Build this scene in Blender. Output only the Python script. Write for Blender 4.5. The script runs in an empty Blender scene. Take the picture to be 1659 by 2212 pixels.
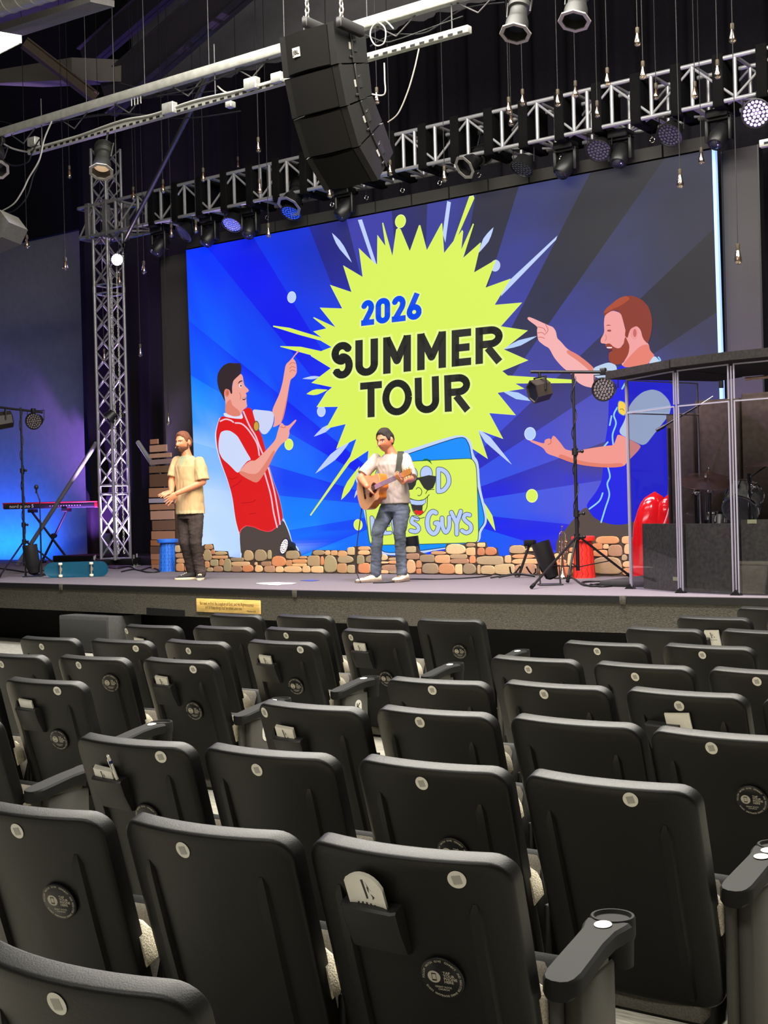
import bpy, bmesh, math, random
import numpy as np
from mathutils import Vector, Matrix, noise
from mathutils.geometry import tessellate_polygon
random.seed(7)
SC = bpy.context.scene
COL = SC.collection
PI = math.pi
# ------------------------------------------------------------------ camera
CAMZ = 1.62
YAW, PITCH, ROLL, FPX = 0.6368, -0.0016, -0.0254, 2865.2
_f0 = Vector((-math.sin(YAW), math.cos(YAW), 0)); _r0 = Vector((math.cos(YAW), math.sin(YAW), 0)); _u0 = Vector((0, 0, 1))
CF = _f0 * math.cos(PITCH) + _u0 * math.sin(PITCH)
_up = _u0 * math.cos(PITCH) - _f0 * math.sin(PITCH)
CR = _r0 * math.cos(ROLL) + _up * math.sin(ROLL)
CU = _up * math.cos(ROLL) - _r0 * math.sin(ROLL)
CAM = Vector((0, 0, CAMZ))
cd = bpy.data.cameras.new('camera'); co = bpy.data.objects.new('camera', cd); COL.objects.link(co)
cd.sensor_fit = 'VERTICAL'; cd.sensor_height = 36.0; cd.sensor_width = 27.0
cd.lens = FPX / 2212 * 36.0; cd.clip_start = 0.05; cd.clip_end = 200
m = Matrix.Identity(4)
for i, v in enumerate((CR, CU, -CF)):
    for k in range(3): m[k][i] = v[k]
m.translation = CAM
co.matrix_world = m
SC.camera = co
# ------------------------------------------------------------------ world, exposure
SC.view_settings.view_transform = 'Standard'
SC.view_settings.look = 'None'
SC.view_settings.exposure = 0.0
SC.view_settings.gamma = 1.0
SC.view_settings.use_curve_mapping = False
W = bpy.data.worlds.new('world'); SC.world = W; W.use_nodes = True
W.node_tree.nodes['Background'].inputs[0].default_value = (0.8, 0.85, 1.0, 1)
W.node_tree.nodes['Background'].inputs[1].default_value = 0.006
# ------------------------------------------------------------------ large lights of the room
def aim(o, tgt):
    d = Vector(tgt) - o.location
    o.rotation_euler = d.to_track_quat('-Z', 'Y').to_euler()
def area(name, loc, tgt, sx, sy, power, col):
    l = bpy.data.lights.new(name, 'AREA'); l.shape = 'RECTANGLE'; l.size = sx; l.size_y = sy; l.energy = power; l.color = col
    o = bpy.data.objects.new(name, l); COL.objects.link(o); o.location = loc; aim(o, tgt); return o
def spot(name, loc, tgt, power, col, angle=40, blend=0.5, r=0.12):
    l = bpy.data.lights.new(name, 'SPOT'); l.energy = power; l.color = col; l.spot_size = math.radians(angle); l.spot_blend = blend; l.shadow_soft_size = r
    o = bpy.data.objects.new(name, l); COL.objects.link(o); o.location = loc; aim(o, tgt); return o
# rows of ceiling panels over the seats (warm white) and the batten wash on the stage
HOUSE = (1.0, 0.95, 0.85)
area('house_light', (-4.5, 10.3, 8.4), (-4.5, 9.6, 0), 13.0, 1.6, 1900, HOUSE)
area('house_light', (-4.5, 7.0, 8.2), (-4.5, 6.5, 0), 13.0, 1.4, 2000, HOUSE)  # extra row added to brighten the tops of the near chairs
area('house_light', (-3.5, 3.0, 7.2), (-3.5, 3.0, 0), 8.0, 1.2, 330, HOUSE)
area('house_light', (-3.0, -3.0, 6.5), (-3.5, 0.0, 0), 8.0, 1.2, 330, HOUSE)
area('upper_wall_fill', (-5.0, 9.0, 8.2), (-9.5, 17.0, 9.4), 10.0, .4, 330, HOUSE)  # added fill that lifts the upper back wall, no fixture of its own
WARM = (1.0, 0.76, 0.48)
spot('front_spot', (-8.0, 5.5, 7.6), (-11.8, 11.9, 1.7), 620, WARM, 20)
spot('front_spot', (-5.0, 6.0, 7.6), (-9.1, 12.3, 1.7), 200, WARM, 20)
spot('front_spot', (-5.5, 6.5, 7.6), (-9.0, 13.4, 0.9), 1000, (1.0, 0.72, 0.50), 48)
spot('front_spot', (-1.5, 5.0, 6.6), (-4.9, 12.3, 1.6), 1300, (1.0, 0.86, 0.74), 20)
spot('pink_wash', (-6.5, 10.0, 7.3), (-7.0, 12.2, 0.8), 1500, (0.70, 0.45, 1.0), 60)
spot('pink_wash', (-12.5, 10.0, 7.3), (-12.5, 12.2, 0.8), 900, (0.72, 0.70, 1.0), 60)
# coloured uplights on the stage floor: blue on the charcoal wall, purple inside the tower and under the truss
area('blue_uplight', (-22.7, 16.75, 0.92), (-22.7, 17.3, 1.75), 3.2, 0.12, 230, (0.0, 0.11, 1.0))
spot('tower_uplight', (-16.33, 14.73, 1.05), (-16.33, 14.75, 6), 2600, (0.66, 0.44, 1.0), 80, .8, .05)
spot('curtain_uplight', (-18.7, 15.8, 0.95), (-19.0, 16.6, 3.0), 900, (0.40, 0.16, 1.0), 100, .9, .05)
spot('truss_uplight', (-12.5, 14.2, 0.95), (-12.5, 14.5, 6), 450, (0.10, 0.28, 1.0), 60, .6, .05)
spot('truss_uplight', (-6.0, 14.0, 0.95), (-5.2, 14.5, 6), 700, (0.56, 0.34, 1.0), 80, .6, .05)
# ------------------------------------------------------------------ pixel -> world
def ray(px, py):
    return CF + CR * ((px - 829.5) / FPX) - CU * ((py - 1106.0) / FPX)
def at(px, py, Y):
    d = ray(px, py); return CAM + d * (Y / d.y)
def atx(px, py, X):
    d = ray(px, py); return CAM + d * (X / d.x)
def atz(px, py, z):
    d = ray(px, py); return CAM + d * ((z - CAMZ) / d.z)
S = 0.80                                    # stage height
def stg(px, py): return atz(px, py, S)
def lin(c):
    out = []
    for v in c[:3]:
        v = v / 255.0
        out.append(v / 12.92 if v <= 0.04045 else ((v + 0.055) / 1.055) ** 2.4)
    return tuple(out)
# ------------------------------------------------------------------ materials
MATS = {}
def mat(name, rgb, rough=0.55, metal=0.0, noise_amt=0.12, noise_scale=30.0, spec=0.5, bump=0.0, emit=None, estr=1.0, trans=0.0, ior=1.45, alpha=1.0, stretch=None, coat=0.0):
    if name in MATS: return MATS[name]
    M = bpy.data.materials.new(name); M.use_nodes = True
    nt = M.node_tree; b = nt.nodes['Principled BSDF']
    c = lin(rgb)
    b.inputs['Base Color'].default_value = (*c, 1)
    b.inputs['Roughness'].default_value = rough
    b.inputs['Metallic'].default_value = metal
    b.inputs['Specular IOR Level'].default_value = spec
    b.inputs['IOR'].default_value = ior
    b.inputs['Transmission Weight'].default_value = trans
    b.inputs['Alpha'].default_value = alpha
    b.inputs['Coat Weight'].default_value = coat
    if emit:
        b.inputs['Emission Color'].default_value = (*lin(emit), 1); b.inputs['Emission Strength'].default_value = estr
    if noise_amt > 0 or bump > 0:
        tc = nt.nodes.new('ShaderNodeTexCoord'); mp = nt.nodes.new('ShaderNodeMapping')
        nt.links.new(tc.outputs['Object'], mp.inputs[0])
        if stretch: mp.inputs['Scale'].default_value = stretch
        n = nt.nodes.new('ShaderNodeTexNoise'); n.inputs['Scale'].default_value = noise_scale; n.inputs['Detail'].default_value = 4
        nt.links.new(mp.outputs[0], n.inputs['Vector'])
        if noise_amt > 0:
            r = nt.nodes.new('ShaderNodeValToRGB')
            lo = tuple(max(0, v * (1 - noise_amt)) for v in c); hi = tuple(min(1, v * (1 + noise_amt)) for v in c)
            r.color_ramp.elements[0].position = 0.3; r.color_ramp.elements[1].position = 0.7
            r.color_ramp.elements[0].color = (*lo, 1); r.color_ramp.elements[1].color = (*hi, 1)
            nt.links.new(n.outputs['Fac'], r.inputs[0]); nt.links.new(r.outputs[0], b.inputs['Base Color'])
        if bump > 0:
            bp = nt.nodes.new('ShaderNodeBump'); bp.inputs['Strength'].default_value = bump; bp.inputs['Distance'].default_value = 0.01
            nt.links.new(n.outputs['Fac'], bp.inputs['Height']); nt.links.new(bp.outputs[0], b.inputs['Normal'])
    MATS[name] = M
    return M
def vcol_mat(name, attr='Col', emission=False, rough=0.7, noise_amt=0.0, noise_scale=60, estr=1.0):
    if name in MATS: return MATS[name]
    M = bpy.data.materials.new(name); M.use_nodes = True
    nt = M.node_tree; b = nt.nodes['Principled BSDF']
    a = nt.nodes.new('ShaderNodeAttribute'); a.attribute_name = attr
    b.inputs['Roughness'].default_value = rough
    if emission:
        b.inputs['Base Color'].default_value = (0.01, 0.01, 0.01, 1); b.inputs['Specular IOR Level'].default_value = 0.1
        nt.links.new(a.outputs['Color'], b.inputs['Emission Color']); b.inputs['Emission Strength'].default_value = estr
    else:
        src = a.outputs['Color']
        if noise_amt > 0:
            n = nt.nodes.new('ShaderNodeTexNoise'); n.inputs['Scale'].default_value = noise_scale; n.inputs['Detail'].default_value = 5
            tc = nt.nodes.new('ShaderNodeTexCoord'); nt.links.new(tc.outputs['Object'], n.inputs['Vector'])
            mr = nt.nodes.new('ShaderNodeMapRange'); mr.inputs[3].default_value = 1 - noise_amt; mr.inputs[4].default_value = 1 + noise_amt
            nt.links.new(n.outputs['Fac'], mr.inputs[0])
            mx = nt.nodes.new('ShaderNodeVectorMath'); mx.operation = 'SCALE'
            nt.links.new(src, mx.inputs[0]); nt.links.new(mr.outputs[0], mx.inputs['Scale']); src = mx.outputs[0]
        nt.links.new(src, b.inputs['Base Color'])
    MATS[name] = M
    return M
def objcol_mat(name, rough=0.7, noise_amt=0.3, noise_scale=14, stretch=(1, 1, 4), bump=0.15):
    if name in MATS: return MATS[name]
    M = bpy.data.materials.new(name); M.use_nodes = True
    nt = M.node_tree; b = nt.nodes['Principled BSDF']; b.inputs['Roughness'].default_value = rough
    oi = nt.nodes.new('ShaderNodeObjectInfo'); tc = nt.nodes.new('ShaderNodeTexCoord'); mp = nt.nodes.new('ShaderNodeMapping')
    mp.inputs['Scale'].default_value = stretch
    ad = nt.nodes.new('ShaderNodeVectorMath'); ad.operation = 'ADD'
    nt.links.new(tc.outputs['Object'], ad.inputs[0]); nt.links.new(oi.outputs['Location'], ad.inputs[1]); nt.links.new(ad.outputs[0], mp.inputs[0])
    n = nt.nodes.new('ShaderNodeTexNoise'); n.inputs['Scale'].default_value = noise_scale; n.inputs['Detail'].default_value = 6
    nt.links.new(mp.outputs[0], n.inputs['Vector'])
    mr = nt.nodes.new('ShaderNodeMapRange'); mr.inputs[3].default_value = 1 - noise_amt; mr.inputs[4].default_value = 1 + noise_amt
    nt.links.new(n.outputs['Fac'], mr.inputs[0])
    mx = nt.nodes.new('ShaderNodeVectorMath'); mx.operation = 'SCALE'
    nt.links.new(oi.outputs['Color'], mx.inputs[0]); nt.links.new(mr.outputs[0], mx.inputs['Scale']); nt.links.new(mx.outputs[0], b.inputs['Base Color'])
    bp = nt.nodes.new('ShaderNodeBump'); bp.inputs['Strength'].default_value = bump; bp.inputs['Distance'].default_value = 0.01
    nt.links.new(n.outputs['Fac'], bp.inputs['Height']); nt.links.new(bp.outputs[0], b.inputs['Normal'])
    MATS[name] = M
    return M
def clear_mat(name, tint, gloss=.035, rough=.03):
    """thin clear sheet: lets light through, mirrors a little by Fresnel"""
    if name in MATS: return MATS[name]
    M = bpy.data.materials.new(name); M.use_nodes = True; nt = M.node_tree; nt.nodes.clear()
    o = nt.nodes.new('ShaderNodeOutputMaterial'); mx = nt.nodes.new('ShaderNodeMixShader'); t = nt.nodes.new('ShaderNodeBsdfTransparent'); g = nt.nodes.new('ShaderNodeBsdfGlossy'); f = nt.nodes.new('ShaderNodeLayerWeight'); p5 = nt.nodes.new('ShaderNodeMath'); p5.operation = 'POWER'; ma = nt.nodes.new('ShaderNodeMath'); ma.operation = 'MULTIPLY_ADD'
    t.inputs[0].default_value = (*lin(tint), 1); g.inputs['Roughness'].default_value = rough; f.inputs['Blend'].default_value = .5; p5.inputs[1].default_value = 5.0; ma.inputs[1].default_value = .7; ma.inputs[2].default_value = gloss
    nt.links.new(f.outputs['Facing'], p5.inputs[0]); nt.links.new(p5.outputs[0], ma.inputs[0]); nt.links.new(ma.outputs[0], mx.inputs[0]); nt.links.new(t.outputs[0], mx.inputs[1]); nt.links.new(g.outputs[0], mx.inputs[2]); nt.links.new(mx.outputs[0], o.inputs[0])
    MATS[name] = M; return M
# ------------------------------------------------------------------ objects
def link(o, parent=None):
    COL.objects.link(o)
    if parent is not None: o.parent = parent
    return o
def tag(o, label=None, cat=None, group=None, kind=None):
    if label: o['label'] = label
    if cat: o['category'] = cat
    if group: o['group'] = group
    if kind: o['kind'] = kind
    return o
def thing(name, label, cat, loc=(0, 0, 0), rz=0.0, group=None):
    o = bpy.data.objects.new(name, None); o.empty_display_size = 0.1
    COL.objects.link(o); o.location = loc; o.rotation_euler = (0, 0, rz)
    return tag(o, label, cat, group)
def kids(o): return [c for c in COL.objects if c.parent == o]
def dup(root, loc=None, rz=None, label=None, group=None):
    r = root.copy(); COL.objects.link(r)
    if loc is not None: r.location = loc
    if rz is not None: r.rotation_euler = (0, 0, rz)
    if label: r['label'] = label
    if group: r['group'] = group
    for ch in KIDS[root]:
        c = ch.copy(); COL.objects.link(c); c.parent = r
        for g in KIDS.get(ch, []):
            d = g.copy(); COL.objects.link(d); d.parent = c
    return r
KIDS = {}
def remember(root):
    for o in list(COL.objects):
        if o.parent is not None: KIDS.setdefault(o.parent, [])
    KIDS[root] = [c for c in COL.objects if c.parent == root]
    for c in KIDS[root]: KIDS[c] = [g for g in COL.objects if g.parent == c]
def inst(name, mesh, parent, M=None, color=None):
    o = bpy.data.objects.new(name, mesh); COL.objects.link(o); o.parent = parent
    if M is not None: o.matrix_local = M
    if color is not None: o.color = (*lin(color), 1)
    return o
def frame_from(zdir, xhint=None):
    z = Vector(zdir).normalized()
    h = Vector(xhint) if xhint is not None else (Vector((1, 0, 0)) if abs(z.x) < 0.9 else Vector((0, 1, 0)))
    x = (h - z * h.dot(z)).normalized(); y = z.cross(x)
    M = Matrix.Identity(4)
    for i, v in enumerate((x, y, z)):
        for k in range(3): M[k][i] = v[k]
    return M
class MB:
    """collects shapes, links them as ONE mesh object"""
    def __init__(s): s.v = []; s.f = []; s.m = []; s.cur = 0; s.mats = []; s.T = None
    def use(s, m):
        if m not in s.mats: s.mats.append(m)
        s.cur = s.mats.index(m); return s
    def add(s, vs, fs):
        b = len(s.v)
        for p in vs:
            p = Vector(p)
            s.v.append(s.T @ p if s.T is not None else p)
        for f in fs: s.f.append(tuple(i + b for i in f)); s.m.append(s.cur)
        return s
    def box(s, lo, hi, M=None):
        x0, y0, z0 = lo; x1, y1, z1 = hi
        vs = [Vector(p) for p in ((x0,y0,z0),(x1,y0,z0),(x1,y1,z0),(x0,y1,z0),(x0,y0,z1),(x1,y0,z1),(x1,y1,z1),(x0,y1,z1))]
        if M is not None: vs = [M @ p for p in vs]
        return s.add(vs, [(0,3,2,1),(4,5,6,7),(0,1,5,4),(1,2,6,5),(2,3,7,6),(3,0,4,7)])
    def bbox(s, lo, hi, b=0.004, M=None):
        """box with chamfered edges"""
        x0,y0,z0 = lo; x1,y1,z1 = hi
        b = min(b, (x1-x0)/2.1, (y1-y0)/2.1, (z1-z0)/2.1)
        loops = []
        for z, i in ((z0, .7*b), (z0+b, 0), (z1-b, 0), (z1, .7*b)):
            loops.append([(x0+b, y0+i, z), (x1-b, y0+i, z), (x1-i, y0+b, z), (x1-i, y1-b, z), (x1-b, y1-i, z), (x0+b, y1-i, z), (x0+i, y1-b, z), (x0+i, y0+b, z)])
        return s.loft([[Vector(p) for p in l] for l in loops], M=M)
    def loft(s, loops, M=None, cap=True, closed=False):
        n = len(loops[0]); vs = []
        for l in loops: vs += [M @ Vector(p) if M is not None else Vector(p) for p in l]
        fs = []
        L = len(loops)
        for k in range(L if closed else L - 1):
            a = k * n; c = ((k + 1) % L) * n
            for i in range(n):
                j = (i + 1) % n
                fs.append((a + i, a + j, c + j, c + i))
        if cap and not closed:
            fs.append(tuple(range(n - 1, -1, -1))); fs.append(tuple((L - 1) * n + i for i in range(n)))
        return s.add(vs, fs)
    def cyl(s, p0, p1, r, n=12, r2=None, cap=True):
        p0 = Vector(p0); p1 = Vector(p1); F = frame_from(p1 - p0)
        r2 = r if r2 is None else r2
        X = F.col[0].xyz; Y = F.col[1].xyz
        A = [p0 + X * math.cos(2*PI*i/n) * r + Y * math.sin(2*PI*i/n) * r for i in range(n)]
        B = [p1 + X * math.cos(2*PI*i/n) * r2 + Y * math.sin(2*PI*i/n) * r2 for i in range(n)]
        return s.loft([A, B], cap=cap)
    def tube(s, path, r, n=8, cap=True):
        path = [Vector(p) for p in path]; loops = []
        prevx = None
        for i, p in enumerate(path):
            t = (path[min(i+1, len(path)-1)] - path[max(i-1, 0)])
            if t.length < 1e-9: t = Vector((0, 0, 1))
            F = frame_from(t, prevx); prevx = F.col[0].xyz
            rr = r[i] if isinstance(r, (list, tuple)) else r
            loops.append([p + F.col[0].xyz * math.cos(2*PI*k/n) * rr + F.col[1].xyz * math.sin(2*PI*k/n) * rr for k in range(n)])
        return s.loft(loops, cap=cap)
    def lathe(s, prof, n=20, M=None):
        """prof: (r, z) pairs"""
        loops = [[Vector((max(r, 1e-4) * math.cos(2*PI*i/n), max(r, 1e-4) * math.sin(2*PI*i/n), z)) for i in range(n)] for r, z in prof]
        return s.loft(loops, M=M)
    def ball(s, c, rx, ry=None, rz=None, nu=14, nv=9, M=None):
        ry = rx if ry is None else ry; rz = rx if rz is None else rz; c = Vector(c)
        loops = []
        for k in range(nv + 1):
            a = PI * k / nv - PI / 2; cr = max(math.cos(a), 1e-3)
            l = [Vector((rx*cr*math.cos(2*PI*i/nu), ry*cr*math.sin(2*PI*i/nu), rz*math.sin(a))) for i in range(nu)]
            if M is not None: l = [M @ p for p in l]
            loops.append([p + c for p in l])
        return s.loft(loops)
    def prism(s, poly, vec, M=None):
        """poly: list of 3d points in a plane; extruded by vec"""
        vec = Vector(vec); a = [Vector(p) for p in poly]; b = [p + vec for p in a]; n = len(a)
        tris = tessellate_polygon([a])
        vs = a + b
        if M is not None: vs = [M @ p for p in vs]
        fs = [tuple(t) for t in tris] + [tuple(n + i for i in reversed(t)) for t in tris]
        for i in range(n): fs.append((i, (i+1) % n, n + (i+1) % n, n + i))
        return s.add(vs, fs)
    def mesh(s, name, smooth=None):
        me = bpy.data.meshes.new(name)
        me.from_pydata([tuple(p) for p in s.v], [], s.f)
        for mt in s.mats: me.materials.append(mt)
        if len(s.mats) > 1: me.polygons.foreach_set('material_index', s.m)
        bm = bmesh.new(); bm.from_mesh(me); bmesh.ops.recalc_face_normals(bm, faces=bm.faces); bm.to_mesh(me); bm.free()
        if smooth is not None:
            me.polygons.foreach_set('use_smooth', [True] * len(me.polygons))
            me.set_sharp_from_angle(angle=math.radians(smooth))
        me.update()
        return me
    def build(s, name, m=None, parent=None, smooth=35, world=False):
        if m is not None and not s.mats: s.mats.append(m)
        if world and parent is not None:
            L = Vector(parent.location)
            q = parent
            while q.parent is not None: q = q.parent; L = L + Vector(q.location)
            s.v = [p - L for p in s.v]
        o = bpy.data.objects.new(name, s.mesh(name, smooth))
        COL.objects.link(o)
        if parent is not None: o.parent = parent
        return o
def struct(name, mb, m, label=None):
    o = mb.build(name, m); o['kind'] = 'structure'
    return o
_fc = {}
def text_polys(txt, size=1.0, align='CENTER', bold=0.0):
    """built-in vector font -> (verts, faces) flat in XY"""
    k = (txt, size, align, bold)
    if k in _fc: return _fc[k]
    c = bpy.data.curves.new('t', 'FONT'); c.body = txt; c.size = size; c.align_x = align; c.align_y = 'CENTER'; c.offset = bold; c.resolution_u = 2
    o = bpy.data.objects.new('t', c); COL.objects.link(o)
    dg = bpy.context.evaluated_depsgraph_get(); me = o.evaluated_get(dg).to_mesh()
    r = ([v.co.copy() for v in me.vertices], [tuple(p.vertices) for p in me.polygons])
    o.evaluated_get(dg).to_mesh_clear(); bpy.data.objects.remove(o); bpy.data.curves.remove(c)
    _fc[k] = r
    return r
def helper_text(mb, txt, M, size, align='CENTER', bold=0.0):
    vs, fs = text_polys(txt, size, align, bold)
    mb.add([M @ v for v in vs], fs)
# ================================================================== room shell
BLACKPAINT = mat('black_paint', (26, 26, 28), 0.9, noise_amt=0.2, spec=0.2)
GREYWALL = mat('charcoal_wall_paint', (146, 145, 148), 0.9, noise_amt=0.06, noise_scale=8, spec=0.2)
CEIL = mat('ceiling_deck', (84, 82, 88), 0.9, noise_amt=0.1, noise_scale=3, spec=0.2)
def carpet_mat(name, rgb, amt, scale, stretch, rough=0.95, bump=0.5):
    return mat(name, rgb, rough, noise_amt=amt, noise_scale=scale, spec=0.1, bump=bump, stretch=stretch)
FLOORM = carpet_mat('streaked_beige_floor', (150, 147, 136), 0.45, 9, (1.2, 14, 1), 0.7, 0.25)
DECKM = carpet_mat('stage_carpet', (106, 100, 104), 0.10, 160, None)
FASCM = carpet_mat('fascia_carpet', (74, 72, 65), 0.35, 55, (1, 1, 2.0))
BLK = mat('matte_black', (14, 14, 15), 0.7, noise_amt=0.1, spec=0.3)
BLKSAT = mat('satin_black', (20, 20, 21), 0.42, noise_amt=0.1, spec=0.5)
BLKRUB = mat('black_rubber', (12, 12, 12), 0.8, noise_amt=0.1, spec=0.25)
CABLE = mat('black_cable', (16, 16, 17), 0.6, noise_amt=0)
GREYC = mat('grey_cable', (150, 150, 146), 0.5, noise_amt=0)
STEEL = mat('galvanised_steel', (176, 176, 172), 0.45, metal=0.6, noise_amt=0.12, noise_scale=20)
ALU = mat('aluminium_tube', (150, 150, 154), 0.36, metal=0.4, noise_amt=0.08, noise_scale=25)
CHROME = mat('chrome', (225, 225, 228), 0.10, metal=1.0, noise_amt=0)
WHITEP = mat('white_paper', (226, 224, 216), 0.8, noise_amt=0.03)
b = MB(); b.box((-32, -9, -0.2), (12, 17.6, 0)); struct('floor', b, FLOORM)
b = MB(); b.box((-32, 17.3, 0), (12, 17.6, 12)); struct('wall_back', b, GREYWALL)
b = MB(); b.box((-32.3, -9, 0), (-32, 17.6, 12)); struct('wall_left', b, BLACKPAINT)
b = MB(); b.box((12, -9, 0), (12.3, 17.6, 12)); struct('wall_right', b, BLACKPAINT)
b = MB(); b.box((-32, -9.3, 0), (12, -9, 12)); struct('wall_front', b, BLACKPAINT)
b = MB(); b.box((-32, -9, 11.6), (12, 17.6, 11.9)); struct('ceiling', b, CEIL)
# black slab over the upper left part of the back wall
b = MB(); b.box((-31.9, 17.2, 7.2), (-18.4, 17.3, 11.55)); struct('trim_1', b, BLACKPAINT)

# ------------------------------------------------------------------ stage
FRONT = [(-27.0, 12.5), (-20.0, 11.25), (-14.6, 10.96), (-9.3, 10.68), (-6.74, 10.66), (-4.04, 10.86), (0.0, 11.4), (6.0, 12.4)]
BACKY = 17.2
stage = thing('stage', 'raised carpeted stage platform with curved grey front behind the seats', 'stage', (-9.3, 10.7, 0))
b = MB()
poly = [Vector((x, y, S - 0.05)) for x, y in FRONT] + [Vector((6, BACKY, S - 0.05)), Vector((-27, BACKY, S - 0.05))]
b.prism(poly, (0, 0, 0.05)); b.build('deck', DECKM, stage, smooth=None, world=True)
def strip(pts, off, z0, z1, th):
    """vertical band that follows the front edge, pushed out by off"""
    mb = MB()
    lo = []
    for i, (x, y) in enumerate(pts):
        a = Vector((*pts[max(i-1, 0)], 0)); c = Vector((*pts[min(i+1, len(pts)-1)], 0))
        t = (c - a).normalized(); n = Vector((t.y, -t.x, 0))
        o = Vector((x, y, 0)) + n * off; q = Vector((x, y, 0)) + n * (off - th)
        lo.append([Vector((o.x, o.y, z0)), Vector((o.x, o.y, z1)), Vector((q.x, q.y, z1)), Vector((q.x, q.y, z0))])
    mb.loft(lo); return mb
def fpt(px, py=None):
    """point of the front edge seen at photo column px"""
    best = None
    for i in range(len(FRONT) - 1):
        for k in range(200):
            t = k / 200; x = FRONT[i][0] + (FRONT[i+1][0]-FRONT[i][0]) * t; y = FRONT[i][1] + (FRONT[i+1][1]-FRONT[i][1]) * t
            d = Vector((x, y, S)) - CAM; q = 829.5 + FPX * d.dot(CR) / d.dot(CF)
            if best is None or abs(q - px) < best[0]: best = (abs(q - px), x, y)
    return best[1], best[2]
strip(FRONT, 0.02, 0.47, S - 0.055, 0.10).build('fascia', FASCM, stage, world=True)
strip([(x, y + 0.55) for x, y in FRONT], 0.0, 0.0, S - 0.06, 0.05).build('riser', BLK, stage, world=True)
J = [fpt(137), fpt(640), fpt(1350)]
cuts = [-27.0] + [j[0] for j in J] + [6.0]
def edge_between(x0, x1):
    P = []
    for i in range(len(FRONT) - 1):
        (ax, ay), (bx, by) = FRONT[i], FRONT[i+1]
        for k in range(12):
            t = k / 12; x = ax + (bx-ax)*t; y = ay + (by-ay)*t
            if x0 <= x <= x1: P.append((x, y))
    return P
def yfront(x):
    for i in range(len(FRONT) - 1):
        (ax, ay), (bx, by) = FRONT[i], FRONT[i+1]
        if ax <= x <= bx: return ay + (by-ay)*(x-ax)/(bx-ax)
    return 11
for i in range(len(cuts) - 1):
    x0, x1 = cuts[i] + 0.035, cuts[i+1] - 0.035
    P = [(x0, yfront(x0))] + [p for p in edge_between(x0 + .05, x1 - .05)] + [(x1, yfront(x1))]
    strip(P, 0.035, S - 0.062, S - 0.004, 0.06).build('edge_trim', BLKSAT, stage, world=True)
for j in J:
    b = MB(); b.bbox((j[0] - .03, j[1] - .045, S - .075), (j[0] + .03, j[1], S + .002), .005); b.build('trim_joint', FASCM, stage, world=True)
# two ragged notches in the lower edge of the fascia
for p0, p1, d in ((318, 400, 0.075), (600, 700, 0.05)):
    a = fpt(p0); c = fpt(p1)
    b = MB(); t = (Vector((*c, 0)) - Vector((*a, 0))).normalized(); n = Vector((t.y, -t.x, 0))
    A = Vector((*a, .465)) + n * .022; Cc = Vector((*c, .465)) + n * .022
    b.prism([A, Cc, Cc + Vector((0, 0, d)), A + Vector((0, 0, d * 1.15))], -n * .02); b.build('notch', BLK, stage, world=True)
# gold plaque
pa = fpt(428); pc = fpt(565)
tdir = (Vector((*pc, 0)) - Vector((*pa, 0))).normalized(); nrm = Vector((tdir.y, -tdir.x, 0))
wpl = (Vector((*pc, 0)) - Vector((*pa, 0))).length
plq = thing('plaque', 'engraved wooden plaque with a bible verse on the stage front', 'plaque', Vector((*pa, 0.605)) + tdir * wpl/2 + nrm * .022, math.atan2(tdir.y, tdir.x))
GOLD = mat('gold_wood', (206, 172, 96), 0.5, noise_amt=0.22, noise_scale=6, stretch=(1, 1, 9))
b = MB(); b.bbox((-wpl/2, -.02, -.075), (wpl/2, 0, .075), .006); b.build('board', GOLD, plq)
INK = mat('engraved_ink', (70, 52, 24), 0.8, noise_amt=0)
b = MB().use(INK)
for txt, x, z, sz in (("But seek ye first, the kingdom of God, and His Righteousness", -.015, .022, .052), ("and all these things shall be added unto you.", -.06, -.022, .052), ("Matthew 6:33", wpl*.37, -.047, .034)):
    M = Matrix.Translation((x, -.0215, z)) @ Matrix.Rotation(PI/2, 4, 'X')
    vs, fs = text_polys(txt, sz); 
    ww = max(v.x for v in vs) - min(v.x for v in vs); k = (wpl * (.84 if 'seek' in txt else .58 if 'all' in txt else .13)) / ww
    b.add([M @ Vector((v.x * k, v.y, 0)) for v in vs], fs)
b.build('lettering', INK, plq, smooth=None)

# subwoofer and gear under the stage lip
sx = atz(228, 1385, 0.0); 
sub = thing('subwoofer', 'charcoal subwoofer box on the floor under the stage lip', 'speaker', (-12.35, 10.62, 0))
b = MB(); b.bbox((-.45, -.02, 0.01), (.45, .5, .44), .012); b.build('cabinet', mat('sub_cabinet', (60, 60, 58), .8, noise_amt=.15), sub)
b = MB(); b.bbox((-.42, -.03, .05), (.42, -.019, .40), .004); b.build('grille', mat('sub_grille', (46, 46, 44), .8, noise_amt=.25, noise_scale=200), sub)
# ------------------------------------------------------------------ black velour curtain behind the stage
CURT = mat('black_velour', (28, 26, 32), 0.95, noise_amt=0.15, spec=0.15)
xl = at(172, 800, 16.6).x; CTOP = at(420, 186, 16.6).z
cur = MB(); loops = []
N = 420
xs = [xl + (4.0 - xl) * i / N for i in range(N + 1)]
vs = []; fs = []
for i, x in enumerate(xs):
    y = 16.6 + 0.07 * math.sin(x * 11.0) + 0.03 * math.sin(x * 23.7 + 1)
    vs += [(x, y, S + .01), (x, y, CTOP)]
for i in range(N): fs.append((2*i, 2*i+2, 2*i+3, 2*i+1))
cur.add(vs, fs)
o = cur.build('stage_curtain', CURT, smooth=60); tag(o, 'full-height black velour curtain hanging behind the screen', 'curtain')
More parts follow.
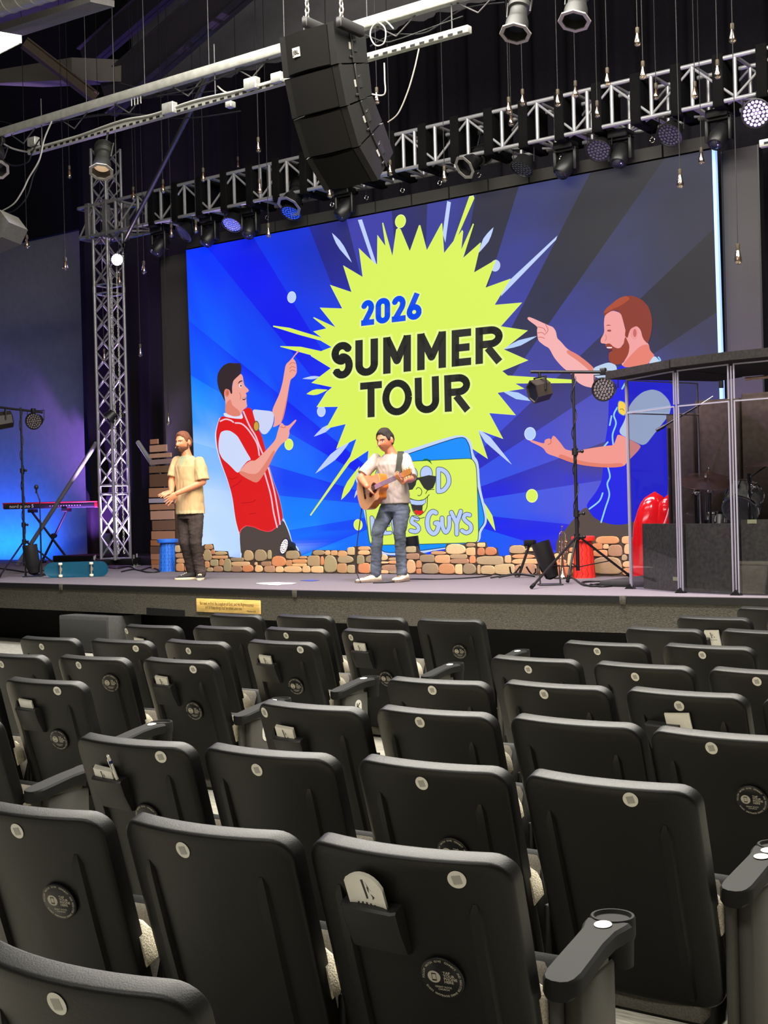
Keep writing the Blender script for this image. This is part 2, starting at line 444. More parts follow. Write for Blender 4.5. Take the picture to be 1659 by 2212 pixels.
# ------------------------------------------------------------------ roof steel, duct, soffit, ceiling light (upper left)
STEELDK = mat('painted_roof_steel', (58, 54, 66), 0.6, noise_amt=0.12)
def ibeam(name, label, p0, p1, h, w, m):
    p0 = Vector(p0); p1 = Vector(p1)
    t = thing(name, label, 'beam', p0)
    d = p1 - p0; L = d.length; F = frame_from(d, (0, 0, 1))   # local x = up, z = along
    F = F.copy()
    for nm, lo, hi in (('web', (-h/2, -.012, 0), (h/2, .012, L)), ('top_flange', (h/2 - .02, -w/2, 0), (h/2, w/2, L)), ('bottom_flange', (-h/2, -w/2, 0), (-h/2 + .02, w/2, L))):
        q = MB(); q.box(lo, hi, F); q.build(nm, m, t, smooth=None)
    return t
ibeam('roof_rafter', 'long sloping steel roof rafter lit purple, above the truss tower', at(228, 214, 15.0), at(600, -110, 15.0), .62, .26, STEELDK)
ibeam('roof_rafter', 'short sloping roof rafter in the dark at upper left', at(180, 130, 16.2), at(400, -60, 16.2), .45, .2, STEELDK)
ibeam('roof_brace', 'brown steel brace slanting down to the right near the ceiling light', at(52, 92, 13.6), at(207, 212, 14.6), .16, .16, mat('brown_steel', (92, 78, 66), .6))
sb = MB(); P = [at(-60, 160, 14.4), at(155, 124, 14.4), at(155, 172, 14.4), at(-60, 182, 14.4)]
sb.prism(P, (0.8, 0.9, 0.0)); o = sb.build('soffit_box', mat('soffit_grey', (120, 116, 110), .9, noise_amt=.05), smooth=None); tag(o, 'grey boxed-in soffit below the roof at upper left', 'soffit')
# ledge under the duct
lg = MB(); P = [at(-40, 64, 11.0), at(195, -10, 11.0), at(195, 4, 11.0), at(-40, 80, 11.0)]
lg.prism(P, (0.1, 0.3, 0)); o = lg.build('cable_tray', mat('tray_grey', (96, 94, 92), .7, noise_amt=.1), smooth=None); tag(o, 'grey cable tray below the round duct at top left', 'cable tray')
d0 = at(-120, 40, 10.5); d1 = at(120, -34, 10.5)
du = thing('air_duct', 'round galvanised air duct in the top left corner', 'duct', d0)
q = MB(); q.cyl((0, 0, 0), d1 - d0, .17, 28); q.build('duct_pipe', STEEL, du)
for k in range(9):
    c = (d1 - d0) * ((k + .5) / 9); dn = (d1 - d0).normalized()
    q = MB(); q.cyl(c - dn * .012, c + dn * .012, .178, 28); q.build('seam_ring', STEEL, du)
zl = 6.6
cl = thing('ceiling_light', 'bright white ceiling panel light at the left edge', 'light', atz(-30, 100, zl))
A = [atz(x, y, zl) for x, y in ((-110, 66), (47, 93), (-8, 121), (-190, 96))]
q = MB(); q.prism(A, (0, 0, .08)); q.build('frame', mat('light_frame', (235, 235, 230), .5, noise_amt=0), cl, smooth=None, world=True)
cen = sum(A, Vector()) / 4
q = MB(); q.prism([cen + (p - cen) * .94 - Vector((0, 0, .004)) for p in A], (0, 0, .003)); q.build('diffuser', mat('panel_diffuser', (255, 255, 250), .5, noise_amt=0, emit=(255, 255, 248), estr=9.0), cl, smooth=None, world=True)
# ================================================================== LED wall
SY, TILT = 14.9, 0.0169
SX0, SW, SH = -14.66, 8.598, 4.837
SZ1 = 5.737; SZ0 = SZ1 - SH
SN = Vector((0, -1, -TILT)).normalized()
SP0 = Vector((0, SY, SZ0))
def sp(px, py, layer=0):
    d = ray(px, py); P0 = SP0 + SN * (0.001 * layer)
    t = (P0 - CAM).dot(SN) / d.dot(SN)
    return CAM + d * t
def toscreen_uv(px, py):
    p = sp(px, py); return (p.x - SX0, p.z)
def uv2p(u, v, layer=0):
    return Vector((SX0 + u, SY - TILT * (v - SZ0), v)) + SN * (0.001 * layer)
def pxof(p):
    d = p - CAM; k = FPX / d.dot(CF); return (829.5 + k * d.dot(CR), 1106.0 - k * d.dot(CU))
class Art:
    def __init__(s): s.v = []; s.f = []; s.c = []
    def poly(s, pts, col, layer):
        P = [sp(x, y, layer) for x, y in pts]; b = len(s.v); s.v += P
        cl = [(*lin(col), 1)] * len(P); s.c += cl
        s.f += [tuple(i + b for i in t) for t in tessellate_polygon([[Vector((x, y, 0)) for x, y in pts]])]
    def stroke(s, pts, w, col, layer, taper=None, caps=True):
        n = len(pts)
        for i in range(n - 1):
            (ax, ay), (bx, by) = pts[i], pts[i+1]; dx, dy = bx-ax, by-ay; L = math.hypot(dx, dy) or 1
            nx, ny = -dy/L*w/2, dx/L*w/2
            s.poly([(ax+nx, ay+ny), (bx+nx, by+ny), (bx-nx, by-ny), (ax-nx, ay-ny)], col, layer)
        for i in range(n):
            if 0 < i < n-1 or caps:
                x, y = pts[i]; s.poly([(x + w/2*math.cos(2*PI*k/12), y + w/2*math.sin(2*PI*k/12)) for k in range(12)], col, layer)
    def disc(s, px, py, r, col, layer, n=28):
        """true circle on the screen plane"""
        c = sp(px, py, layer); z = (c - CAM).dot(CF); R = r * z / FPX; b = len(s.v)
        U = Vector((0, -TILT, 1))
        s.v += [c + Vector((1, 0, 0)) * R * math.cos(2*PI*i/n) + U * R * math.sin(2*PI*i/n) for i in range(n)]
        s.c += [(*lin(col), 1)] * n
        s.f.append(tuple(range(b, b + n)))
    def leaf(s, a, c, w, col, layer, bulge=0.5):
        (ax, ay), (bx, by) = a, c; dx, dy = bx-ax, by-ay; L = math.hypot(dx, dy); nx, ny = -dy/L, dx/L
        P = []
        T = [0, .12, .3, .5, .7, .88, 1]
        def ww(t): return w/2 * ((t/bulge)**.8 if t < bulge else ((1-t)/(1-bulge))**.8)
        for t in T: P.append((ax+dx*t+nx*ww(t), ay+dy*t+ny*ww(t)))
        for t in reversed(T[1:-1]): P.append((ax+dx*t-nx*ww(t), ay+dy*t-ny*ww(t)))
        s.poly(P, col, layer)
A = Art()
# ---- rays: colour samples with the panel's off-angle dimming mixed in (photo column, row, light ray colour, dark ray colour)
CS = [(420,560,(0,52,255),(0,36,250)), (560,600,(0,50,246),(0,20,243)), (420,700,(0,84,255),(0,66,252)), (430,800,(0,120,255),(0,90,255)), (415,880,(40,150,255),(20,140,255)), (425,980,(150,200,255),(130,190,255)), (430,1100,(196,222,255),(190,220,255)), (440,1190,(205,228,255),(200,225,255)),
      (480,1150,(190,220,255),(190,220,255)), (560,760,(0,72,250),(0,22,243)), (560,900,(0,110,255),(0,80,255)), (640,1040,(0,105,255),(0,62,246)), (640,1110,(0,125,255),(0,90,250)), (660,1180,(30,150,255),(0,110,255)), (620,700,(0,52,238),(0,16,235)), (640,860,(0,60,250),(0,24,240)), (740,1000,(0,80,250),(0,22,240)), (740,1150,(0,110,255),(0,72,248)),
      (690,540,(16,46,190),(26,30,135)), (640,520,(6,46,215),(20,36,160)), (760,500,(62,62,168),(40,42,110)), (850,470,(58,58,160),(40,40,108)), (960,440,(56,60,150),(42,44,84)), (1050,440,(48,54,120),(38,38,58)), (1150,420,(50,56,108),(36,36,52)), (1120,560,(52,58,140),(36,38,60)), (1250,450,(46,50,84),(36,36,44)), (1300,560,(52,56,96),(38,38,44)), (1450,400,(44,46,66),(36,36,42)), (1520,480,(46,47,64),(37,37,42)), (1500,620,(52,54,76),(36,36,40)), (1530,700,(52,52,80),(38,38,44)),
      (1200,700,(56,60,140),(38,40,66)), (1180,800,(62,64,160),(44,44,100)), (1100,680,(58,62,165),(40,42,80)), (1200,880,(72,74,190),(56,54,130)), (1280,960,(80,82,190),(70,62,128)), (1120,960,(60,70,215),(48,48,160)), (1080,1000,(44,76,230),(30,36,190)), (1180,1080,(68,86,226),(52,56,190)), (1080,1080,(44,84,238),(20,26,222)), (1250,1100,(80,86,215),(40,44,220)), (1180,1150,(40,70,240),(10,26,235)), (1070,1150,(0,86,248),(0,26,240)), (1000,1190,(0,92,250),(0,70,245)), (900,1120,(0,90,250),(0,50,245)), (1350,1150,(70,80,190),(60,60,180)), (1500,900,(60,62,120),(46,46,70)), (1500,1100,(70,74,150),(50,50,100))]
def ray_col(px, py, dark):
    wsum = 0; c = [0, 0, 0]
    for x, y, L, D in CS:
        w = 1 / (((px-x)**2 + (py-y)**2) / 3000 + 0.08) ** 2
        q = D if dark else L; wsum += w
        for k in range(3): c[k] += w * lin(q)[k]
    return tuple(v / wsum for v in c)
CEN = (905, 1099)
# (photo point on the edge, is the sector that FOLLOWS it clockwise dark?)
EDG = [((462,840),1), ((658,897),0), ((607,731.5),1), ((694,753),0), ((717,617),1), ((779,596),0), ((850,499),1), ((922,470),0), ((1017,482),1), ((1074,553),0), ((1104.6,708),1), ((1108,809.5),0), ((1147.6,868.7),1), ((1267,860),0), ((1304,955.5),1), ((1297,1038),0), ((1236.5,1133.5),1), ((1137,1170),0), ((1000,1170),1), ((920,1180),0), ((781,1148.6),1), ((762,1122.6),0), ((777,1087),1), ((773,1060),0)]
cu, cv = toscreen_uv(*CEN)
def border(ang):
    dx, dy = math.cos(ang), math.sin(ang); t = 1e9
    if dx > 1e-9: t = min(t, (SW - cu) / dx)
    if dx < -1e-9: t = min(t, -cu / dx)
    if dy > 1e-9: t = min(t, (SZ1 - cv) / dy)
    if dy < -1e-9: t = min(t, (SZ0 - cv) / dy)
    return t
angs = []
for (ex, ey), dk in EDG:
    u, v = toscreen_uv(ex, ey); angs.append((math.atan2(v - cv, u - cu), dk))
angs.sort(key=lambda a: -a[0])                       # clockwise
corner = [math.atan2(v - cv, u - cu) for u, v in ((0, SZ0), (SW, SZ0), (SW, SZ1), (0, SZ1))]
NR = 16
for i, (a0, dk) in enumerate(angs):
    a1 = angs[(i + 1) % len(angs)][0]
    if a1 > a0: a1 -= 2 * PI
    cut = [a0, a1]
    for c in corner:
        for q in (c, c - 2*PI):
            if a1 < q < a0: cut.append(q)
    cut = sorted(set(cut), reverse=True); fine = []
    for k in range(len(cut) - 1):
        n = max(1, int(abs(cut[k] - cut[k+1]) / 0.07))
        fine += [cut[k] + (cut[k+1] - cut[k]) * j / n for j in range(n)]
    fine.append(cut[-1])
    base = len(A.v)
    for a in fine:
        t = border(a)
        for r in range(NR + 1):
            f = r / NR; p = uv2p(cu + math.cos(a) * t * f, cv + math.sin(a) * t * f); A.v.append(p)
            A.c.append((*ray_col(*pxof(p), dk), 1))
    for k in range(len(fine) - 1):
        for r in range(NR):
            q = base + k * (NR + 1) + r
            A.f.append((q, q + 1, q + NR + 2, q + NR + 1))
# ---- white and yellow darts, discs
WH = (190, 208, 255); WHR = (178, 205, 250); YE = (219, 243, 92); YEL = (232, 250, 150)
A.leaf((717,503), (760,567), 13, WH, 2, .4); A.poly([(773,475),(782,474),(814,573),(803,563)], WH, 2)
A.poly([(966,434),(974,437),(962,524),(956,505)], WH, 2); A.leaf((1066,491), (1033,547), 14, WH, 2, .45)
A.disc(1070, 574, 12.5, WH, 2); A.poly([(1204,509),(1201,518),(1100,622),(1082,640),(1084,630),(1100,606)], WH, 2)
A.leaf((1160,726), (1086,755), 13, WHR, 2, .55); A.leaf((1084,844), (1150,866), 15, WHR, 2, .5); A.leaf((1031,926), (1106,1004), 15, WH, 2, .3)
A.leaf((653,818), (692,814), 8, WH, 2, .6); A.leaf((678,943), (722,914), 13, WH, 2, .55); A.leaf((681,1023), (757,952), 17, WH, 2, .55)
A.leaf((1045,1085), (1070,1147), 13, YE, 2, .5); A.leaf((777,1007), (737,1080), 17, YE, 2, .6); A.leaf((662,851), (708,842), 14, YE, 2, .4)
A.leaf((765,1076), (777,1050), 6, WH, 2, .5)
for x, y, r, c in ((630,642,12.6,WH), (624,960,12.6,YE), (694,888.5,12,WH), (773.5,1133.6,12.3,YE), (865,478,14.6,YE), (1145,937,14.4,WHR), (1149,1071,14.8,YE)):
    A.disc(x, y, r, YEL if c == YE else (206,224,255), 2.3); A.disc(x, y, r * .86, c, 2.6)
# ---- starburst
ST = [(856,497),(861,493),(866,497),(885.3,543.4),(905,488),(908,488),(922,541.4),(953,484),(955,484),(959,547.5),(979,522),(1013,426),(1022,424),(1024,430),(989,510),(998,498),(1000,502),(996,540),(1021,484),(1023,486),(1000,558),(1037,525),(1038,527),(1023.4,589.3),(1071,561.5),(1048,622),(1102,602.5),(1067.7,659),(1126.6,654),(1081,705),(1139,714),(1087,754.5),(1140,778),(1084,801),(1096,811),(1238,820),(1237,827),(1112,828),(1131.6,839),(1074,848),(1113,896),(1056,891.5),(1086,947),(1032.5,928),(1053,990),(1017,966),(985,1010),(800,1010),(794,1000),(796.5,971.8),(757,998),(673,1112),(671,1110),(757,985),(770.5,947),(727,968.5),(747.7,915),(705,925),(731,878),(685,878.6),(706,846),(718.5,836),(674,826.5),(715.5,795),(673,769),(673,767),(607,749),(608,747.5),(650,749),(694,758.6),(717,749.6),(694,736),(646,723),(592,706),(592,703.5),(625,708),(691,728),(698,731),(678,716),(706,709.5),(678,687),(679,685.5),(726,707.4),(692,665),(740,666.7),(714,616),(760,631.5),(742,574),(784,599),(775.8,537),(809,569),(815,572),(815.6,508.5),(833,532.6),(826,484),(828,482),(848,553.7)]
cx0, cy0 = 905, 740
A.poly([(cx0 + (x-cx0) * 1.006, cy0 + (y-cy0) * 1.006) for x, y in ST], YEL, 3)
A.poly(ST, YE, 4)
# ---- lettering
def arc(cx, cy, rx, ry, a0, a1, n=16):
    return [(cx + rx * math.cos(math.radians(a0 + (a1-a0)*i/n)), cy + ry * math.sin(math.radians(a0 + (a1-a0)*i/n))) for i in range(n + 1)]
def letter(ch, w, k):
    """strokes for one capital in a box of width w, height 1, stroke k (butt ends)"""
    h = k / 2; r = w / 2 - h
    if ch == 'S':
        R = .27
        return [arc(w/2, 1-h-.21, r, .21, 25, 180) [:] + arc(w/2, 1-h-.21, r, .21, 180, 270)[1:] + arc(w/2, h+.24, r, .245, 90, -155)]
    if ch == 'U': return [[(h, 1), (h, h + r)] + arc(w/2, h + r, r, r, 180, 360) + [(w-h, 1)]]
    if ch == 'M': return [[(h, 0), (h, 1)], [(w-h, 0), (w-h, 1)], [(h*.9, .97), (w/2, .33), (w-h*.9, .97)]]
    if ch == 'E': return [[(h, 0), (h, 1)], [(h, 1-h), (w, 1-h)], [(h, .5), (w*.92, .5)], [(h, h), (w, h)]]
    if ch == 'R': return [[(h, 0), (h, 1)], [(h, 1-h), (w*.55, 1-h)] + arc(w*.55, 1-h-.19, w*.45-h, .19, 90, -90) + [(h, 1-h-.38)], [(w*.45, .42), (w-h*.9, 0)]]
    if ch == 'T': return [[(w/2, 0), (w/2, 1)], [(0, 1-h), (w, 1-h)]]
    if ch == 'O': return [arc(w/2, .5, r, .5-h, 0, 360, 36)]
    if ch == '0': return [[(h, .3), (h, .7)] + arc(w/2, .7, r, .3-h, 180, 0) + [(w-h, .3)] + arc(w/2, .3, r, .3-h, 0, -180)]
    if ch == '2': return [arc(w/2, .7, r, .3-h, 170, -20) + [(w-h*1.3, .55), (h*1.1, h*.9)], [(0, h), (w, h)]]
    if ch == '6': return [arc(w/2, .3, r, .3-h, 0, 360, 28), [(h*1.05, .36), (w*.70, 1)]]
def write(spec, quad, k, col, layer, halo=None):
    (tl, tr, bl, br) = quad
    def mp(s_, t_):
        a = (bl[0] + (br[0]-bl[0])*s_, bl[1] + (br[1]-bl[1])*s_); c = (tl[0] + (tr[0]-tl[0])*s_, tl[1] + (tr[1]-tl[1])*s_)
        return (a[0] + (c[0]-a[0])*t_, a[1] + (c[1]-a[1])*t_)
    hh = math.hypot(tl[0]-bl[0], tl[1]-bl[1]); ww = math.hypot(tr[0]-tl[0], tr[1]-tl[1])
    for ch, x0, x1 in spec:
        wpx = (x1 - x0) * ww; wl = wpx / hh
        for st in letter(ch, wl, k):
            # offset strokes in letter space, then map
            for extra, cc, ly in ((.055, halo, layer), (0, col, layer + 1)):
                if cc is None: continue
                kk = k + extra * 2
                n = len(st)
                for i in range(n - 1):
                    (ax, ay), (bx, by) = st[i], st[i+1]; dx, dy = bx-ax, by-ay; L = math.hypot(dx, dy) or 1
                    ex, ey = (dx/L*extra, dy/L*extra)
                    a = (ax - (ex if i == 0 else 0), ay - (ey if i == 0 else 0)); b_ = (bx + (ex if i == n-2 else 0), by + (ey if i == n-2 else 0))
                    nx, ny = -dy/L*kk/2, dx/L*kk/2
                    q = [(a[0]+nx, a[1]+ny), (b_[0]+nx, b_[1]+ny), (b_[0]-nx, b_[1]-ny), (a[0]-nx, a[1]-ny)]
                    A.poly([mp(x0 + x / wl * (x1-x0), y) for x, y in q], cc, ly)
                for i in range(1, n - 1):
                    x, y = st[i]
                    A.poly([mp(x0 + (x + kk/2*math.cos(2*PI*j/10)) / wl * (x1-x0), y + kk/2*math.sin(2*PI*j/10)) for j in range(10)], cc, ly)
DK = (34, 34, 32); HALO = (230, 250, 140)
write([('2',0,.215),('0',.238,.48),('2',.505,.735),('6',.75,1)], ((780,650),(911,632),(780,704.5),(911,689)), .225, (0,74,236), 6, HALO)
f = lambda a: (a - 332) / 905.0
write([('S',f(332),f(445)),('U',f(458),f(578)),('M',f(605),f(752)),('M',f(785),f(937)),('E',f(967),f(1070)),('R',f(1093),f(1237))], ((716,741),(1086,702),(716,820),(1086,781)), .205, DK, 6, HALO)
g = lambda a: (a - 483) / 582.0
write([('T',g(483),g(598)),('O',g(600),g(757)),('U',g(772),g(900)),('R',g(928),g(1065))], ((778,827),(1015,806),(778,903),(1017,886)), .20, DK, 6, HALO)
# ---- logo card
def crv(P, n=5):
    """Catmull-Rom through the points"""
    if len(P) < 3: return P
    out = []; cl = abs(P[0][0]-P[-1][0]) + abs(P[0][1]-P[-1][1]) < .01
    for i in range(len(P) - 1):
        p0 = P[i-1] if i else (P[-2] if cl else P[0]); p1_ = P[i]; p2_ = P[i+1]; p3 = P[i+2] if i + 2 < len(P) else (P[1] if cl else P[-1])
        for k in range(n):
            t = k / n; out.append(tuple(.5 * (2*p1_[j] + (p2_[j]-p0[j])*t + (2*p0[j]-5*p1_[j]+4*p2_[j]-p3[j])*t*t + (3*p1_[j]-p0[j]-3*p2_[j]+p3[j])*t**3) for j in (0, 1)))
    return out + [P[-1]]
WO = (196,214,255); BC = (0,142,255); DB = (0,62,110)
def rnd(pts, n=2):
    for _ in range(n):
        q = []
        for i in range(len(pts)):
            (ax, ay), (bx, by) = pts[i], pts[(i+1) % len(pts)]
            q += [(ax*.8+bx*.2, ay*.8+by*.2), (ax*.2+bx*.8, ay*.2+by*.8)]
        pts = q
    return pts
WOUT = [(776,1055),(767,1034),(774,1017),(798,1002),(880,972),(978,941),(1003,940),(1018,953),(1023,983),(1034,998),(1037,1050),(1051,1108),(1052,1130),(1039,1149),(1038,1166),(1024,1179),(950,1187),(905,1197),(832,1200),(803,1184),(787,1110)]
A.poly(rnd(WOUT), WO, 8)
BLUE = rnd([(782,1020),(800,1009),(978,947.5),(1004,944),(1014,962),(1018,987),(1031,1053),(1046,1112),(1046,1130),(1034,1145),(1031,1172),(900,1191),(832,1195),(815,1180),(786,1060),(775,1036)])
A.poly(BLUE, BC, 9); A.stroke(BLUE + BLUE[:1], 1.8, DB, 9.5)
YC = rnd([(779,1003),(800,1001),(995,991),(1019,990),(1029,1005),(1031,1050),(1034,1150),(1032,1172),(1005,1173),(815,1178),(799,1176),(795,1150)])
A.poly(YC, YE, 10); A.stroke(YC + YC[:1], 1.6, (40,90,70), 10.4)
q5 = lambda L: [(860 + x / 7.541, 960 + y / 7.541) for x, y in L]
LF, LO = (184,204,255), (66,84,90)
def bub(pts, w):
    pts = crv(pts) if w != 6.5 and len(pts) > 3 else pts
    A.stroke(pts, w + 2.8, LO, 12); A.stroke(pts, w, LF, 13)
bub(q5([(655,405),(655,765)]), 8.6); bub(q5([(655,765),(740,745),(815,650),(825,560),(790,470),(720,415),(655,405)]), 8.6)
for cx, cy in ((215,490),(460,480)):
    P = q5(arc(cx, cy, 72, 100, 0, 360, 24)); bub(P, 6); A.poly(P, LF, 13)
bub([(838,1018),(829,1011),(818,1018),(815,1034),(822,1047),(833,1046),(837,1034),(829,1034)], 8)
bub(q5([(615,1115),(560,1095),(500,1155),(475,1270),(500,1390),(575,1455),(640,1400),(655,1290),(610,1285)]), 9.0)
bub(q5([(715,1200),(722,1330),(775,1430),(830,1350),(832,1190)]), 8.2)
bub(q5([(868,1108),(955,1290),(955,1460)]), 8.2); bub(q5([(1020,1090),(955,1290)]), 8.2)
bub(q5([(1165,1150),(1105,1140),(1068,1195),(1110,1255),(1180,1315),(1180,1400),(1110,1440),(1040,1405)]), 8.0)
bub(q5([(315,1215),(245,1195),(225,1265),(300,1315),(335,1375),(290,1420),(205,1405)]), 8.0)
bub([(847,1116),(853,1152),(862,1128),(871,1152),(879,1114)], 6.5)
bub([(840,1118),(829,1120),(831,1152),(843,1151)], 6.5); bub([(830,1135),(839,1134)], 6.0)
bub([(805,1155),(803,1118),(820,1152),(819,1115)], 6.5)
GL = (46,46,46)
A.poly(q5([(190,535),(330,540),(500,500),(620,518),(608,620),(570,712),(480,752),(420,712),(375,640),(345,585),(325,575),(300,590),(285,660),(235,735),(170,745),(100,690),(75,600),(60,530)]), GL, 14)
LN = (60,78,50)
A.stroke(crv(q5([(295,730),(320,703),(360,715),(385,760),(375,815),(345,836),(320,830)])), 1.6, LN, 14); A.stroke(crv(q5([(450,800),(478,752),(520,737),(585,735)])), 1.6, LN, 14)
A.poly(q5([(180,880),(250,905),(340,915),(430,893),(465,870),(475,960),(465,1020),(425,1100),(350,1155),(285,1140),(240,1080),(215,990)]), YE, 14)
A.poly(q5([(182,885),(330,912),(455,885),(455,950),(400,1000),(395,1080),(400,1100),(340,1150),(285,1135),(245,1075),(215,985)]), (50,46,50), 15)
A.poly(q5([(188,893),(250,908),(340,916),(450,890),(445,955),(390,985),(300,988),(215,972)]), LF, 16); A.poly(q5([(255,1085),(300,1066),(345,1082),(400,1074),(420,1108),(355,1150),(290,1140)]), (226,36,32), 16)
A.stroke(crv(q5([(170,868),(250,900),(340,915),(430,893),(508,818)])), 1.7, LN, 17); A.stroke(crv(q5([(480,845),(475,960),(465,1030),(425,1100),(350,1155),(285,1140),(240,1080),(215,990),(180,885)])), 1.5, LN, 17); A.stroke(crv(q5([(225,1160),(300,1200),(360,1205),(430,1188)])), 1.6, LN, 17)
A.poly(q5([(378,278),(420,240),(465,230),(520,255),(556,330),(515,290),(460,258)]), (0,96,50), 17)
# ---- printed figures (flat artwork on the display)
p1s = lambda L: crv(p1(L))
p2s = lambda L: crv(p2(L))
p1r = lambda L: rnd(p1(L), 2)
p2r = lambda L: rnd(p2(L), 2)
p1 = lambda L: [(400 + x / 4.609, 720 + y / 4.609) for x, y in L]
p2 = lambda L: [(1100 + x / 3.815, 600 + y / 3.815) for x, y in L]
SK1, SK2, SKD = (240,164,150), (226,130,112), (206,104,84)
GLOW = (198,226,255)
V1 = [(360,825),(395,830),(500,850),(580,850),(565,770),(625,735),(665,755),(690,850),(720,940),(760,1010),(800,1160),(835,1330),(880,1480),(930,1620),(960,1750),(975,1850),(930,1910),(850,1970),(760,1960),(690,1930),(610,1915),(560,1950),(540,2000),(500,1850),(470,1620),(420,1450),(360,1290),(320,1150),(305,1000),(330,880)]
PT1 = [(540,2010),(560,1950),(610,1915),(690,1930),(760,1960),(850,1970),(930,1915),(975,1850),(1030,1980),(1060,2080),(1120,2150),(1145,2260),(560,2260)]
A.stroke(p1s([(975,1850),(1030,1980),(1060,2080),(1120,2150),(1145,2260)]), 4, GLOW, 5); A.stroke(p1s([(345,850),(305,1000),(320,1150),(360,1290),(420,1450),(470,1620),(500,1850),(545,2040),(560,2260)]), 3.4, GLOW, 5); A.stroke(p1s([(835,1330),(880,1480),(930,1620),(960,1750),(975,1850)]), 3, (60,160,255), 5)
A.poly(p1r(PT1), (78,66,62), 6); A.poly(p1r(V1), (222,18,22), 7)
ARM1 = [(525,1385),(610,1290),(660,1265),(700,1270),(830,1140),(900,1060),(920,980),(945,900),(965,890),(990,920),(1030,920),(1100,855),(1110,870),(1035,960),(1040,1000),(1020,1060),(960,1100),(900,1180),(830,1330),(740,1470),(700,1490),(600,1440)]
FAR1 = [(865,775),(890,830),(885,900),(870,940),(950,905),(980,840),(1010,700),(1040,500),(1050,460),(1090,430),(1112,390),(1110,320),(1095,270),(1070,250),(1140,175),(1125,165),(1050,265),(1000,310),(985,400),(970,490),(940,600),(880,730)]
A.poly(p1r(FAR1), SK1, 7); A.poly(p1r([(980,840),(1010,700),(1040,500),(1050,460),(1030,560),(990,740),(950,905)]), SK2, 8)
for yy in (290, 330, 365): A.stroke(p1s([(1040, yy+20), (1065, yy), (1098, yy+12)]), 1.2, SKD, 8.2)
A.poly(p1r([(665,755),(760,765),(860,775),(885,800),(880,880),(860,940),(810,1005),(765,1005),(720,930),(690,850)]), (205,212,246), 7)
A.poly(p1r([(350,985),(400,965),(450,970),(520,1020),(560,1090),(610,1180),(660,1260),(620,1270),(560,1340),(525,1400),(440,1310),(370,1250),(335,1180),(330,1090)]), (206,218,250), 8)
A.poly(p1r(ARM1), SK1, 9); A.poly(p1r([(600,1440),(700,1490),(740,1470),(830,1330),(900,1180),(880,1160),(800,1290),(720,1400),(640,1400),(560,1370),(530,1385)]), SK2, 9.5)
A.stroke(p1s([(950,930),(985,940),(1000,925)]), 1.4, SKD, 9.7)
for st in ([(580,780),(640,920),(700,1020),(735,1110),(770,1195)], [(785,1370),(850,1600),(880,1780),(915,1930)], [(500,893),(560,900),(620,950),(690,1050),(722,1120),(738,1215)], [(828,1340),(885,1560),(915,1720),(945,1900)], [(350,875),(400,855),(450,865),(480,885)]):
    A.stroke(p1s(st), 3.2, (240,196,214), 8.5)
for st in ([(450,1540),(520,1500),(560,1460)], [(430,1440),(470,1450),(520,1430)], [(560,1690),(660,1680),(700,1660)], [(640,1800),(700,1790)]): A.stroke(p1s(st), 1.4, (176,8,16), 8.4)
A.stroke(p1s([(610,1915),(560,1950),(540,2000)]), 1.6, (250,90,100), 8); A.stroke(p1s([(610,1915),(690,1930),(760,1960),(850,1970),(930,1910)]), 1.6, (250,60,70), 8)
A.poly(p1r(arc(708, 925, 30, 55, 0, 360, 14)), (90,70,40), 9); A.poly(p1r(arc(708, 925, 24, 45, 0, 360, 14)), (206,160,60), 9.3)
A.poly(p1r([(378,798),(400,790),(480,822),(545,815),(556,778),(582,852),(500,850),(395,832)]), (226,226,246), 9)
A.poly(p1r([(480,465),(520,432),(556,400),(575,430),(580,480),(590,520),(632,560),(632,580),(600,595),(612,615),(608,640),(612,700),(620,730),(570,765),(553,822),(480,830),(395,792),(402,700),(395,640),(385,590),(400,550),(440,560),(462,600),(470,520)]), SK1, 10)
A.poly(p1r([(402,700),(450,650),(470,720),(540,770),(553,822),(480,830),(395,792)]), SK2, 10.3); A.poly(p1r(arc(415, 590, 26, 44, 0, 360, 14)), SK2, 10.5); A.poly(p1r(arc(420, 592, 13, 26, 0, 360, 12)), SKD, 10.6)
A.poly(p1r([(318,480),(322,410),(345,360),(385,315),(440,292),(500,300),(545,294),(562,330),(556,400),(520,432),(480,470),(465,520),(470,600),(455,605),(440,560),(400,550),(385,590),(400,692),(368,620),(335,560)]), (48,34,40), 11)
A.poly(p1r([(522,510),(535,480),(560,468),(578,476),(560,480),(540,492)]), (40,28,30), 11); A.poly(p1r(arc(551, 522, 14, 20, 0, 360, 12)), (240,226,232), 11); A.poly(p1r(arc(555, 522, 7, 11, 0, 360, 10)), (40,28,30), 11.4)
A.poly(p1r([(566,645),(585,640),(608,632),(606,655),(585,668),(570,660)]), (120,30,36), 11); A.poly(p1r([(568,648),(590,642),(606,638),(604,645),(575,654)]), (240,230,235), 11.3); A.stroke(p1s([(540,590),(552,620),(548,660)]), 1.0, SKD, 10.8)
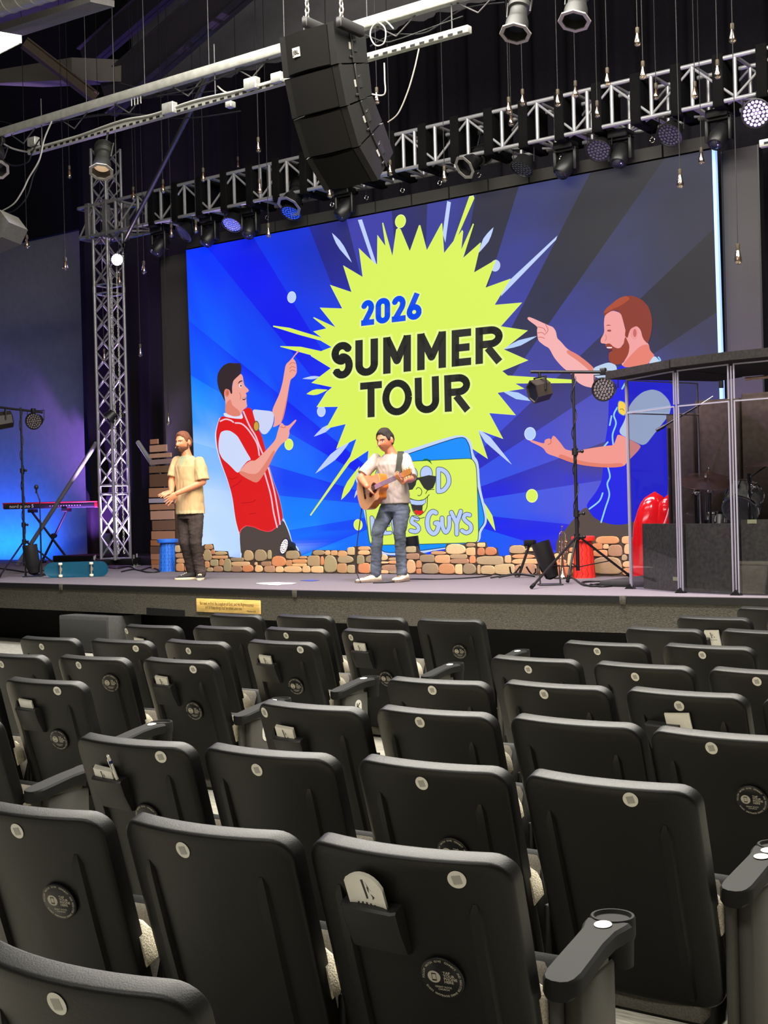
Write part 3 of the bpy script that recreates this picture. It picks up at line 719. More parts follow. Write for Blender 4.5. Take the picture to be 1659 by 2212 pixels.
# right-hand figure
V2 = [(870,720),(1250,690),(1320,860),(1360,900),(1385,960),(1385,1100),(1320,1150),(1310,1300),(1310,1800),(1250,1900),(1100,1985),(950,2035),(850,2035),(760,2010),(690,1970),(650,1910),(635,1870),(720,1760),(760,1680),(770,1600),(785,1390),(815,1200),(820,1010),(830,900)]
A.poly(p2r([(385,2175),(450,2090),(530,1990),(635,1875),(690,1970),(760,2010),(850,2035),(950,2035),(1100,1985),(1330,1900),(1330,2300),(385,2300)]), (84,70,64), 5)
A.poly(p2r(V2), (2,14,226), 6)
A.poly(p2r([(695,740),(640,690),(560,630),(480,590),(420,520),(395,500),(385,440),(360,405),(330,395),(170,322),(150,328),(152,345),(235,405),(228,430),(232,480),(240,520),(290,560),(330,580),(370,660),(440,740),(520,800),(560,860),(620,895),(700,910),(710,790)]), (244,176,176), 7)
A.poly(p2r([(695,740),(640,690),(560,630),(480,590),(470,620),(560,680),(640,745),(690,800)]), (226,130,116), 7.3)
for st in ([(235,405),(280,415),(300,440)], [(232,455),(270,452),(295,470)], [(240,490),(270,490),(290,500)], [(300,385),(320,430),(300,460)]): A.stroke(p2s(st), 1.6, (206,112,104), 7.5)
A.poly(p2r([(690,745),(740,722),(820,695),(882,718),(890,780),(860,820),(705,830)]), (186,208,236), 8)
A.poly(p2r([(785,320),(800,300),(850,268),(920,290),(940,360),(955,420),(975,500),(985,460),(1000,420),(1050,395),(1085,430),(1100,500),(1150,545),(1160,600),(1205,645),(1140,718),(960,742),(920,712),(950,690),(980,600),(960,520),(900,600),(860,590),(830,570),(790,560),(802,545),(755,540),(752,510),(785,450),(780,380)]), (240,160,158), 9)
A.poly(p2r([(1000,640),(1080,560),(1150,545),(1160,600),(1205,645),(1140,718),(960,742),(930,720)]), (230,126,110), 9.3)
A.poly(p2r([(1140,718),(1195,636),(1245,690),(1225,705)]), (190,214,236), 9.5)
A.poly(p2r(arc(1030, 450, 32, 60, 0, 360, 14)), (236,150,150), 9.6); A.poly(p2r(arc(1035, 455, 15, 34, 0, 360, 12)), (200,100,96), 9.7)
A.poly(p2r([(795,545),(830,540),(860,570),(900,585),(940,560),(955,480),(975,520),(992,560),(985,620),(960,670),(920,712),(870,718),(825,690),(818,650),(825,612),(855,600),(835,575),(795,570)]), (150,56,36), 10)
A.poly(p2r([(800,572),(850,573),(842,600),(815,606),(822,590)]), (110,24,30), 10.5); A.poly(p2r([(800,570),(850,570),(846,582),(806,582)]), (236,214,220), 10.7)
A.poly(p2r([(775,290),(800,250),(850,210),(900,170),(960,148),(1030,150),(1100,185),(1150,240),(1175,320),(1178,400),(1165,480),(1150,520),(1140,545),(1100,500),(1090,430),(1050,395),(1000,420),(985,460),(975,500),(952,480),(960,420),(940,360),(925,300),(890,270),(840,270),(800,300),(785,320)]), (136,48,30), 11)
A.poly(p2r([(775,290),(800,250),(850,210),(900,170),(960,148),(1000,170),(950,210),(900,240),(850,258),(800,290)]), (170,70,40), 11.3)
A.poly(p2r([(795,398),(815,384),(845,396),(812,394)]), (140,64,50), 10.4); A.poly(p2r(arc(824, 436, 18, 9, 0, 360, 12)), (150,70,70), 10.4); A.stroke(p2s([(795,470),(800,500),(790,520)]), 1.2, (210,110,104), 10.4)
A.poly(p2r([(1040,990),(1100,940),(1180,918),(1250,940),(1310,1000),(1335,1060),(1320,1130),(1200,1280),(1115,1390),(1010,1340),(895,1280),(950,1180),(970,1100),(1000,1040)]), (176,196,222), 8)
A.poly(p2r([(895,1285),(1010,1340),(1090,1385),(1060,1430),(980,1510),(945,1555),(850,1565),(720,1560),(600,1545),(500,1520),(400,1480),(310,1450),(280,1400),(165,1347),(180,1335),(290,1370),(292,1335),(330,1322),(345,1335),(360,1300),(380,1310),(430,1370),(460,1415),(530,1430),(700,1400),(800,1385),(860,1380),(880,1330)]), (240,150,140), 9)
A.poly(p2r([(945,1555),(850,1565),(720,1560),(600,1545),(500,1520),(400,1480),(420,1450),(520,1490),(640,1520),(800,1535),(930,1525)]), (226,124,104), 9.4); A.stroke(p2s([(320,1375),(345,1360),(342,1335)]), 1.6, (200,104,100), 9.6)
for st in ([(955,870),(930,915)], [(890,1070),(862,1130),(880,1200),(852,1290),(856,1370)], [(843,1140),(828,1215)], [(812,1355),(782,1390)], [(815,1567),(830,1640),(808,1700),(825,1790),(792,1900),(757,2015)], [(770,1775),(742,1840),(660,1905)], [(1230,655),(1245,680),(1225,700)]):
    A.stroke(p2s(st), 3.4, (140,206,250), 8)
A.poly(p2r([(895,1005),(962,1025),(968,1112),(948,1145),(890,1112)]), (60,130,200), 9); A.poly(p2r([(900,1012),(955,1030),(962,1108),(944,1138),(897,1106)]), (250,206,70), 9.4); A.stroke(p2s([(912,1085),(930,1080),(945,1095)]), 1.2, (110,80,40), 9.6)
def clip_art(V, F, Cc):
    """keep only faces inside the panel"""
    keep = []
    for f_ in F:
        c = sum((V[i] for i in f_), Vector()) / len(f_)
        if SX0 <= c.x <= SX0 + SW and SZ0 <= c.z <= SZ1: keep.append(f_)
    return keep
for i, p in enumerate(A.v):
    A.v[i] = Vector((min(max(p.x, SX0 + .002), SX0 + SW - .002), p.y, min(max(p.z, SZ0 + .002), SZ1 - .002)))
led = thing('led_screen', 'huge blue video wall showing the yellow summer tour starburst', 'screen', (SX0 + SW/2, SY, S))
me = bpy.data.meshes.new('display'); L0 = Vector(led.location)
me.from_pydata([tuple(p - L0) for p in A.v], [], A.f)
at_ = me.color_attributes.new('Col', 'FLOAT_COLOR', 'POINT'); at_.data.foreach_set('color', [c for col in A.c for c in col])
me.materials.append(vcol_mat('display_pixels', emission=True, rough=0.5)); me.update()
o = bpy.data.objects.new('display', me); link(o, led)
q = MB(); B_ = [uv2p(0, SZ0), uv2p(SW, SZ0), uv2p(SW, SZ1), uv2p(0, SZ1)]
q.prism([p - SN * .004 for p in B_], -SN * .12); q.build('cabinet', BLK, led, world=True, smooth=None)
e = MB(); lw = .045
e.prism([uv2p(SW + .004, SZ0, 5), uv2p(SW + lw, SZ0, 5), uv2p(SW + lw, SZ1, 5), uv2p(SW + .004, SZ1, 5)], -SN * .06)
e.build('edge_light', mat('edge_glow', (120,160,240), .5, noise_amt=0, emit=(156,192,255), estr=1.0), led, world=True, smooth=None)
# header cabinets with joints above the picture, eye bolts hanging in front of them
q = [0.0]; nh = 14
HD = mat('header_panel', (36, 35, 32), .8, noise_amt=.1)
for i in range(nh):
    u0 = SW * i / nh + .012; u1 = SW * (i + 1) / nh - .012
    e = MB(); e.prism([uv2p(u0, SZ1 + .02), uv2p(u1, SZ1 + .02), uv2p(u1, SZ1 + .17), uv2p(u0, SZ1 + .17)], Vector((0, .1, 0)))
    e.build('header_panel', HD, led, world=True, smooth=None)
bolt = MB()
bolt.tube([Vector((0, 0, .05 + .03*math.cos(a))) + Vector((.03*math.sin(a), 0, -.05)) for a in [2*PI*k/12 for k in range(13)]], .006, 6, cap=False); bolt.cyl((0, 0, .03), (0, 0, .12), .006, 6)
bm_ = bolt.mesh('eye_bolt', 40); bm_.materials.append(CHROME)
for i in range(1, nh):
    p = uv2p(SW * i / nh - .1, SZ1 + .23) - L0 + Vector((0, -.06, 0)); inst('eye_bolt', bm_, led, Matrix.Translation(p))
# black masking panels left and right of the screen
for nm, x0, x1, lab in (('masking_panel', at(352, 800, 14.98).x, SX0 - .01, 'tall black masking panel on the left edge of the video wall'), ('masking_panel', SX0 + SW + .06, at(1641, 500, 14.98).x, 'tall black masking panel on the right edge of the video wall')):
    t = thing(nm, lab, 'panel', ((x0+x1)/2, 14.98, S)); w = x1 - x0
    q = MB(); q.bbox((-w/2, 0, .01), (w/2, .12, SZ1 - S), .006); q.build('face_panel', mat('masking_black', (50, 47, 50), .8, noise_amt=.06), t)
    q = MB(); q.box((-w/2 - .015, -.008, .01), (-w/2 + .005, .12, SZ1 - S)); q.box((w/2 - .005, -.008, .01), (w/2 + .015, .12, SZ1 - S)); q.build('edge_frame', BLKSAT, t)
# ================================================================== truss tower
TY = 14.5; TZ0, TZ1 = 6.14, 6.68
tc = at(247, 1000, 14.73); TX = tc.x - .02; TYC = 14.73; HS = .165
SLEEVE = mat('sleeve_grey', (120, 118, 124), .5, metal=.4)
tower = thing('truss_tower', 'vertical aluminium truss tower glowing purple left of the screen', 'truss', (TX, TYC, S))
leg = MB(); leg.cyl((0, 0, 0), (0, 0, 1), .025, 12); legm = leg.mesh('leg', 40); legm.materials.append(ALU)
brm = MB(); brm.cyl((0, 0, 0), (0, 0, 1), .0125, 8); brm = brm.mesh('brace', 40); brm.materials.append(ALU)
def bar(parent, name, mesh, p0, p1, thick=1.0):
    p0 = Vector(p0); p1 = Vector(p1); d = p1 - p0
    F = frame_from(d); M = Matrix.Translation(p0) @ F @ Matrix.Diagonal((thick, thick, d.length, 1))
    return inst(name, mesh, parent, M)
zt = at(205, 328, 14.73).z - S
for sx in (-1, 1):
    for sy in (-1, 1): bar(tower, 'leg', legm, (sx*HS, sy*HS, .12), (sx*HS, sy*HS, zt))
zj1 = at(247, 1057, 14.6).z - S; zj2 = at(247, 620, 14.6).z - S
faces = [((-1,-1),(1,-1)), ((1,-1),(1,1)), ((1,1),(-1,1)), ((-1,1),(-1,-1))]
def fill(z0, z1):
    n = max(1, round((z1 - z0) / .315)); h = (z1 - z0) / n
    for k in range(n):
        for fi, (a, c) in enumerate(faces):
            A_ = Vector((a[0]*HS, a[1]*HS, 0)); C_ = Vector((c[0]*HS, c[1]*HS, 0)); zb = z0 + k*h; ztp = zb + h
            bar(tower, 'brace', brm, A_ + Vector((0, 0, zb)), C_ + Vector((0, 0, ztp)))
            if fi != 2 or k % 2: bar(tower, 'brace', brm, C_ + Vector((0, 0, zb)), A_ + Vector((0, 0, ztp)))
for z0, z1 in ((.16, zj1 - .07), (zj1 + .07, zj2 - .07), (zj2 + .07, zt)): fill(z0, z1)
for z in (.14, zj1 - .07, zj1 + .07, zj2 - .07, zj2 + .07):
    for a, c in faces: bar(tower, 'brace', brm, (a[0]*HS, a[1]*HS, z), (c[0]*HS, c[1]*HS, z), 1.2)
b = MB()
for z in (zj1, zj2):
    for sx in (-1, 1):
        for sy in (-1, 1): b.cyl((sx*HS, sy*HS, z - .05), (sx*HS, sy*HS, z + .05), .03, 12)
b.build('coupler', ALU, tower)
b = MB(); b.bbox((-.55, -.06, .05), (.45, .06, .14), .01); b.bbox((-.06, -.5, .05), (.06, .5, .14), .01); b.build('base_beam', BLKSAT, tower)
for x, y in ((-.5, 0), (.42, 0), (0, -.46), (0, .46)):
    q = MB(); q.cyl((x, y, 0), (x, y, .2), .014, 8); q.cyl((x, y, 0), (x, y, .012), .06, 14); q.build('jack_foot', STEEL, tower)
L0 = tower.location
a0 = at(208, 957, 14.62) - L0; a1 = at(38, 1204, 14.85) - L0; a1.z = .03
b = MB(); b.cyl(a0, a1, .036, 12); b.build('outrigger_brace', ALU, tower)
a0 = at(298, 955, 14.62) - L0; a1 = at(416, 1136, 14.2) - L0; pz = a1.copy(); pz.z = .004
b = MB(); b.cyl(a0, a1, .036, 12); b.build('outrigger_brace', ALU, tower)
b = MB(); b.cyl(pz, a1 + Vector((0, 0, .03)), .03, 10); b.cyl(pz, pz + Vector((0, 0, .012)), .08, 14); b.build('jack_post', STEEL, tower)
zs0, zs1 = TZ0 - S - .02, TZ1 - S + .02; b = MB(); b.bbox((-.05, -.05, 0), (.05, .05, zs1 - zs0), .006); slb = b.mesh('sleeve_post', 30); slb.materials.append(SLEEVE)
for sx in (-1, 1):
    for sy in (-1, 1): inst('sleeve_post', slb, tower, Matrix.Translation((sx*(HS+.04), sy*(HS+.04), zs0)))

# hoist chains beside the tower
hc = thing('hoist_chain', 'pair of thin hoist chains hanging right of the truss tower', 'chain', (TX + .34, TYC - .25, S + .15))
def chain_mesh(L, wire=.004, ln=.03, wd=.010):
    q = MB(); n = int(L / (ln * 0.78))
    for k in range(n):
        c = Vector((0, 0, k * ln * .78)); P = []
        for j in range(9):
            a = 2*PI*j/8; x = wd * math.cos(a); z = ln/2 * math.sin(a)
            P.append(c + (Vector((x, 0, z)) if k % 2 else Vector((0, x, z))))
        q.tube(P, wire, 4, cap=False)
    return q
chm = chain_mesh(4.6, .005, .05, .014).mesh('chain', 60); chm.materials.append(STEEL)
for dx in (0, .13): inst('chain', chm, hc, Matrix.Translation((dx, 0, .1)))
# ------------------------------------------------------------------ horizontal box truss
X0 = at(172, 480, TY).x; X1 = 2.5
tr = thing('box_truss', 'long grey aluminium box truss with black wraps above the video wall', 'truss', (X0, TY, TZ0))
TD = .47; TH = TZ1 - TZ0
chl = MB(); chl.cyl((0, 0, 0), (0, 0, 1), .0265, 14); chl = chl.mesh('chord', 40); chl.materials.append(ALU)
Lx = X1 - X0
for y in (0, TD):
    for z in (.027, TH - .027): bar(tr, 'chord', chl, (0, y, z), (Lx, y, z))
bay = (at(1591, 300, TY).x - at(1241, 300, TY).x) / 4
off = (at(1241, 300, TY).x - X0) % bay
nb = int((Lx - off) / bay)
wr = MB(); wr.bbox((-.065, -.04, -.03), (.065, TD + .04, TH + .03), .012); wrm = wr.mesh('truss_wrap', 30); wrm.materials.append(mat('wrap_cloth', (13, 13, 14), .95, noise_amt=.2, spec=.1))
for i in range(-1, nb + 1):
    x = off + i * bay
    if 0 <= x <= Lx:
        for y in (0, TD): bar(tr, 'upright', brm, (x, y, .03), (x, y, TH - .03), 1.9)
        for z in (.027, TH - .027): bar(tr, 'crossbar', brm, (x, 0, z), (x, TD, z), 1.7)
        if i % 5 == 2:
            for y in (0, TD): bar(tr, 'upright', brm, (x + bay*.36, y, .03), (x + bay*.36, y, TH - .03), 1.9)
    xa, xb = max(0, x), min(Lx, x + bay)
    if xb > xa + .1:
        for y in (0, TD):
            up = (i + (1 if y else 0)) % 2
            bar(tr, 'diagonal', brm, (xa, y, .05 if up else TH - .05), (xb, y, TH - .05 if up else .05), 1.25)
        bar(tr, 'diagonal', brm, (xa, 0 if i % 2 else TD, .027), (xb, TD if i % 2 else 0, .027), 1.25)
        if xa > 1.2: inst('truss_wrap', wrm, tr, Matrix.Translation((x + bay*.62, 0, 0)))
for z in (0.027, TH - .027):
    q = MB(); q.cyl((-.03, 0, z), (-.03, TD, z), .03, 10); q.build('end_tube', ALU, tr)
bb = MB()
bb.cyl((0, 0, 0), (0, 0, .10), .005, 6)
# ------------------------------------------------------------------ stage lamps
LENSD = mat('dark_lens', (30, 32, 44), .12, noise_amt=0, spec=.8)
def dots_mesh(r, rows, dr):
    q = MB(); pts = [(0, 0)]
    for k in range(1, rows + 1):
        for j in range(6 * k): a = 2*PI*j/(6*k); pts.append((r * k / (rows + .4) * math.cos(a), r * k / (rows + .4) * math.sin(a)))
    for x, y in pts: q.add([Vector((x + dr*math.cos(2*PI*i/8), y + dr*math.sin(2*PI*i/8), 0)) for i in range(8)] + [Vector((x, y, .006))], [(i, (i+1) % 8, 8) for i in range(8)])
    return q
def par_lamp(name, label, pos, face, hang, r=.12, L=.16, lens=None, group=None):
    """LED par: local +z is the beam; hang = clamp point (world)"""
    pos = Vector(pos); t = thing(name, label, 'stage light', pos, group=group); F = frame_from(face)
    q = MB(); q.T = F; q.lathe([(r*.35, -L), (r*.72, -L*.9), (r*.86, -L*.4), (r, -.01), (r*1.02, 0), (r*.93, .004), (r*.90, -.012), (.001, -.012)], 24); q.build('housing', BLKSAT, t)
    q = dots_mesh(r*.88, 3, r*.115); q.T = None; q.v = [F @ (p + Vector((0, 0, -.008))) for p in q.v]; q.build('lens_array', lens or mat('led_lens', (66, 66, 82), .15, noise_amt=0, spec=.8), t)
    h = Vector(hang) - pos; sd = F.col[0].xyz; sd.z = 0
    sd = sd.normalized() if sd.length > .05 else Vector((1, 0, 0))
    c0 = F @ Vector((0, 0, -L*.5)); up = h.normalized()
    q = MB(); q.tube([c0 + sd*r*1.02, c0 + sd*r*1.05 + up*r*1.2, c0 - sd*r*1.05 + up*r*1.2, c0 - sd*r*1.02], .008, 6); q.build('yoke', BLKSAT, t)
    q = MB(); q.cyl(c0 + up*r*1.2, h, .012, 8); q.bbox((h.x - .03, h.y - .03, h.z - .03), (h.x + .03, h.y + .03, h.z + .04), .008); q.build('clamp', BLKSAT, t)
    return t
def profile_lamp(name, label, pos, face, hang, r=.10, L=.46, m=None, group=None, frame=True, lens=None):
    """long-barrel spotlight with a square-cornered gel frame; local +z is the beam"""
    pos = Vector(pos); t = thing(name, label, 'stage light', pos, group=group); F = frame_from(face); m = m or BLKSAT
    q = MB(); q.T = F; q.lathe([(r*.3, -L*.5), (r*.8, -L*.48), (r*.92, -L*.3), (r*.92, -L*.15), (r*.72, -L*.12), (r*.75, L*.1), (r*.8, L*.12), (r*.9, L*.2), (r*.98, L*.5), (r*.9, L*.5), (r*.86, L*.3), (.001, L*.28)], 24); q.build('barrel', m, t)
    q = MB(); q.T = F
    for k in range(4): z = -L*(.46 - k*.05); q.cyl((0, 0, z), (0, 0, z + .008), r*.98, 20)
    q.build('cooling_fin', m, t)
    if frame:
        q = MB(); q.T = F; n = 8
        o8 = [Vector((r*1.28*math.cos(2*PI*(i+.5)/n), r*1.28*math.sin(2*PI*(i+.5)/n), L*.5)) for i in range(n)]; i8 = [Vector((p.x*.76, p.y*.76, L*.5)) for p in o8]
        q.loft([i8, o8, [p + Vector((0,0,.012)) for p in o8], [p + Vector((0,0,.012)) for p in i8]], closed=True); q.build('gel_frame', mat('gel_frame_metal', (150, 146, 140), .45, metal=.5), t)
    q = MB(); q.T = F; q.lathe([(.001, L*.30), (r*.5, L*.315), (r*.84, L*.30)], 20); q.build('lens', lens or LENSD, t)
    h = Vector(hang) - pos; up = h.normalized(); sd = F.col[0].xyz; sd.z = 0; sd = sd.normalized() if sd.length > .05 else Vector((1,0,0))
    q = MB(); q.tube([sd*r*1.05, sd*r*1.1 + up*r*1.6, -sd*r*1.1 + up*r*1.6, -sd*r*1.05], .010, 6); q.build('yoke', m, t)
    q = MB(); q.cyl(up*r*1.6, h, .014, 8); q.bbox((h.x-.03, h.y-.03, h.z-.03), (h.x+.03, h.y+.03, h.z+.05), .008); q.build('clamp', m, t)
    return t
def moving_head(name, label, pos, face, group=None, s=1.0):
    """pos = under the chord; base box up, yoke arms, tilting head"""
    pos = Vector(pos); t = thing(name, label, 'stage light', pos, group=group)
    q = MB(); q.bbox((-.13*s, -.1*s, -.09*s), (.13*s, .1*s, 0), .012); q.build('base', BLKSAT, t)
    q = MB(); q.bbox((-.16*s, -.05*s, -.36*s), (-.12*s, .05*s, -.08*s), .01); q.bbox((.12*s, -.05*s, -.36*s), (.16*s, .05*s, -.08*s), .01); q.bbox((-.16*s, -.05*s, -.12*s), (.16*s, .05*s, -.09*s), .008); q.build('yoke', BLKSAT, t)
    F = Matrix.Translation((0, 0, -.30*s)) @ frame_from(face)
    q = MB(); q.T = F; q.lathe([(.05*s, -.17*s), (.095*s, -.14*s), (.115*s, 0), (.10*s, .13*s), (.085*s, .15*s), (.075*s, .14*s), (.001, .14*s)], 22); q.build('head', BLKSAT, t)
    q = MB(); q.T = F; q.lathe([(.001, .165*s), (.05*s, .158*s), (.072*s, .143*s)], 18); q.build('lens', LENSD, t)
    return t
zc = TZ0
def under(px, py, y): return at(px, py, y)
PURL = mat('purple_led', (200, 180, 255), .2, noise_amt=0, emit=(150, 110, 255), estr=2.2)
BLUL = mat('blue_led', (70, 110, 230), .2, noise_amt=0, emit=(40, 90, 220), estr=.35)
PARS = [(396,505,(-.3,-.75,-.75),'round LED par with blue lenses, leftmost of those under the box truss',None), (500,486,(.05,-.6,-.9),'round LED par with blue lenses, second from the left under the box truss',BLUL), (628,461,(0,-.55,-.95),'round LED par with blue lenses just left of the line array',BLUL), (1126,365,(-.2,-.55,-.95),'round LED par with grey honeycomb lenses above the starburst',None), (1292,326,(.1,-.7,-.7),'round LED par with faint grey lenses under the box truss right of centre',None), (1445,293,(-.1,-.7,-.7),'round LED par with faint grey lenses under the right half of the box truss',None)]
for px, py, fc, lab, ln in PARS:
    p = at(px, py, TY + .05); par_lamp('led_par', lab, p, fc, (p.x + .02, TY + .02, TZ0 + .02), .155, .17, ln, 'round lamps under the truss')
p = at(1633, 245, TY - .1); par_lamp('led_par', 'round LED par glowing purple at the right end of the box truss', p, (.3, -.95, -.25), (p.x, TY, TZ0 + .02), .16, .17, PURL, 'round lamps under the truss')
p = at(253, 561, TYC - .35); par_lamp('led_par', 'blazing white LED par clamped to the truss tower', p, (.55, -.8, -.12), (p.x - .02, TYC - HS, p.z + .25), .10, .14, mat('blazing_led', (255, 250, 255), .3, noise_amt=0, emit=(236, 216, 255), estr=60), 'round lamps under the truss')
spot('par_beam', p + Vector((.02, -.06, -.02)), p + Vector((1.0, -2.0, -.8)), 60, (.72, .5, 1), 90)
p = at(640, 420, TY + .1); profile_lamp('profile_spot', 'big dark spotlight pointing down beside the line array, on the truss', p, (-.1, -.55, -.75), (p.x, TY + .2, TZ1 - .1), .15, .46, None, 'spotlights on the truss')
p = at(1026, 345, TY + .05); profile_lamp('profile_spot', 'spotlight with an open octagonal gel frame, on the truss over the starburst', p, (-.3, -.7, -.55), (p.x, TY + .2, TZ0 + .35), .13, .40, None, 'spotlights on the truss')
for px, py, lab in ((452,470,'dark moving head hanging under the left part of the box truss'), (345,500,'dark moving head above the masking panel left of the screen'), (540,462,'dark moving head hidden under the truss left of the line array'), (1222,330,'dark moving head under the truss above the fold in the navy rays'), (1340,305,'dark moving head with grey bracket under the right half of the truss'), (1553,262,'dark moving head with a small blue lens at the right of the truss'), (745,430,'dark moving head just behind the bottom of the line array')):
    p = at(px, py, TY + .2); moving_head('moving_head', lab, (p.x, TY + .2, TZ0 + .0), (random.uniform(-.4, .4), -.6, -.8), 'moving heads under the truss')
# fixtures on the tower
p = at(234, 905, TYC - .3); par_lamp('led_par', 'small black LED par clamped halfway up the truss tower', p, (-.5, -.5, -.7), (p.x + .2, TYC - HS, p.z + .05), .11, .15, None, 'round lamps under the truss')
# ------------------------------------------------------------------ line array
XA = at(718, 45, 9.3).x
sidepx = [((720,45),(790,73),(795,135),(729,137)), ((731,139),(797,137),(804,205),(748,228)), ((750,230),(805,207),(826,262),(775,316)), ((777,318),(828,264),(850,330),(817,389))]
la = thing('line_array', 'curved black four-box line array speaker hanging from chains', 'speaker', (XA - .32, 9.4, at(718, 45, 9.3).z))
LA0 = Vector(la.location)
CAB = mat('speaker_black', (15, 15, 15), .6, noise_amt=.15, spec=.25); GRI = mat('speaker_grille', (10, 10, 10), .8, noise_amt=.4, noise_scale=260, spec=.15)
AW = .64
for k, quad in enumerate(sidepx):
    P = [atx(x, y, XA) for x, y in quad]                       # front-top, back-top, back-bottom, front-bottom
    ft, bt, bb_, fb = P
    fd = ((ft + fb) / 2 - (bt + bb_) / 2).normalized()
    c = MB(); poly = [ft, bt, bb_, fb]
    cc = sum(poly, Vector()) / 4; poly = [cc + (p - cc) * .985 for p in poly]
    c.prism(poly, (-AW, 0, 0)); cab = c.build('cabinet', CAB, la, world=True, smooth=20)
    g = MB(); n = 7; loops = []
    for j in range(n + 1):                                   # gently bowed grille
        u = j / n; bow = .035 * math.sin(PI * u); x = -AW * (.03 + .76 * u) - .06
        loops.append([ft + (fb-ft)*.03 + fd*(.006+bow) + Vector((x,0,0)), fb + (ft-fb)*.03 + fd*(.006+bow) + Vector((x,0,0)), fb + (ft-fb)*.03 - fd*.01 + Vector((x,0,0)), ft + (fb-ft)*.03 - fd*.01 + Vector((x,0,0))])
    g.loft(loops); g.build('grille', GRI, la, world=True, smooth=50)
    g = MB(); a = ft + fd * .004; d2 = fb + fd * .004
    g.prism([a + Vector((.004,0,0)), a + Vector((-.07,0,0)), d2 + Vector((-.07,0,0)), d2 + Vector((.004,0,0))], -fd * .05); g.build('end_bezel', CAB, la, world=True)
    # rigging plate, handle pocket, pins on the visible side
    md = (ft + bt) / 2 * .5 + (fb + bb_) / 2 * .5; up = ((ft + bt) / 2 - (fb + bb_) / 2).normalized()
    M = Matrix.Identity(4); 
    for i, v in enumerate((fd, Vector((1, 0, 0)), up)):
        for r_ in range(3): M[r_][i] = v[r_]
    M.translation = md + Vector((.002, 0, 0))
    hh = ((ft + bt)/2 - (fb + bb_)/2).length / 2
    q = MB(); q.bbox((-.012, 0, -hh), (.012, .014, hh), .003, M); q.bbox((-.05, 0, hh*.2), (.012, .010, hh*.3), .003, M); q.bbox((-.012, 0, -hh*.75), (.05, .012, -hh*.62), .003, M); q.build('rigging_bar', BLKSAT, la, world=True)
    q = MB(); q.bbox((-.075, 0, -hh*.35), (-.02, .006, hh*.35), .004, M); q.build('handle_pocket', BLK, la, world=True)
    q = MB(); q.bbox((.015, 0, -hh*.25), (.045, .004, hh*.15), .002, M); q.build('rating_label', mat('grey_label', (120, 120, 116), .6, noise_amt=0), la, world=True)
    if k == 0:
        fc = (ft + fb) / 2 + fd * .03; upf = (ft - fb).normalized()
        M = Matrix.Identity(4)
        for i, v in enumerate((Vector((1, 0, 0)), upf, Vector((1,0,0)).cross(upf))):
            for r_ in range(3): M[r_][i] = v[r_]
        M.translation = fc + Vector((-AW*.66, 0, 0)) + fd * .012
        q = MB().use(mat('badge_grey', (176, 174, 168), .4, noise_amt=0)); s = .042
        sg = 1 if M.col[2].xyz.dot(fd) > 0 else -1
        q.box((-s, -s, -.004), (s, s, .004), M); q.build('badge', None, la, world=True, smooth=None)
        q = MB(); Mt = M @ Matrix.Translation((0, -.004, .006 * sg)); helper_text(q, 'JBL', Mt, .052, bold=.002); q.build('badge_lettering', mat('badge_ink', (24, 24, 24), .6, noise_amt=0), la, world=True, smooth=None)
ftop = atx(720, 45, XA)
for px in (664, 738):
    t0 = at(px, 46, 9.35); q = MB(); q.bbox((t0.x - .03, t0.y - .05, t0.z - .06), (t0.x + .03, t0.y + .3, t0.z + .03), .008); q.build('lifting_bracket', BLKSAT, la, world=True)
    cm = chain_mesh(1.9, .0075, .075, .02).mesh('chain', 60); cm.materials.append(STEEL)
    inst('chain', cm, la, Matrix.Translation(t0 + Vector((0, 0, .04)) - LA0))
# ------------------------------------------------------------------ lighting batten (two parallel rails) in front of the truss
BY = 11.6
u0, u1 = at(-60, 303, BY), at(1010, -9, BY); l0, l1 = at(64, 326, BY), at(612, 176, BY); l2, l3 = at(690, 156, BY), at(1015, 66, BY)
zu = (u0.z + u1.z) / 2; zl_ = (l0.z + l3.z) / 2
bt = thing('lighting_batten', 'pale grey double-rail lighting batten across the top of the picture', 'batten', (u0.x, BY, zu))
RAIL = mat('pale_rail_paint', (150, 150, 144), .5, metal=.2, noise_amt=.15, noise_scale=12)
q = MB(); q.bbox((u0.x, BY - .05, zu - .055), (2.0, BY + .05, zu + .055), .01); q.build('upper_rail', RAIL, bt, world=True)
q = MB(); q.bbox((l0.x, BY - .04, zl_ - .04), (l3.x, BY + .04, zl_ + .035), .006); q.build('lower_rail', RAIL, bt, world=True)
n = int((l3.x - l0.x) / .12)
sl = MB(); sl.box((-.03, -.003, -.012), (.03, .003, .012)); slm = sl.mesh('rail_slot', None); slm.materials.append(BLK)
for i in range(min(n, 90)): inst('rail_slot', slm, bt, Matrix.Translation(Vector((l0.x + .1 + i * .12, BY - .041, zl_ - .022)) - Vector(bt.location)))
for px in (88, 465, 660, 980):
    x = at(px, 200, BY).x; q = MB(); q.cyl((x, BY, zl_), (x, BY, zu + .3), .007, 8); q.build('drop_rod', mat('dull_wire', (70, 70, 70)), bt, world=True)
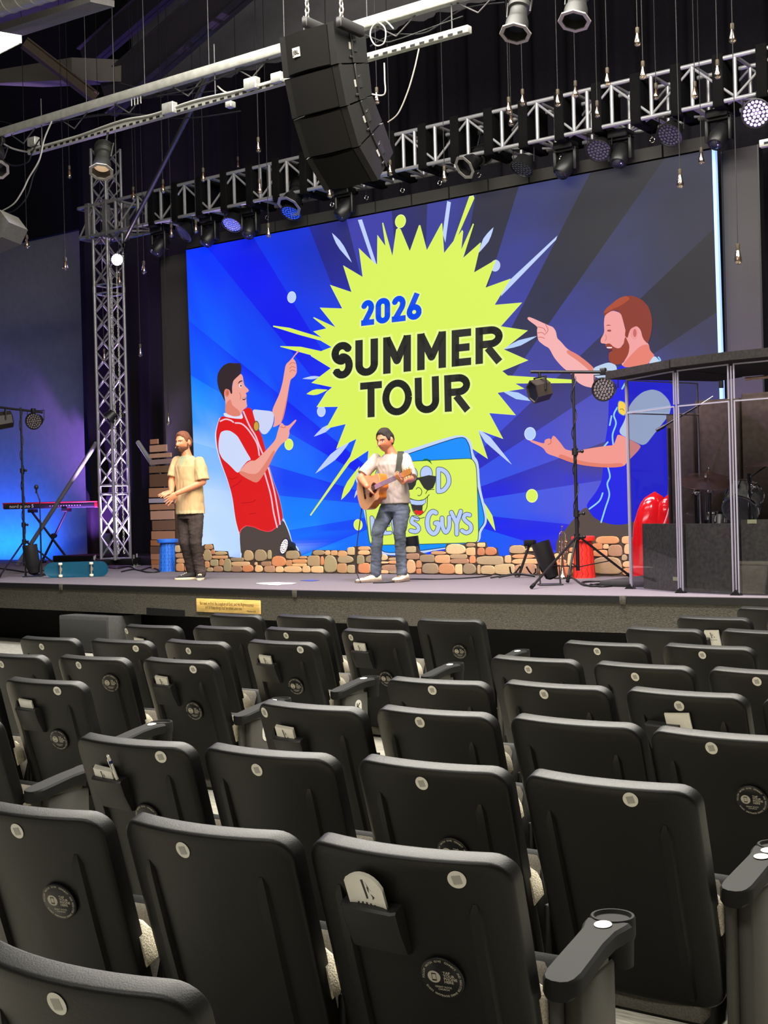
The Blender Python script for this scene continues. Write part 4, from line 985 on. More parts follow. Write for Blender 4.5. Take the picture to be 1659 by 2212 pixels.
# joist webs between the rails
for i in range(26):
    x = u0.x + .3 + i * .52; q = MB()
    q.cyl((x, BY + .02, zu - .05), (x + (.26 if i % 2 else -.26) * 1, BY + .02, zl_ + .15), .008, 6); q.build('web_rod', mat('web_dark', (70, 68, 68), .6), bt, world=True)
bx = [(75,306,.10), (370,234,.12), (548,181,.12), (604,168,.10), (500,226,.06)]
for px, py, s in bx:
    p = at(px, py, BY - .06); q = MB(); q.bbox((p.x - s, p.y - .05, p.z - s*.55), (p.x + s*.6, p.y + .04, p.z + s*.55), .008); q.build('junction_box', STEEL, bt, world=True)
for px, py in ((295, 214), (72, 44)):
    p = at(px, py, BY - .02); q = MB(); q.bbox((p.x - .12, p.y, p.z + .04), (p.x + .1, p.y + .02, p.z + .06), .003)
    for k in range(4): q.cyl((p.x - .09 + k*.055, p.y, p.z + .05), (p.x - .09 + k*.055, p.y, p.z - .07), .006, 6)
    q.build('hook_rack', RAIL, bt, world=True)
def cable(name, label, pts, r, m, group=None, cat='cable'):
    """smooth cable through world points"""
    P = [Vector(p) for p in pts]; out = []
    for i in range(len(P) - 1):
        p0 = P[max(i-1, 0)]; p1 = P[i]; p2 = P[i+1]; p3 = P[min(i+2, len(P)-1)]
        for k in range(8):
            t = k / 8; out.append(.5 * ((2*p1) + (p2-p0)*t + (2*p0-5*p1+4*p2-p3)*t*t + (3*p1-p0-3*p2+p3)*t**3))
    out.append(P[-1]); q = MB(); c = out[0].copy(); q.tube([p - c for p in out], r, 6)
    o = q.build(name, m, smooth=60); o.location = c
    return tag(o, label, cat, group)
ax = lambda L, Y: [at(x, y, Y) for x, y in L]
gl = 'cables slung along the lighting batten'
cable('batten_cable', 'pale cable running along the top of the lower batten rail', ax([(70,322),(160,297),(260,262),(330,248),(420,218),(520,195),(610,172)], BY - .05), .016, GREYC, gl)
for i, (L, r, mm) in enumerate([([(0,262),(60,272),(130,262),(250,246),(330,250)], .008, CABLE), ([(0,305),(25,320),(60,328),(70,322)], .012, GREYC), ([(185,250),(250,246),(400,255),(520,240)], .008, CABLE), ([(340,208),(420,190),(520,150),(605,125)], .009, CABLE), ([(470,150),(520,145),(570,120),(610,118)], .008, CABLE), ([(470,186),(490,200),(530,200),(590,190)], .010, GREYC), ([(790,75),(830,90),(860,85),(930,60),(1000,35)], .007, CABLE), ([(800,100),(850,75),(920,70),(1000,20),(1090,5)], .007, CABLE), ([(260,180),(300,190),(360,205),(470,196)], .007, CABLE)]):
    cable('batten_cable', ('black cable above the batten at the left edge','pale cable end drooping at the batten left end','black cable under the upper rail above the tower','black cable crossing the diagonal stay pole top','short black cable left of the line array top','pale cable running to the line array on the lower rail','black cable right of the line array under the upper rail','black cable sagging towards the right end of the batten','thin cable below the hook rack on the batten')[i], ax(L, BY + .03 * (i % 3)), r, mm, gl)
cable('hanging_cable', 'long loose cable falling left of the tower, below the batten', ax([(112,262),(96,300),(85,345),(62,385),(50,410),(30,440),(0,458)], BY - .3), .010, GREYC, 'loose cables at the left edge')
cable('hanging_cable', 'loose cable looping below the batten at the left edge', ax([(-10,318),(5,345),(30,358),(60,350),(70,328),(88,300),(86,345),(72,380),(58,425),(30,455),(0,462)], BY - .2), .009, CABLE, 'loose cables at the left edge')
cable('hanging_cable', 'grey cable hanging in a bow from the back of the line array', ax([(905,105),(895,150),(880,200),(860,245),(838,264)], 9.9), .007, GREYC)
cable('hanging_cable', 'coil of grey cable looped over the batten right of the line array', ax([(815,46),(832,62),(830,92),(812,98),(800,78),(806,56),(830,44),(850,62)], BY - .1), .008, GREYC)
cable('hanging_cable', 'short grey cable dropping straight down behind the line array', ax([(830,136),(831,170),(830,204),(800,203)], 11.0), .008, GREYC)
# par cans on the batten
for px, py, fc, lab in ((222, 342, (.25, -.35, -.8), 'dusty black spotlight hanging from the batten in front of the tower'), (1120, 32, (.03, -.35, -.9), 'black spotlight with a pale gel frame at the top right of centre'), (1247, 4, (.03, -.35, -.9), 'black spotlight at the top edge, right of the other gel-framed one'), (-8, 345, (.5, -.3, -.7), 'black spotlight cut off by the left edge of the picture')):
    p = at(px, py, BY - .15); zr = zl_ if px < 1015 else zu
    profile_lamp('batten_spot', lab, p, fc, (p.x - .05, BY, max(p.z + .3, zl_ if px < 900 else p.z + .3)), .125, .44, mat('dusty_black', (30, 30, 28), .5, noise_amt=.25, noise_scale=9), 'spotlights on the batten', lens=mat('warm_lens', (214, 190, 170), .2, noise_amt=0, emit=(230, 190, 150), estr=.5) if px == 222 else None)
# long dark stay from the batten to the truss, hanger rods
a = at(452, 160, BY + .2); c = at(270, 518, TY - .1)
st = MB(); st.cyl((0, 0, 0), c - a, .032, 12); o = st.build('stay_pole', mat('stay_grey', (88, 86, 82), .35, metal=.5)); o.location = a; tag(o, 'long dark diagonal stay pole running from the batten down to the tower', 'pole')
for px, y0, y1, lab in ((187, 0, 232, 'thin hanger wire left of the truss tower, under the roof'), (252, 0, 420, 'thin hanger wire passing in front of the truss tower'), (452, -10, 158, 'thin hanger wire meeting the diagonal stay pole'), (313, 0, 196, 'thin hanger wire ending at the batten hook rack'), (793, -10, 46, 'thin hanger wire just right of the line array chains'), (614, -5, 80, 'thin hanger wire just left of the line array')):
    a = at(px - 6, y0, BY + .1); c = at(px, y1, BY + .1); w = MB(); w.cyl((0, 0, 0), (0, 0, 11.6 - c.z if y0 <= 0 else a.z - c.z), .0045, 6); o = w.build('hanger_wire', mat('dull_wire', (70, 70, 70), .6, metal=.3, noise_amt=0)); o.location = (c.x, c.y, c.z); tag(o, lab, 'wire', 'hanger wires')
# slotted strut at the right edge, corner of another speaker at the left edge
p = at(1642, 313, 12.5); t = thing('wall_strut', 'short perforated pale strut at the right edge beside the dark panel', 'strut', p)
q = MB(); q.bbox((0, -.03, -.03), (1.2, .03, .04), .006); q.build('rail', RAIL, t)
for i in range(6):
    q = MB(); q.box((.05 + i*.12, -.034, -.008), (.10 + i*.12, -.028, .012)); q.build('slot', BLK, t)
ed = [at(-60, 440, 10.5), at(-2, 452, 10.5), at(19, 480, 10.5), at(4, 512, 10.5), at(-60, 540, 10.5)]
q = MB(); q.prism(ed, (-.2, .45, 0)); o = q.build('side_speaker', mat('side_speaker_grey', (84, 82, 76), .7), smooth=None); tag(o, 'corner of a grey speaker box poking in at the left edge', 'speaker')
# ------------------------------------------------------------------ pendant bulbs
GLASS = clear_mat('bulb_glass', (226, 214, 196), .20, .16)
FIL = mat('amber_filament', (150, 112, 70), .4, metal=.2, noise_amt=0)
def bulb_root(label, loc, top):
    t = thing('pendant_bulb', label, 'light bulb', loc, group='unlit teardrop bulbs hung over the stage')
    q = MB(); q.cyl((0, 0, .085), (0, 0, top), .0045, 6); q.build('cord', CABLE, t)
    inst('socket', SOCK, t); inst('glass', GLM, t); inst('filament', FLM, t)
    return t
q = MB(); q.lathe([(.012, .10), (.02, .095), (.02, .045), (.017, .035)], 14); SOCK = q.mesh('socket', 40); SOCK.materials.append(mat('aged_socket', (74, 66, 54), .5, metal=.3))
q = MB(); q.lathe([(.014, .045), (.019, .03), (.03, -.02), (.037, -.055), (.034, -.078), (.02, -.094), (.001, -.10)], 18); GLM = q.mesh('glass', 70); GLM.materials.append(GLASS)
q = MB(); q.cyl((0, 0, .04), (0, 0, -.02), .006, 8)
for k in range(6):
    a = 2*PI*k/6; q.cyl((.005*math.cos(a), .005*math.sin(a), .02), (.015*math.cos(a), .015*math.sin(a), -.055), .0022, 5)
FLM = q.mesh('filament', 40); FLM.materials.append(FIL)
where = lambda x, y: ('low' if y > 450 else 'high') 
BUL = [(150,372,'left of the tower, highest there',13.2),(58,522,'at the far left, in front of the charcoal wall',12.6),(141,570,'between the charcoal wall and the tower',13.0),(311,578,'glowing pink right of the blazing par on the tower',13.9),(258,602,'just below the blazing par on the tower',13.9),(288,418,'beside the top of the diagonal stay pole, over the tower',13.6),(352,403,'above the left end of the box truss',13.3),(439,378,'over the box truss, second right of the stay pole',13.3),(514,352,'small, high left of the line array',15.4),(558,313,'upper one of a pair left of the line array',12.8),(561,403,'lower one of a pair left of the line array',12.9),(370,498,'below the box truss left of the screen',13.7),(423,489,'below the box truss over the screen\'s left corner',13.7),(580,498,'in front of the top edge of the blue screen',13.4),(225,767,'inside the middle of the tower',14.1),(303,757,'right of the tower at mid height',14.1),(814,207,'just right of the line array',12.4),(843,363,'at the lower right of the line array',13.4),(960,376,'below the truss above the starburst',13.4),(712,412,'under the bottom of the line array',13.6),(1099,228,'upper of two overlapping above the truss centre right',13.2),(1104,256,'lower of two overlapping above the truss centre right',13.9),(1129,211,'right of the overlapping pair on the truss',13.2),(1205,212,'at the truss top, third right of the line array cables',13.0),(1243,193,'on the truss top chord, right of centre',13.4),(1290,236,'hanging inside the truss right of centre',13.6),(1312,166,'above a gap in the right half of the truss',12.9),(1389,152,'over the right half of the truss, lower of two close together',12.8),(1377,80,'high at upper right, over the truss',12.4),(1582,72,'highest at the far upper right',12.6),(1417,198,'inside the right half of the truss',14.0),(1501,195,'inside the truss near its right end',13.7),(1550,150,'in front of the truss near its right end',12.7),(1469,386,'in front of the navy upper right of the screen',12.6),(1515,337,'beside the screen\'s top right corner',14.3),(1594,549,'in front of the right masking panel',12.2),(364,905,'behind the bearded man, beside the masking panel',14.6)]
for x, y, lab, Y in BUL:
    p = at(x, y, Y); bulb_root('teardrop pendant bulb ' + lab, p, 11.6 - p.z)
# ================================================================== stone wall cut-outs (printed boards with raised stones)
WY = 13.62
STONE = objcol_mat('painted_stone', .7, .22, 5.0, (1, 1, 2.2), .25)
MORTAR = mat('mortar_dark', (58, 48, 38), .9, noise_amt=.3, noise_scale=14)
unit = []
for e in (2.6, 3.4, 4.4):
    q = MB(); loops = []
    for sc, d in ((1.0, 0), (1.0, -.5), (.90, -.9), (.6, -1.0)):
        l = []
        for i in range(14):
            a = 2*PI*i/14; c, s_ = math.cos(a), math.sin(a); w = 1 + .05 * math.sin(3*a + e)
            l.append(Vector((sc*w*math.copysign(abs(c)**(2/e), c), d, sc*w*math.copysign(abs(s_)**(2/e), s_))))
        loops.append(l)
    q.loft(loops); mm = q.mesh('stone', 50); mm.materials.append(STONE); unit.append(mm)
S7 = [(15,30,95,82),(5,85,82,205),(82,85,118,135),(120,105,245,140),(95,147,255,180),(10,210,62,275),(75,190,155,258),(168,187,214,254),(215,188,290,318),(40,280,100,322),(108,266,202,322),(5,290,30,328),(292,170,424,206),(300,212,488,258),(296,262,404,325),(416,95,534,203),(412,252,522,328),(540,88,664,206),(678,92,716,186),(505,217,603,250),(612,210,712,258),(528,258,638,328),(645,266,752,332),(722,156,864,262),(762,272,842,332),(872,98,1008,184),(872,196,930,256),(940,187,1088,226),(940,230,1086,262),(1012,154,1090,180),(852,270,1032,334),(1100,150,1224,258),(1044,265,1124,334),(1138,268,1262,335),(1155,92,1276,142),(1284,94,1334,142),(1345,95,1410,145),(1416,98,1512,160),(1520,60,1592,140),(1236,158,1268,250),(1274,156,1400,332),(1416,150,1574,226),(1412,236,1508,334),(1516,255,1594,338)]
S8 = [(62,85,165,118),(62,120,160,160),(40,165,118,245),(65,248,160,335),(128,168,240,230),(172,90,245,160),(165,240,245,335),(250,155,320,210),(250,220,330,238),(335,185,480,210),(335,212,480,240),(278,250,480,304),(250,308,330,338),(340,310,480,338),(490,85,575,140),(490,148,605,200),(495,215,570,335),(580,212,626,278),(582,290,622,335),(616,160,740,226),(712,128,842,158),(750,163,880,235),(636,242,776,332),(784,246,920,334),(886,156,1034,195),(888,197,1050,238),(848,65,1016,156),(930,246,990,332),(1024,55,1110,88),(1128,52,1196,90),(1024,96,1112,165),(1128,98,1190,165),(1198,92,1296,164),(1058,170,1110,236),(1128,174,1358,248),(998,240,1112,332),(1128,252,1152,330),(1160,258,1282,334),(1286,248,1460,340),(1374,166,1428,232)]
S3 = [(120,545,300,640),(310,570,480,612),(150,650,410,698),(155,705,480,765),(460,770,640,890),(500,640,640,760),(190,770,440,885),(650,640,760,700),(660,710,800,800),(650,810,850,905),(830,570,900,620),(810,640,900,790),(870,800,1090,905),(910,480,1090,590),(920,600,1095,790),(1110,520,1225,590),(1235,530,1300,585),(1115,600,1285,675),(1155,435,1420,525),(1445,435,1600,525),(1300,540,1460,675),(1475,530,1600,650),(1115,690,1450,885),(1458,655,1520,725),(1460,735,1600,805),(1460,815,1600,900)]
S0 = [(245,1155,285,1215),(290,1165,400,1215),(250,1225,335,1265),(345,1225,420,1290),(255,1272,350,1312),(355,1298,440,1345),(255,1320,320,1390),(328,1325,400,1390),(405,1350,470,1392),(430,1230,500,1290)]
stones = [(440 + a/4.879, 1170 + b_/4.879, 440 + c/4.879, 1170 + d/4.879) for a, b_, c, d in S7] + [(760 + a/4.1475, 1160 + b_/4.1475, 760 + c/4.1475, 1160 + d/4.1475) for a, b_, c, d in S8] + [(1080 + a/5.53, 1080 + b_/5.53, 1080 + c/5.53, 1080 + d/5.53) for a, b_, c, d in S3] + [(320 + a/4.1475, 900 + b_/4.1475, 320 + c/4.1475, 900 + d/4.1475) for a, b_, c, d in S0]
TOP = [(378,1180),(388,1177),(396,1180),(420,1181),(438,1179),(442,1176),(458,1175),(461,1190),(490,1191),(493,1203),(521,1206),(523,1189),(586,1187),(588,1199),(612,1203),(618,1190),(645,1190),(649,1201),(671,1201),(676,1188),(752,1189),(764,1180),(800,1180),(818,1186),(822,1199),(856,1201),(874,1180),(900,1180),(906,1192),(922,1198),(931,1198),(934,1190),(961,1190),(964,1175),(1006,1175),(1008,1171),(1048,1171),(1051,1182),(1072,1183),(1076,1201),(1100,1201),(1102,1178),(1136,1177),(1168,1182),(1196,1195),(1212,1190),(1226,1166),(1262,1162),(1286,1158),(1370,1157)]
SPL = [378, 550, 770, 1030, 1370]
WN = ['low printed stone wall flat standing behind the bearded man', 'low printed stone wall flat in front of the red jersey picture', 'low printed stone wall flat behind the guitarist', 'low printed stone wall flat behind the right tripod and red stool']
TONE = [(172,146,108),(205,146,98),(214,168,118),(150,132,100),(198,128,84),(188,164,120),(164,126,96),(220,178,130),(160,146,108),(196,150,104)]
def topat(x):
    for i in range(len(TOP) - 1):
        if TOP[i][0] <= x <= TOP[i+1][0]: 
            t = (x - TOP[i][0]) / max(1e-6, TOP[i+1][0] - TOP[i][0]); return TOP[i][1] + t * (TOP[i+1][1] - TOP[i][1])
    return TOP[-1][1]
for k in range(4):
    xa, xb = SPL[k] + (.6 if k else 0), SPL[k+1] - .6
    pts = [(xa, topat(xa))] + [p for p in TOP if xa < p[0] < xb] + [(xb, topat(xb))]
    P = [at(x, y, WY) for x, y in pts]; A0 = at(xa, 1238, WY); B0 = at(xb, 1240, WY)
    t = thing('stone_wall_flat', WN[k], 'stage scenery', ((A0.x + B0.x)/2, WY, S), group='printed stone wall flats')
    outl = [Vector((A0.x, WY, S + .001))] + P + [Vector((B0.x, WY, S + .001))]
    q = MB(); q.prism(outl, (0, .025, 0)); q.build('board', MORTAR, t, world=True, smooth=None)
    for fx in (.25, .75):
        x = A0.x + (B0.x - A0.x) * fx; q = MB(); q.prism([Vector((x, WY + .026, S + .002)), Vector((x, WY + .3, S + .002)), Vector((x, WY + .026, S + .2))], (.02, 0, 0)); q.build('brace', MORTAR, t, world=True, smooth=None)
    for i, (x0, y0, x1, y1) in enumerate(stones):
        cx = (x0 + x1) / 2
        if not (SPL[k] <= cx < SPL[k+1]): continue
        p0 = at(x0, y1, WY); p1 = at(x1, y0, WY); c = (p0 + p1) / 2; hw = (p1.x - p0.x) / 2 * 1.05; hh = max(.012, (p1.z - p0.z) / 2 * 1.05)
        if c.z - hh < S + .006: c.z = S + .006 + hh
        lim = [P_ for P_ in (A0.x + .004, B0.x - .004)]
        hw = min(hw, c.x - lim[0], lim[1] - c.x)
        if hw < .01: continue
        rnd_ = random.Random(i * 31 + 5); cl = TONE[rnd_.randrange(len(TONE))]; v = rnd_.uniform(.86, 1.06)
        M = Matrix.Translation((c.x - t.location.x, -.0005, c.z - S)) @ Matrix.Diagonal((hw, .011, hh, 1))
        inst('stone', unit[rnd_.randrange(3)], t, M, tuple(min(255, q_ * v) for q_ in cl))
# ------------------------------------------------------------------ plank wall
PY = 14.3
PL = [(1125,305,1180,345,0),(1122,346,1245,404,1),(1122,407,1280,449,1),(1120,452,1280,498,2),(1120,501,1280,560,3),(1120,563,1275,664,4),(1118,667,1290,742,0),(1118,745,1295,784,5),(1125,787,1300,836,0),(1130,839,1300,908,1),(1140,911,1300,988,3),(1135,992,1300,1056,0),(1130,1059,1300,1102,6),(1130,1105,1300,1160,4),(1132,1163,1300,1205,0),(1134,1208,1300,1240,6),(1136,1243,1300,1276,0)]
PC = [(158,112,86),(172,132,112),(132,110,112),(108,78,60),(96,66,50),(160,150,170),(150,96,58)]
PLK = objcol_mat('weathered_plank', .75, .35, 6.0, (1.5, 1.5, 22), .3)
pw = thing('plank_wall', 'stepped wall of weathered brown boards behind the bearded man', 'stage scenery', (at(355, 1220, PY).x, PY, S))
ub = MB(); ub.bbox((-1, -1, -1), (1, 1, 1), .05); ubm = ub.mesh('plank', None); ubm.materials.append(PLK)
for i, (x0, y0, x1, y1, ci) in enumerate(PL):
    a = at(x0/3.456, 860 + y1/3.456, PY); c = at(x1/3.456, 860 + y0/3.456, PY); m_ = (a + c) / 2
    hz = (c.z - a.z)/2
    if m_.z - hz < S + .004: hz = max(.03, (c.z - S - .004)/2); m_.z = S + .004 + hz
    M = Matrix.Translation((m_.x - pw.location.x, random.uniform(-.006, .006), m_.z - S)) @ Matrix.Rotation(random.uniform(-.01, .01), 4, 'Y') @ Matrix.Diagonal(((c.x - a.x)/2, .014, hz, 1))
    inst('plank', ubm, pw, M, PC[ci])
zt_ = at(330, 952, PY).z - S
q = MB(); 
for x in (-.16, .22): q.box((x, .018, .01), (x + .06, .05, zt_ * (.97 if x < 0 else .8)))
q.build('batten_frame', mat('raw_wood_dark', (70, 50, 36), .8), pw)
# ------------------------------------------------------------------ folding stools
def stool(name, label, px, py, hpx, wt, wb, rgb, dark):
    p = stg(px, py); Z = (p - CAM).dot(CF); k = Z / FPX; H = hpx * k; a = wt * k / 2; c = wb * k / 2
    t = thing(name, label, 'stool', p, 0.3); m = mat(label.split()[0] + '_stool_plastic', rgb, .45, noise_amt=.06); md = mat(label.split()[0] + '_stool_groove', dark, .6, noise_amt=0)
    q = MB(); n = 8
    def ring(r, z, n=8): return [Vector((r*math.cos(2*PI*(i+.5)/n), r*math.sin(2*PI*(i+.5)/n), z)) for i in range(n)]
    ri = []
    N = 9
    for j in range(N + 1):                                   # stepped, telescoping tiers
        f_ = j / N; r = c + (a*.82 - c) * f_; z = H*.9*f_
        ri.append(ring(r, z, 12))
        if j < N: ri.append(ring(r - .004, z + H*.9/N - .004, 12))
    q.loft(ri); q.build('body', m, t, smooth=20)
    q = MB(); q.lathe([(a*.98, H*.88), (a*1.08, H*.89), (a*1.10, H*.94), (a*1.08, H*.99), (a*.9, H), (a*.3, H*.985), (.001, H*.985)], 24); q.build('seat', m, t)
    for s_ in range(12):
        an = 2*PI*s_/12; q = MB(); P = []
        for j in range(N + 1):
            f_ = (j + .1) / (N + .2) * .98; r = (c + (a*.82 - c) * f_) * 1.004 * math.cos(PI/12); z = H*.88*f_ + .005; w = .010 * (1 if j % 2 else -1)
            an2 = an + w / r + PI/12 * 0; P.append((r*math.cos(an2), r*math.sin(an2), z))
        q.tube(P, .0035, 4); q.build('zigzag_edge', md, t)
    return t
stool('folding_stool', 'blue telescoping plastic stool beside the bearded man', 364, 1234, 70, 41, 40, (40, 110, 215), (24, 70, 150))
stool('folding_stool', 'red telescoping plastic stool behind the right tripod', 1262, 1248, 90, 47, 50, (226, 46, 36), (150, 24, 20))
# ------------------------------------------------------------------ lighting stands
RH = Vector((_r0.x, _r0.y, 0)); FH = Vector((_f0.x, _f0.y, 0))        # along the picture, away from the viewer
def tripod(label, base, top, feet, b0, b1, hub_z, group='lighting stands'):
    base = Vector(base); t = thing('light_stand', label, 'light stand', base, group=group); L = base
    top = Vector(top) - L; zb = .12
    q = MB(); q.cyl((0, 0, zb), (0, 0, hub_z + .25), .021, 14); q.cyl((0, 0, hub_z + .2), (0, 0, top.z*.62), .018, 14); q.cyl((0, 0, top.z*.6), (0, 0, top.z), .015, 12); q.build('pole', BLKSAT, t)
    for z in (hub_z, hub_z + .25, top.z*.62):
        q = MB(); q.cyl((0, 0, z - .035), (0, 0, z + .035), .033, 14); q.cyl((.03, 0, z), (.075, 0, z), .012, 8); q.ball((.085, 0, z), .02, nu=10, nv=6); q.build('collar', BLKSAT, t)
    for f_ in feet:
        f_ = Vector(f_) - L; f_.z = .018; h = Vector((f_.x, f_.y, 0)).normalized() * .03
        a = h + Vector((0, 0, hub_z)); q = MB(); q.cyl(a, f_, .0135, 10); lg_ = q.build('leg', BLKSAT, t)
        q = MB(); d = (f_ - a).normalized(); q.cyl(f_ - d*.07, f_ + Vector((0, 0, .002)), .019, 10); q.build('rubber_foot', BLKRUB, lg_)
        mid = a + (f_ - a)*.58; q = MB(); q.cyl((h.x*.6, h.y*.6, zb + .04), mid, .006, 6); q.build('strut', BLKSAT, t)
    q = MB(); q.cyl(Vector(b0) - L, Vector(b1) - L, .017, 12); q.build('crossbar', BLKSAT, t)
    P = []
    for k in range(60):
        f_ = k / 59; a = f_ * 26; P.append((.028*math.cos(a), .028*math.sin(a), hub_z + .1 + (top.z - hub_z - .15) * f_))
    q = MB(); q.tube(P, .005, 5); q.build('wound_cable', CABLE, t)
    return t
b0_ = stg(1249, 1257); Zs = (b0_ - CAM).dot(CF)
def plane_at(px, py, base):
    """point seen at a photo pixel on the upright plane through base that faces the viewer"""
    d = ray(px, py); n = FH; t = (Vector(base) - CAM).dot(n) / d.dot(n); return CAM + d * t
top = plane_at(1241, 803, b0_); top.x, top.y = b0_.x, b0_.y
tripod('black tripod light stand with two lamps on a crossbar, right of the guitarist', b0_, top, [stg(1148, 1273), stg(1365, 1251), stg(1226, 1261)], plane_at(1146, 803, b0_), plane_at(1336, 804, b0_), plane_at(1249, 1160, b0_).z - S)
def hexlamp(label, c, axis, hang, r, L):
    c = Vector(c); t = thing('flood_lamp', label, 'stage light', c, group='flood lamps on the stands'); F = frame_from(axis, (0, 0, 1)); q = MB(); q.T = F
    hx = lambda s_, z: [Vector((s_*math.cos(2*PI*i/6), s_*math.sin(2*PI*i/6), z)) for i in range(6)]
    q.loft([hx(r*.55, -L*.5), hx(r*.95, -L*.42), hx(r, L*.45), hx(r*1.03, L*.5), hx(r*.9, L*.5), hx(r*.86, L*.42)]); q.build('housing', mat('lamp_brownblack', (46, 40, 34), .45), t, smooth=20)
    q = MB(); q.T = F; q.lathe([(.001, L*.44), (r*.8, L*.43)], 18); q.build('lens', LENSD, t)
    h = Vector(hang) - c; q = MB(); sd = F.col[1].xyz
    q.tube([sd*r*.95, sd*r + Vector((0,0,r*1.1)), -sd*r + Vector((0,0,r*1.1)), -sd*r*.95], .011, 6); q.cyl((0, 0, r*1.1), h, .016, 8); q.build('yoke', BLKSAT, t)
    return t
c = plane_at(1167, 843, b0_); hexlamp('hexagonal black and brown flood lamp at the left end of the right crossbar', c, -RH*.85 - FH*.35 + Vector((0, 0, -.2)), plane_at(1165, 803, b0_), .125, .20)
c = plane_at(1303, 841, b0_); par_lamp('led_par', 'round black LED par with silvery reflector at the right end of the crossbar', c, -RH*.45 - FH*.85 + Vector((0, 0, -.12)), plane_at(1303, 803, b0_), .128, .2, mat('silver_reflector', (150, 140, 150), .12, metal=.8, noise_amt=0), 'round lamps under the truss')
b1_ = stg(54, 1240)
top = plane_at(44, 880, b1_); top.x, top.y = b1_.x, b1_.y
tripod('black tripod light stand with two lamps at the left edge, beside the keyboard', b1_, top, [stg(-2, 1250), stg(138, 1235), stg(62, 1228)], plane_at(-8, 879, b1_), plane_at(92, 891, b1_), plane_at(53, 1170, b1_).z - S)
c = plane_at(12, 907, b1_); hexlamp('hexagonal flood lamp tinted purple at the left edge of the picture', c, -RH*.9 - FH*.3 + Vector((0, 0, -.15)), plane_at(12, 880, b1_), .13, .22)
c = plane_at(72, 910, b1_); par_lamp('led_par', 'round black LED par with a blue spill, on the left tripod stand', c, -RH*.1 - FH*.95 + Vector((0, 0, -.15)), plane_at(72, 888, b1_), .125, .2, mat('silver_reflector', (150, 140, 150)), 'round lamps under the truss')
# ------------------------------------------------------------------ floor uplights
def floor_can(label, foot, p0, p1, r, width):
    foot = Vector(foot); t = thing('floor_uplight', label, 'stage light', foot, group='black tube lamps on the stage floor'); a = Vector(p0) - foot; c = Vector(p1) - foot; d = (c - a).normalized(); L = (c - a).length
    F = Matrix.Translation(a) @ frame_from(d); q = MB(); q.T = F
    q.lathe([(r*.35, 0), (r*.7, .02), (r*.8, L*.18), (r*.84, L*.22), (r*.95, L*.3), (r, L), (r*.94, L), (r*.88, L*.35), (.001, L*.32)], 26); q.build('can', BLKSAT, t)
    q = MB(); q.T = F; q.lathe([(.001, L*.34), (r*.85, L*.345)], 18); q.build('lens', LENSD, t)
    sd = RH; q = MB()
    zc_ = (a + d * L * .3)
    for s_ in (-1, 1):
        o = sd * s_ * width/2; top_ = zc_ + sd * s_ * r * 1.03
        q.prism([Vector((o.x, o.y, .014)) - FH*.05, Vector((o.x, o.y, .014)) + FH*.05, top_ + FH*.02 + Vector((0,0,.03)), top_ - FH*.02 + Vector((0,0,.03))], sd * s_ * .008)
    q.build('bracket', BLKSAT, t, smooth=None)
    q = MB(); M = Matrix.Identity(4)
    for i, v in enumerate((RH, FH, Vector((0, 0, 1)))):
        for k in range(3): M[k][i] = v[k]
    q.bbox((-width*.62, -.09, 0), (width*.62, .09, .014), .004, M); q.build('base_plate', BLKSAT, t)
    return t
fb = stg(1189, 1264); floor_can('black tube uplight tilted left, on the stage in front of the right stone flat', fb, plane_at(1194, 1250, fb), plane_at(1167, 1172, fb), .098, .20)
fb = stg(72, 1246); floor_can('black tube uplight on the stage at the foot of the left tripod', fb, plane_at(75, 1241, fb), plane_at(64, 1177, fb), .105, .21)
fb = at(893, 1236, 14.1); fb.z = S; floor_can('black tube uplight standing behind the stone flat, right of the guitarist', fb, plane_at(897, 1222, fb), plane_at(888, 1159, fb), .095, .2)
fb = at(617, 1235, 13.95); fb.z = S; c = plane_at(613, 1180, fb); par_lamp('led_par', 'round LED par with white honeycomb lenses behind the stone flat', c, Vector((-.05, -.9, .35)) - RH*.45, (c.x + .12, c.y + .15, S + .06), .118, .16, mat('white_led_lens', (236, 226, 232), .2, noise_amt=0, emit=(255, 240, 244), estr=.95), 'round lamps under the truss')
# ------------------------------------------------------------------ skateboard
kb = stg(166, 1247); sk = thing('skateboard', 'teal skateboard standing on its edge with underside facing the seats', 'skateboard', kb, YAW)
TEAL = mat('teal_deck', (8, 72, 96), .35, noise_amt=.08)
Ls, Hs = .44, .108
def deck_out(s_): 
    P = []
    for i in range(25): a = -PI/2 + PI*i/24; P.append((Ls - Hs + Hs*math.cos(a) * 1.0, Hs*math.sin(a)))
    for i in range(25): a = PI/2 + PI*i/24; P.append((-(Ls - Hs) + Hs*math.cos(a), Hs*math.sin(a)))
    return [(x*s_, z*s_) for x, z in P]
q = MB(); q.loft([[Vector((x, y - (max(0, abs(x) - .30)*.18), z + Hs)) for x, z in deck_out(s_)] for y, s_ in ((0, .985), (-.003, 1), (.008, 1), (.011, .985))]); q.build('deck', TEAL, sk)
CRM = mat('cream_urethane', (232, 222, 190), .4, noise_amt=0)
for x in (-.21, .215):
    q = MB(); q.bbox((x - .03, -.012, Hs - .04), (x + .03, 0, Hs + .04), .003); q.bbox((x - .018, -.05, Hs - .025), (x + .018, -.01, Hs + .025), .006); q.cyl((x, -.055, Hs - .085), (x, -.055, Hs + .085), .012, 8)
    tk = q.build('truck', mat('cast_truck', (176, 170, 156), .4, metal=.6), sk)
    for z in (Hs - .082, Hs + .082):
        q = MB(); q.lathe([(.012, -.017), (.024, -.017), (.028, -.01), (.028, .01), (.024, .017), (.012, .017)], 18, Matrix.Translation((x, -.055, z))); q.build('wheel', CRM, tk)
YST = mat('yellow_sticker', (228, 214, 96), .5, noise_amt=.05)
